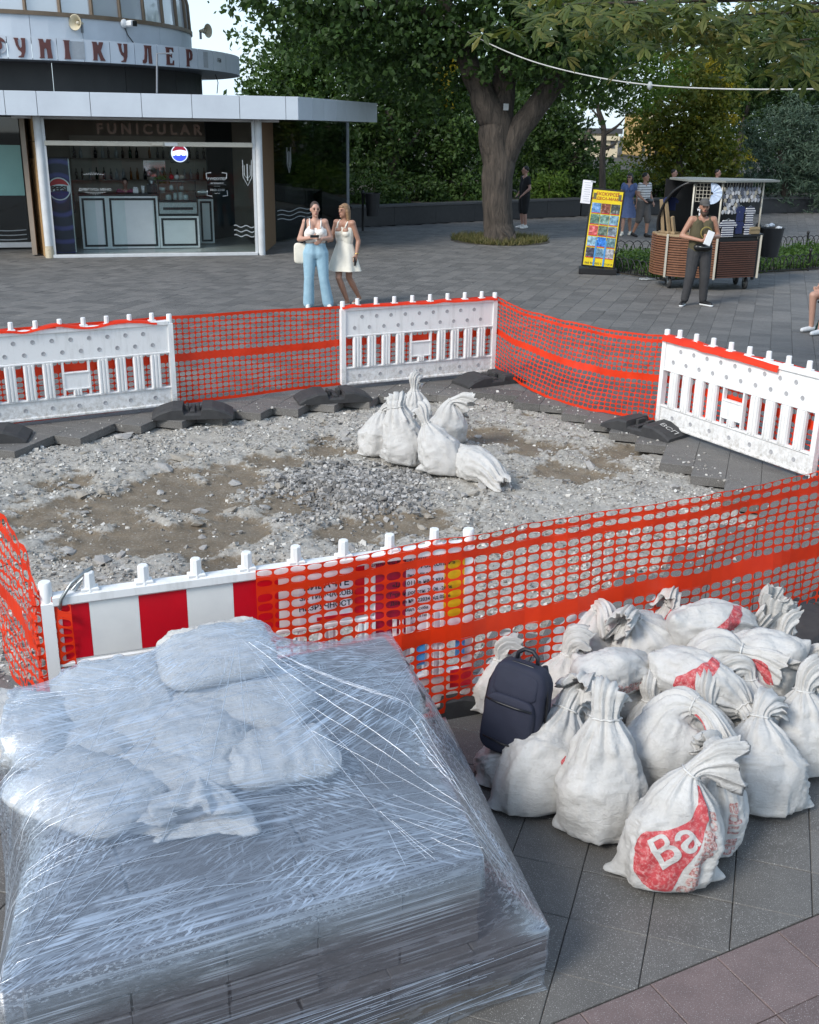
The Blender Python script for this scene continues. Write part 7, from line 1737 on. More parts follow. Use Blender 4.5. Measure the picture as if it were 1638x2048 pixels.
# the seller in front of the cart
M_olive = cloth('olive_vest_cloth', (.085, .072, .036), (.065, .055, .028)); M_greytr = cloth('dark_grey_jersey', (.045, .045, .048), (.032, .032, .034)); M_cap_ = cloth('grey_cap_cloth', (.085, .080, .075))
g = gp(1388, 611); J = dict(knee=[(-.13, -.03, .50), (.12, -.03, .50)], ankle=[(-.17, .02, .085), (.15, .02, .085)], toe=[(-.27, -.13, .035), (.25, -.12, .035)], elbow=[(-.33, .02, 1.15), (.30, .02, 1.15)], wrist=[(-.06, -.25, 1.10), (.10, -.26, 1.17)])
t_, I = person('bearded man in an olive tank top, grey cap and dark trousers before the cart', (g[0], g[1], 0), R(4), 1.78, SK2, J, 1.10, False, R(-6), R(6), None, M_hairdk, curl=(.7, .7), sides=((0, 0, 1), (0, 0, 1)), hdirs=(Vector((.85, -.2, .1)), Vector((-.85, -.2, .05))))
V, S, Mh, hs = I['V'], I['S'], I['Mh'], I['hs']
mb = MB(); torso(mb, I, .95, 1.10, zt=1)
for sx in (-1, 1): mb.cap(V((sx * .10, -.07, 1.36)), V((sx * .11, .0, 1.465)), .035 * S, .03 * S); mb.cap(V((sx * .11, .0, 1.465)), V((sx * .10, .08, 1.36)), .03 * S, .035 * S); mb.cap(V((sx * .065, 0, .92)), V((sx * .07, 0, 1.05)), .135 * S, .128 * S)
rpart('tank_top', mb, M_olive, t_, .012)
part('shirt_print', MB().lathe([(.085, 0), (.105, 0), (.105, .004), (.085, .004)], 24, M=Matrix.Translation(V((.03, -.158, 1.22))) @ Matrix.Rotation(R(82), 4, 'X')), cloth('ochre_print', (.24, .19, .05)), t_, True)
mb = MB(); legs(mb, I, J, .088, .068, .95, .112); rpart('trousers', mb, M_greytr, t_, .012)
mb = MB(); mb.ell((0, .012 * hs, .062 * hs), (.086 * hs, .104 * hs, .078 * hs), 16, 10, Mh); mb.ell((0, -.10 * hs, .042 * hs), (.066 * hs, .065 * hs, .012 * hs), 14, 8, Mh); rpart('cap', mb, M_cap_, t_, .009)
mb = MB(); mb.ell((0, -.060 * hs, -.105 * hs), (.050 * hs, .046 * hs, .046 * hs), 12, 8, Mh); mb.ell((-.05 * hs, -.03 * hs, -.065 * hs), (.018 * hs, .05 * hs, .04 * hs), 10, 7, Mh); mb.ell((.05 * hs, -.03 * hs, -.065 * hs), (.018 * hs, .05 * hs, .04 * hs), 10, 7, Mh); mb.ell((0, -.092 * hs, -.040 * hs), (.03 * hs, .012 * hs, .008 * hs), 10, 6, Mh); rpart('beard', mb, pmat('brown_beard', (.06, .035, .022), None, 50, .8), t_, .009)
shoes(t_, I, J, M_blk, M_wht)
part('waist_pouch', MB().cap(V((-.10, -.145, .985)), V((.11, -.145, .985)), .055 * S, .055 * S), M_blk, t_, True); part('zip', MB().tube([V((-.09, -.197, 1.0)), V((.0, -.205, .99)), V((.10, -.197, 1.0))], .006, 5), M_steel, t_, True)
part('belt', MB().lathe([(.155 * S, -.02), (.160 * S, 0), (.155 * S, .02)], 24, c=tuple(V((0, 0, .985)))), M_blk, t_, True)
q = Matrix.Rotation(R(4), 3, 'Z') @ Vector((.03, -.33, 1.17)); bk = thing('booklet', 'white booklet held in both hands by the man at the cart', 'booklet', (g[0] + q.x, g[1] + q.y, q.z), R(4)); part('pages', MB().box((0, 0, 0), (.11, .02, .24), bev=.003), M_wht, bk); part('cover', MB().box((0, .013, 0), (.115, .004, .245)), M_paper, bk); bk.rotation_euler = (R(-12), R(22), R(4))
# man in black by the big tree
g = gp(1046, 457); J = stand(.0, .0, .0, .11); J.update(elbow=[(-.27, .06, 1.15), (.27, .03, 1.14)], wrist=[(-.22, -.12, .95), (.20, -.16, .96)])
def hair_short(hb, M, s): hb.ell((0, .024 * s, .040 * s), (.079 * s, .090 * s, .090 * s), 14, 9, M)
t_, I = person('man in black T-shirt and black shorts standing half behind the big trunk', (g[0], g[1], 0), R(-70), 1.82, SK3, J, 1.12, False, R(-20), 0, hair_short, M_hairdk, vox=.016)
M_blkcl = cloth('black_cotton', (.010, .010, .012)); mb = MB(); torso(mb, I, .93, 1.1, .55, J); rpart('t_shirt', mb, M_blkcl, t_, .016); mb = MB(); legs(mb, I, J, .10, .10, .0, .118); rpart('shorts', mb, M_blkcl, t_, .016); shoes(t_, I, J, M_offw)
# strolling couple
g = gp(1251, 471); J = dict(knee=[(-.08, -.10, .50), (.08, .0, .50)], ankle=[(-.09, -.12, .085), (.09, .18, .10)], toe=[(-.09, -.30, .03), (.09, .06, .03)], elbow=[(-.24, .0, 1.15), (.24, .05, 1.14)], wrist=[(-.15, -.22, 1.20), (.26, -.05, .90)])
t_, I = person('woman in a light blue summer dress walking arm in arm, wearing sunglasses', (g[0], g[1], 0), R(-20), 1.72, SK1, J, .95, True, R(-14), 0, hair_long, M_hairdk, vox=.015)
V, S, Mh, hs = I['V'], I['S'], I['Mh'], I['hs']; M_bluecl = cloth('periwinkle_cotton', (.16, .22, .42), (.12, .17, .35))
mb = MB(); torso(mb, I, 1.02, 1.06, .35, J, True); rpart('bodice', mb, M_bluecl, t_, .014); V_ = []
for i in range(nr):
    f = i / (nr - 1); z = 1.10 - .58 * f; r = .118 + .12 * f
    for k in range(nc): a = 2 * math.pi * k / nc; rr = r * (1 + .07 * f * math.sin(8 * a)); V_.append(V((rr * 1.12 * math.cos(a), rr * .95 * math.sin(a), z)))
part('skirt', MB().add(V_, [tuple(q) for q in grid_faces(nr, nc, True)]), M_bluecl, t_, True); shoes(t_, I, J, M_cream2)
part('sunglasses', MB().ell((0, -.082 * hs, .014 * hs), (.066 * hs, .016 * hs, .018 * hs), 12, 7, Mh), M_blk, t_, True)
g = gp(1281, 474); J = dict(knee=[(-.10, .02, .50), (.10, -.12, .50)], ankle=[(-.11, .20, .10), (.11, -.10, .085)], toe=[(-.11, .05, .03), (.13, -.28, .03)], elbow=[(-.27, -.04, 1.16), (.28, .04, 1.16)], wrist=[(-.20, -.22, 1.02), (.26, -.12, .96)])
t_, I = person('man in a white striped T-shirt and grey shorts walking beside the blue dress', (g[0], g[1], 0), R(35), 1.76, SK2, J, 1.08, False, R(40), 0, hair_short, M_hairdk, vox=.016)
t = NT('striped_jersey'); p = t.obj(); sx_n = t.n('SeparateXYZ'); t.link(p, sx_n.inputs[0]); s = t.math('FRACT', t.math('MULTIPLY', sx_n.outputs['Z'], 14.5)); t.bsdf(t.mix(t.math('GREATER_THAN', s, .76), (.62, .60, .58), (.03, .03, .04)), .85); M_stripe = t.m
M_greysh = cloth('grey_shorts_cloth', (.11, .10, .095)); mb = MB(); torso(mb, I, .95, 1.12, .55, J); rpart('t_shirt', mb, M_stripe, t_, .015); mb = MB(); legs(mb, I, J, .098, .09, .12, .118); rpart('shorts', mb, M_greysh, t_, .015); shoes(t_, I, J, M_blk)
part('belt_bag', MB().cap(I['V']((-.02, -.17, 1.0)), I['V']((.13, -.15, .99)), .07, .07), M_blk, t_, True)
# two passers-by whose heads show over the cart
for lb, px, py, gpx in (('dark haired passer-by whose head shows above the left of the cart roof', 1338, 340, 452), ('passer-by whose head shows above the right of the cart roof', 1424, 338, 450)):
    g = gp(px, gpx); J = stand(); J.update(elbow=[(-.26, .03, 1.14), (.26, .03, 1.14)], wrist=[(-.25, -.08, .92), (.25, -.08, .92)])
    t_, I = person(lb, (g[0], g[1], 0), R(60), 1.74, SK3, J, 1.0, False, 0, 0, hair_short, M_hairdk, vox=.018, hands=False); mb = MB(); torso(mb, I, .95, 1.1, .5, J); rpart('t_shirt', mb, M_blkcl, t_, .018); mb = MB(); legs(mb, I, J, .09, .07, .95, .11); rpart('trousers', mb, M_greytr, t_, .018); shoes(t_, I, J, M_blk)
# seller behind the bar
q = fl(fx(251, 380, 2.0)[0], 2.05, 0); J = stand(); J.update(elbow=[(-.26, -.03, 1.15), (.26, -.03, 1.15)], wrist=[(-.12, -.25, 1.14), (.12, -.25, 1.14)])
t_, I = person('seller in a pink T-shirt behind the bar counter', q, FRZ, 1.62, SK3, J, 1.0, True, 0, R(15), hair_bun, M_hairdk, vox=.015); mb = MB(); torso(mb, I, .95, 1.1, .6, J, True); rpart('t_shirt', mb, cloth('pink_cotton', (.42, .12, .20)), t_, .015); mb = MB(); legs(mb, I, J, .09, .07, .95, .11); rpart('trousers', mb, M_greytr, t_, .016); shoes(t_, I, J, M_blk)
# seated person cut by the right photo edge
g = gp(1672, 668); J = dict(knee=[(-.13, -.50, .52), (.13, -.50, .54)], ankle=[(-.13, -.66, .085), (.13, -.46, .085)], toe=[(-.13, -.83, .03), (.14, -.63, .03)], elbow=[(-.28, -.10, .95), (.28, -.10, .95)], wrist=[(-.18, -.36, .72), (.18, -.36, .72)])
seat_z = .46
class Sit: pass
def seated(label, loc, rz):
    t = thing('person', label, 'person', loc, rz); mb = MB(); c = lambda p, q, r0, r1: mb.cap(Vector(p), Vector(q), r0, r1, 14)
    for sx in (-1, 1):
        c((sx * .06, 0, .56), (sx * .07, .03, .80), .125, .11); c((sx * .07, .03, .80), (sx * .09, .02, .98), .115, .09); c((sx * .06, .02, 1.0), (sx * .18, .02, 1.02), .07, .058)
        c((sx * .09, -.02, .55), (sx * .13, -.46, .55), .095, .062); c((sx * .13, -.46, .55), (sx * .13, -.46 - .05 * sx, .09), .06, .038); c((sx * .13, -.44 - .05 * sx, .05), (sx * .14, -.62 - .05 * sx, .03), .036, .028)
        c((sx * .18, .02, 1.02), (sx * .27, -.06, .76), .055, .04); c((sx * .27, -.06, .76), (sx * .17, -.28, .66), .04, .028); hand(mb, (sx * .17, -.28, .66), (-.15 * sx, -1, -.1), (0, 0, 1), .5)
    c((0, .02, 1.0), (0, .0, 1.12), .06, .05); mb.ell((0, -.01, 1.24), (.075, .095, .115), 16, 10); mb.ell((0, -.105, 1.22), (.012, .016, .022), 8, 6)
    rpart('body', mb, SK1, t, .014); hb = MB(); hb.ell((0, .015, 1.265), (.08, .092, .10), 14, 9); rpart('hair', hb, M_hairdk, t, .012)
    M2 = cloth('sand_shorts', (.30, .24, .18)); mb = MB()
    for sx in (-1, 1): mb.cap(Vector((sx * .06, 0, .56)), Vector((sx * .07, .03, .72)), .135, .12); mb.cap(Vector((sx * .09, -.02, .55)), Vector((sx * .12, -.30, .555)), .105, .085)
    rpart('shorts', mb, M2, t, .014); mb = MB()
    for sx in (-1, 1): mb.cap(Vector((sx * .07, .03, .74)), Vector((sx * .09, .02, .98)), .125, .10); mb.cap(Vector((sx * .06, .02, 1.0)), Vector((sx * .20, .01, 1.0)), .08, .068)
    rpart('t_shirt', mb, M_offw, t, .014)
    for sx in (-1, 1): m = MB(); m.cap(Vector((sx * .13, -.43 - .05 * sx, .05)), Vector((sx * .14, -.63 - .05 * sx, .035)), .045, .036); rpart('shoe', m, M_wht, t, .012)
g = gp(1614, 668) + np.array([.55 - .22, .29 - .05, 0]); seated('person sitting at the right photo edge, only knee and white shoe in view', (g[0] + .22, g[1] + .05, 0), R(-62))
ch_ = thing('folding_chair', 'green framed folding chair at the right photo edge', 'chair', (g[0] + .22, g[1] + .05, 0), R(-62)); M_grn = pmat('green_enamel', (.03, .12, .08), None, 9, .4)
part('seat', MB().box((0, -.05, .43), (.42, .42, .03), bev=.01), M_blk, ch_); part('backrest', MB().box((0, .19, .80), (.42, .03, .22), bev=.01), M_blk, ch_)
for sx in (-1, 1): part('leg', MB().tube([(sx * .2, -.24, 0), (sx * .2, .19, .92)], .013, 7), M_grn, ch_, True); part('leg', MB().tube([(sx * .17, .22, 0), (sx * .17, -.22, .43)], .013, 7), M_grn, ch_, True)

# ------------------------------------------------------------------ souvenir cart, signs, bins
M_slat = pmat('varnished_slat', (.23, .105, .055), (.155, .068, .038), 14, .45, .2, 60); M_slat2 = pmat('dark_varnished_slat', (.115, .048, .030), (.075, .032, .022), 14, .45, .2, 60)
M_roofm = pmat('grey_roof_sheet', (.22, .23, .21), None, 2, .5); M_shelfw = pmat('light_counter_wood', (.36, .26, .15), None, 9, .6)
q0 = gp(1422, 583)[:2]; cart = thing('souvenir_cart', 'wooden slatted souvenir cart on wheels under a grey sheet roof', 'cart', (q0[0], q0[1], 0), 0)
def cl(px, py): q = gp(px, py)[:2] - q0; return (float(q[0]), float(q[1]))
# base outline (plan, local): front corner at the origin, left face bowing back, right face going back
Lp = [(0, 0), (-.32, .06), (-.62, .16), (-.84, .32), (-.96, .55), (-.98, .85), (-.90, 1.1)]; Rp = [(.0, 0), (.86, .34), (.95, .40)]
ZB0, ZB1, ZB2 = .24, 1.00, .92
def strip(P, z0, z1, dpt, mat, name, off_=0.0):
    P = [np.array(p, float) for p in P]; n = len(P); N = []
    for i in range(n):
        d = P[min(i + 1, n - 1)] - P[max(i - 1, 0)]; d /= np.linalg.norm(d); N.append(np.array([d[1], -d[0]]))
    sgn = 1 if (N[0] @ np.array([0, -1])) > 0 else -1; vs = []; fs = []
    for p, nn in zip(P, N): o = p + nn * sgn * (off_ + dpt); i_ = p + nn * sgn * off_; vs += [(i_[0], i_[1], z0), (o[0], o[1], z0 + .004), (o[0], o[1], z1 - .004), (i_[0], i_[1], z1)]
    for i in range(n - 1):
        for k in range(4): fs.append((i * 4 + k, i * 4 + (k + 1) % 4, (i + 1) * 4 + (k + 1) % 4, (i + 1) * 4 + k))
    fs += [(0, 1, 2, 3), tuple(4 * (n - 1) + k for k in (3, 2, 1, 0))]; return part(name, MB().add(vs, fs), mat, cart)
ns_ = 17
for k in range(ns_):
    z = ZB0 + k * (ZB1 - ZB0) / ns_; strip(Lp, z + .006, z + (ZB1 - ZB0) / ns_ - .006, .02, M_slat, 'slat', .03)
    z = ZB0 + k * (ZB2 - ZB0) / ns_; strip([(.05, .02), (.84, .333)], z + .006, z + (ZB2 - ZB0) / ns_ - .006, .02, M_slat2, 'slat', .03)
body_poly = [(p[0], p[1]) for p in Lp[::-1]] + [(.95, .42), (.93, 1.2), (-.4, 1.3)]
part('carcass', MB().prism(body_poly, ZB0, ZB1 - .02), M_blk, cart)
cp_ = [(p[0] * 1.04, p[1] - .06) for p in Lp[::-1]] + [(.0, .0)]
part('counter_top', MB().prism([(x, y) for x, y in [(.0, -.06), (0, .5), (-.85, 1.05), (-1.02, .85), (-1.0, .52), (-.88, .28), (-.64, .10), (-.33, .0)]][::-1], ZB1 - .018, ZB1 + .02), M_shelfw, cart)
part('right_top', MB().prism([(.02, -.03), (.98, .35), (.96, .9), (.02, .6)], ZB2 + .08, ZB2 + .12), M_blk, cart)
for a in ((0.0, -.055), (.93, .335), (-.86, .24)): part('corner_strip', MB().box((a[0], a[1], (ZB0 + ZB1) / 2), (.035, .03, ZB1 - ZB0 + .04), bev=.006), M_alu, cart)
for x, y in ((-.72, .40), (.75, .42), (-.6, 1.1), (.75, 1.05)):
    wh = part('wheel', MB().lathe([(.02, -.025), (.10, -.03), (.115, -.02), (.115, .02), (.10, .03), (.02, .025)], 18, M=Matrix.Translation((x, y, .117)) @ Matrix.Rotation(R(90), 4, 'Y')), M_black_rubber, cart, True)
    part('hub', MB().lathe([(.0001, -.032), (.05, -.032), (.05, .032), (.0001, .032)], 12, M=Matrix.Translation((x, y, .117)) @ Matrix.Rotation(R(90), 4, 'Y')), M_steel, wh, True); part('wheel_fork', MB().box((x, y, .2), (.09, .05, .1)), M_steel, cart)
RZ = 1.98
for a in ((0.0, -.02), (.88, .40), (-.48, .12), (-.15, .75)): part('post', MB().tube([(a[0], a[1], ZB1 - .06), (a[0], a[1], RZ)], .018, 8), M_alu, cart, True)
part('roof_sheet', MB().prism([(-.62, .05), (.02, -.14), (1.18, .42), (1.15, .9), (-.3, 1.35), (-.75, 1.0)], RZ, RZ + .035), M_roofm, cart)
arc = [(-.50, .0)] + [(-.50 - .50 * math.sin(a), .05 + .35 * math.sin(a)) for a in (.3, .6, .9, 1.2)]
pts = [(-.45, .05, RZ), (-.66, .12, RZ - .05), (-.86, .24, RZ - .22), (-.98, .40, RZ - .50), (-1.01, .52, RZ - .75), (-.99, .56, ZB1 + .05)]
part('hood_rim', MB().tube(catmull(pts, 24), .024, 8), M_blk, cart, True)
P = catmull(pts, 24); vs = []
for p in P: vs += [tuple(p), (p[0] * .75 + .1, p[1] + .75, p[2])]
part('hood', MB().add(vs, [(2 * i, 2 * i + 1, 2 * i + 3, 2 * i + 2) for i in range(23)]), pmat('dark_hood_cloth', (.010, .013, .024), None, 5, .5), cart, True)
part('back_wall', MB().prism([(-.80, 1.08), (.9, 1.15), (.9, 1.19), (-.80, 1.12)], ZB1, RZ), M_blk, cart)
# wire grid
gm = MB()
for k in range(6): gm.tube([(-.44 + k * .062, .12 + k * -.016, 1.62), (-.44 + k * .062, .12 - k * .016, RZ - .03)], .005, 4)
for k in range(6): gm.tube([(-.44, .12, 1.63 + k * .065), (-.13, .04, 1.63 + k * .065)], .005, 4)
o = part('wire_grid', gm, M_alu, cart); tag(o, kind='stuff')
ex = np.array([.86, .36]); ex /= np.linalg.norm(ex)
gm = MB()
for k in range(14): q = ex * (.04 + k * .064); gm.tube([(q[0], q[1] - .02, 1.72), (q[0], q[1] - .02, RZ - .01)], .004, 4)
o = part('hanging_rail', gm, M_alu, cart); tag(o, kind='stuff')
# goods on the cart
def cw(x, y, z): return (q0[0] + x, q0[1] + y, z)
M_navycl = cloth('navy_cotton', (.012, .020, .075), (.02, .03, .10)); t = NT('striped_cotton'); p = t.pos(); sn_ = t.n('SeparateXYZ'); t.link(p, sn_.inputs[0]); s = t.math('FRACT', t.math('MULTIPLY', sn_.outputs['Z'], 24.0)); t.bsdf(t.mix(t.math('GREATER_THAN', s, .5), (.58, .58, .58), (.015, .02, .06)), .85); M_stripe2 = t.m
def shirt(label, x, y, z, w, h, mat, yaw, group='shirts hanging on the souvenir cart'):
    t = thing('hanging_shirt', label, 'shirt', cw(x, y, z), yaw, group); prof = [(-.5, -.5), (.5, -.5), (.5, .15), (.68, .05), (.78, .22), (.45, .5), (.15, .5), (0, .44), (-.15, .5), (-.45, .5), (-.78, .22), (-.68, .05), (-.5, .15)]
    M = Matrix.Rotation(R(90), 4, 'X'); part('cloth', MB().prism([(a * w, b * h) for a, b in prof], -.012, .012, M), mat, t); part('hanger', MB().tube([(-.2 * w, 0, .5 * h), (0, 0, .58 * h), (.2 * w, 0, .5 * h)], .006, 4), M_steel, t)
ya = math.atan2(ex[1], ex[0])
def rt(f, z, dy=-.045): q = ex * f; return q[0] - dy * -ex[1] * -1 * 0 + 0, q[1] + dy, z
x, y, z = rt(.20, 1.16, -.07); shirt('wide striped shirt lying over the right counter of the cart', x, y, z, .26, .30, M_stripe2, ya)
x, y, z = rt(.46, 1.42); shirt('navy shirt with pale emblem hanging in the middle of the right grid', x, y, z, .15, .26, M_navycl, ya)
x, y, z = rt(.46, 1.17); shirt('navy shirt below the other navy one on the right grid', x, y, z, .15, .22, M_navycl, ya)
x, y, z = rt(.68, 1.40); shirt('thin striped shirt on the far right of the grid, upper', x, y, z, .16, .28, M_stripe2, ya)
x, y, z = rt(.68, 1.14); shirt('thin striped shirt on the far right of the grid, lower', x, y, z, .16, .22, M_stripe2, ya)
shirt('small white striped shirt under the wire grid beside the fan', -.30, .06, 1.45, .13, .22, M_stripe, R(-15)); shirt('dark striped shirt inside the cart under the small white one', -.22, .10, 1.26, .14, .20, M_stripe2, R(-15)); shirt('navy shirt inside the hood at the left of the cart', -.78, .62, 1.55, .22, .24, M_navycl, R(-40))
rgs = np.random.default_rng(2); km = []
for k in range(4): km.append(pmat(f'trinket_tone_{"abcd"[k]}', [(.55, .55, .56), (.30, .31, .34), (.10, .11, .14), (.42, .38, .30)][k], None, 60, .5))
tm_ = []
for k in range(4):
    m = MB(); m.prism([(.030 * math.cos(a) * (1 + .25 * math.sin(3 * a + k)), .042 * math.sin(a)) for a in np.linspace(0, 2 * math.pi, 9)[:-1]], -.006, .006, Matrix.Rotation(R(90), 4, 'X')); m.tube([(0, 0, .04), (0, 0, .075)], .003, 4); tm_.append(m.mesh('trinket', km[k]))
for r in range(7):
    for k in range(12 if r < 4 else 6):
        f = .06 + (k + .5 * (r % 2)) * .068; z = 1.86 - r * .068
        if f > .86: continue
        o = bpy.data.objects.new('trinket', tm_[rgs.integers(4)]); link(o); x, y, z_ = rt(f + rgs.normal(0, .006), z + rgs.normal(0, .006)); o.location = cw(x, y, z_); o.rotation_euler = (0, rgs.normal(0, .25), ya + rgs.normal(0, .2))
        tag(o, f'small grey trinket hanging in row {["one", "two", "three", "four", "five", "six", "seven"][r]} from the roof of the cart', 'trinket', f'trinkets in hanging row {r + 1} of the cart')
fan = thing('paper_fan', 'open pale blue paper fan hanging beside the wire grid', 'fan', cw(-.19, -.02, 1.78), R(-12)); nb2 = 14
for k in range(nb2):
    a0, a1 = R(-100) + R(200) * k / nb2, R(-100) + R(200) * (k + 1) / nb2; dz = .006 * (1 if k % 2 else -1)
    part('fan_blade', MB().add([(.03 * math.cos(a0), dz, .03 * math.sin(a0)), (.19 * math.cos(a0), dz, .19 * math.sin(a0)), (.19 * math.cos(a1), -dz, .19 * math.sin(a1)), (.03 * math.cos(a1), -dz, .03 * math.sin(a1))], [(0, 1, 2, 3)]), [pmat('fan_paper', (.42, .52, .68), (.55, .62, .74), 20, .7) if k == 0 else bpy.data.materials['fan_paper']][0], fan)
for k, (x, y, lb) in enumerate(((-.90, .50, 'leftmost wooden bottle stand on the cart counter'), (-.80, .40, 'wooden stand leaning second from the left on the cart counter'), (-.72, .34, 'short wooden stand in front of the leaning ones'))):
    t = thing('wooden_stand', lb, 'stand', cw(x, y, ZB1 + .02), R(20 * k)); h_ = (.62, .60, .34)[k]; part('upright', MB().box((0, 0, h_ / 2), (.055, .05, h_), M=Matrix.Rotation(R(-8 - 5 * k), 4, 'Y'), bev=.006), M_shelfw, t); part('stand_foot', MB().box((0, 0, .02), (.11, .09, .04), bev=.006), M_shelfw, t)
for k, (x, y, w_, h_, m_, lb) in enumerate(((-.40, .10, .17, .28, km[3], 'oval framed picture on the left counter of the cart'), (-.27, .06, .07, .22, M_shelfw, 'slim wooden box beside the framed picture'), (-.15, .04, .14, .24, km[2], 'dark framed picture near the seller on the counter'), (-.36, -.01, .10, .11, km[0], 'little white mug with a dark band on the counter'))):
    t = thing('souvenir', lb, 'souvenir', cw(x, y, ZB1 + .022), R(-12)); part('souvenir_body', MB().box((0, 0, h_ / 2), (w_, .05, h_), bev=.01), m_, t); part('souvenir_front', MB().box((0, -.028, h_ * .5), (w_ * .7, .006, h_ * .7)), km[(k + 1) % 4], t)
x, y, z = rt(.80, ZB2 + .125, .02); t = thing('cardboard_box', 'small cardboard box at the right end of the cart counter', 'box', cw(x, y, z), ya); part('box_body', MB().box((0, 0, .06), (.24, .16, .12), bev=.005), pmat('cardboard', (.30, .22, .12), None, 8, .8), t); part('flap', MB().box((0, -.085, .11), (.22, .01, .05)), pmat('cardboard_flap', (.36, .27, .15), None, 8, .8), t)
rp = thing('rope_heap', 'pale heap of rope on the ground at the left wheel of the cart', 'rope', (*gp(1298, 560)[:2], 0)); part('coil', MB().tube([(.22 * math.cos(a) * (1 - a / 40), .12 * math.sin(a * 1.13), .015 + .012 * abs(math.sin(a * 3))) for a in np.linspace(0, 19, 90)], .012, 5), M_etch, rp, True)
# yellow tour sign
a, b = gp(1163, 545)[:2], gp(1226, 548)[:2]
sg = thing('tour_sign', 'tall yellow sign with rows of tour photographs on a black foot', 'sign', (*((a + b) / 2), 0), R(-8)); sw, sh_ = .62, 1.52
part('foot_block', MB().box((0, .0, .06), (.78, .52, .12), bev=.01), M_blk, sg)
Ms = Matrix.Translation((0, -.06, .16)) @ Matrix.Rotation(R(-3), 4, 'X') @ Matrix.Rotation(R(4), 4, 'Y')
def sp(name, c, d, mat, bev=0): return part(name, MB().box(c, d, M=Ms, bev=bev), mat, sg)
sp('frame', (0, .03, sh_ / 2), (sw + .07, .05, sh_ + .07), M_blk, .01); sp('yellow_sheet', (0, -.002, sh_ / 2), (sw, .02, sh_), M_yellow := pmat('sign_yellow', (.86, .66, .012), None, 3, .45))
for k in (-1, 1): sp('strut', (k * .16, .01, -.02), (.04, .04, .10), M_blk)
pc = [(.10, .22, .42), (.16, .05, .03), (.06, .07, .06), (.09, .17, .12), (.13, .24, .20), (.14, .26, .34), (.45, .08, .08), (.09, .13, .10), (.16, .20, .24), (.20, .34, .42), (.03, .16, .50), (.10, .18, .20), (.05, .05, .07), (.12, .22, .30), (.30, .30, .32)]
def photo_mat(i, c):
    t = NT('tour_photo'); p = t.pos(); n = t.noise(t.mapv(p, (1, 1, 1), (0, 0, 0), (i * 3.3, 0, i)), 16, 5, .7); t.bsdf(t.ramp(n, [(.30, tuple(q * .25 for q in c)), (.48, c), (.58, tuple(min(1, q * 1.8) for q in c)), (.70, (.55, .56, .55))]), .35); return t.m
cwid, chh = .186, .205
for r in range(5):
    for k in range(3):
        i = r * 3 + k; zc = sh_ - .245 - .115 - r * .225; sp('tour_photo', ((k - 1) * .196, -.0145, zc), (cwid, .006, chh), photo_mat(i, pc[i])); sp('red_caption', ((k - 1) * .196, -.0185, zc - chh / 2 + .006), (cwid * .9, .004, .014), M_redprint)
for txt, z, s in (('ЕКСКУРСІЇ', sh_ - .075, .085), ('«ОДЕСА-МАМА»', sh_ - .165, .078)): o = part('lettering', text_mesh(txt, s, pmat('sign_red_letter', (.42, .04, .012), None, 9, .5) if 'sign_red_letter' not in bpy.data.materials else bpy.data.materials['sign_red_letter'], 0, s * .03), None, sg); o.matrix_local = Ms @ Matrix.Translation((0, -.0135, z)) @ Matrix.Rotation(R(90), 4, 'X')
for sx in (-1, 1): sp('crest', (sx * .255, -.0135, sh_ - .12), (.06, .004, .12), pmat('crest_grey', (.14, .13, .06), None, 80, .5) if sx < 0 else bpy.data.materials['crest_grey'])
for txt, x in (('068 90', -.2), ('050 5', 0), ('713-29-18', .2)): o = part('lettering', text_mesh(txt, .062 if len(txt) < 8 else .045, M_ink, 0, .001), None, sg); o.matrix_local = Ms @ Matrix.Translation((x, -.0135, .045)) @ Matrix.Rotation(R(90), 4, 'X')
for sx in (-.10, .10): sp('blue_strap', (sx, -.021, .26), (.035, .004, .52), M_blueprint)
nt2 = thing('paper_list', 'white handwritten paper list taped to the upper left side of the yellow sign', 'paper', (*((a + b) / 2), 0), R(-8)); part('sheet', MB().box((-.44, -.06, sh_ - .06), (.20, .008, .46), M=Ms), M_paper, nt2)
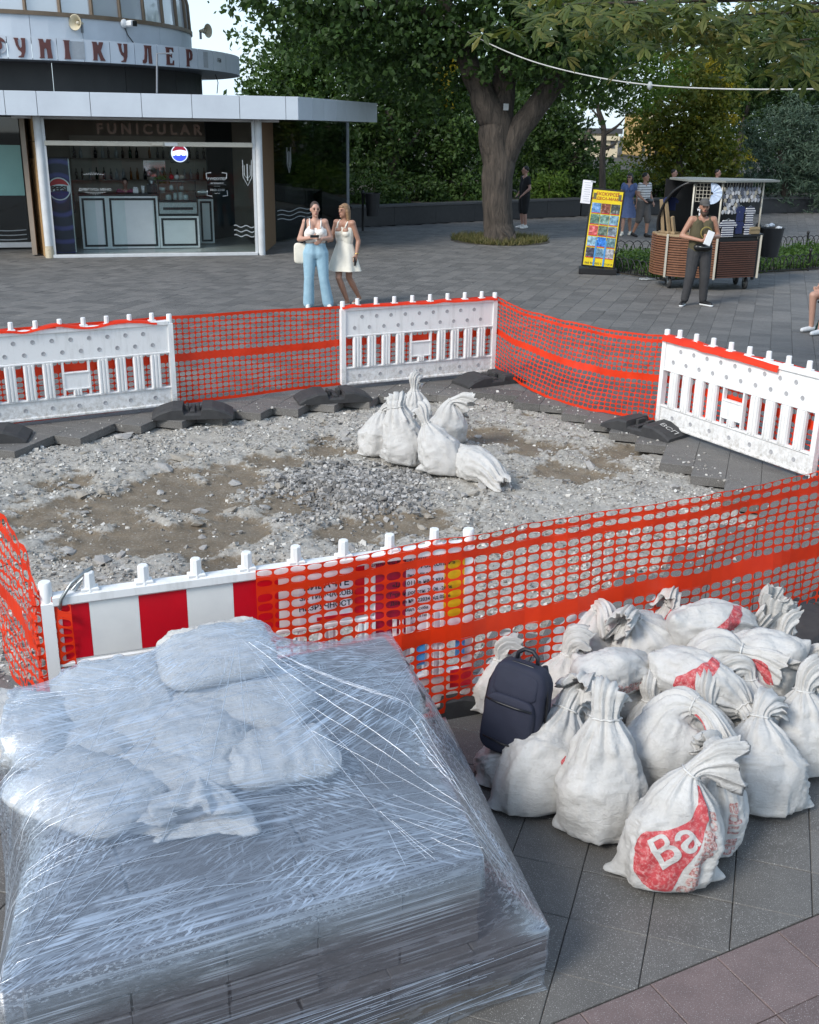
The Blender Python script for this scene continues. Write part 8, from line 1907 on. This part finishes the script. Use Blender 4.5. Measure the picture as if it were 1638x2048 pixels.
for k in range(9): part('handwriting', MB().box((-.44 + .01 * (k % 3), -.066, sh_ + .12 - k * .045), (.13 - .02 * (k % 2), .003, .008), M=Ms), M_ghost, nt2)
part('tape', MB().box((-.33, -.062, sh_ + .15), (.10, .006, .03), M=Ms @ Matrix.Rotation(0, 4, 'Y')), M_etch, nt2)
# bins
def bin_(label, loc, rz, post_x, h0, r0, r1, hh_, full=True):
    t = thing('litter_bin', label, 'bin', loc, rz, 'black litter bins'); part('post', MB().lathe([(.035, 0), (.035, 1.02), (.055, 1.04), (.06, 1.08), (.03, 1.13), (.0001, 1.14)], 12, c=(post_x, 0, 0)), M_iron, t, True)
    m = MB(); m.lathe([(.0001, h0), (r0, h0), (r1, h0 + hh_), (r1 + .015, h0 + hh_), (r1 + .015, h0 + hh_ + .02), (r1 - .01, h0 + hh_ + .02), (r1 - .02, h0 + hh_ - .08), (.0001, h0 + hh_ - .08)], 20); part('bucket', m, pmat('dark_bucket', (.022, .022, .024), None, 6, .5) if 'dark_bucket' not in bpy.data.materials else bpy.data.materials['dark_bucket'], t, True, 40); part('arm', MB().tube([(post_x, 0, h0 + hh_ - .05), (0, 0, h0 + hh_ - .05)], .015, 6), M_iron, t)
    return t
g = gp(1530, 560); bin_('black bucket bin full of litter hanging on a post right of the cart', (g[0] + .05, g[1] + .1, 0), R(6), -.30, .46, .17, .24, .56)
for k in range(9):
    o = bpy.data.objects.new('crumpled_cup', stone_mesh(k + 40)); o.data.materials.clear(); o.data.materials.append([M_wht, M_etch, M_panel][k % 3]); link(o); r = .06; o.location = (g[0] + .05 + .13 * math.cos(k * 2.1), g[1] + .1 + .13 * math.sin(k * 2.1), 1.03 + .03 * (k % 3)); o.scale = (r, r * .8, r * 1.2); tag(o, 'crumpled white cup or wrapper heaped in the bin right of the cart', 'litter', 'litter in the bin by the cart')
g = gp(738, 462); bin_('dark bin on a post before the planter wall, right of the canopy pillar', (g[0] + .1, g[1], 0), R(4), -.28, .42, .17, .22, .62)
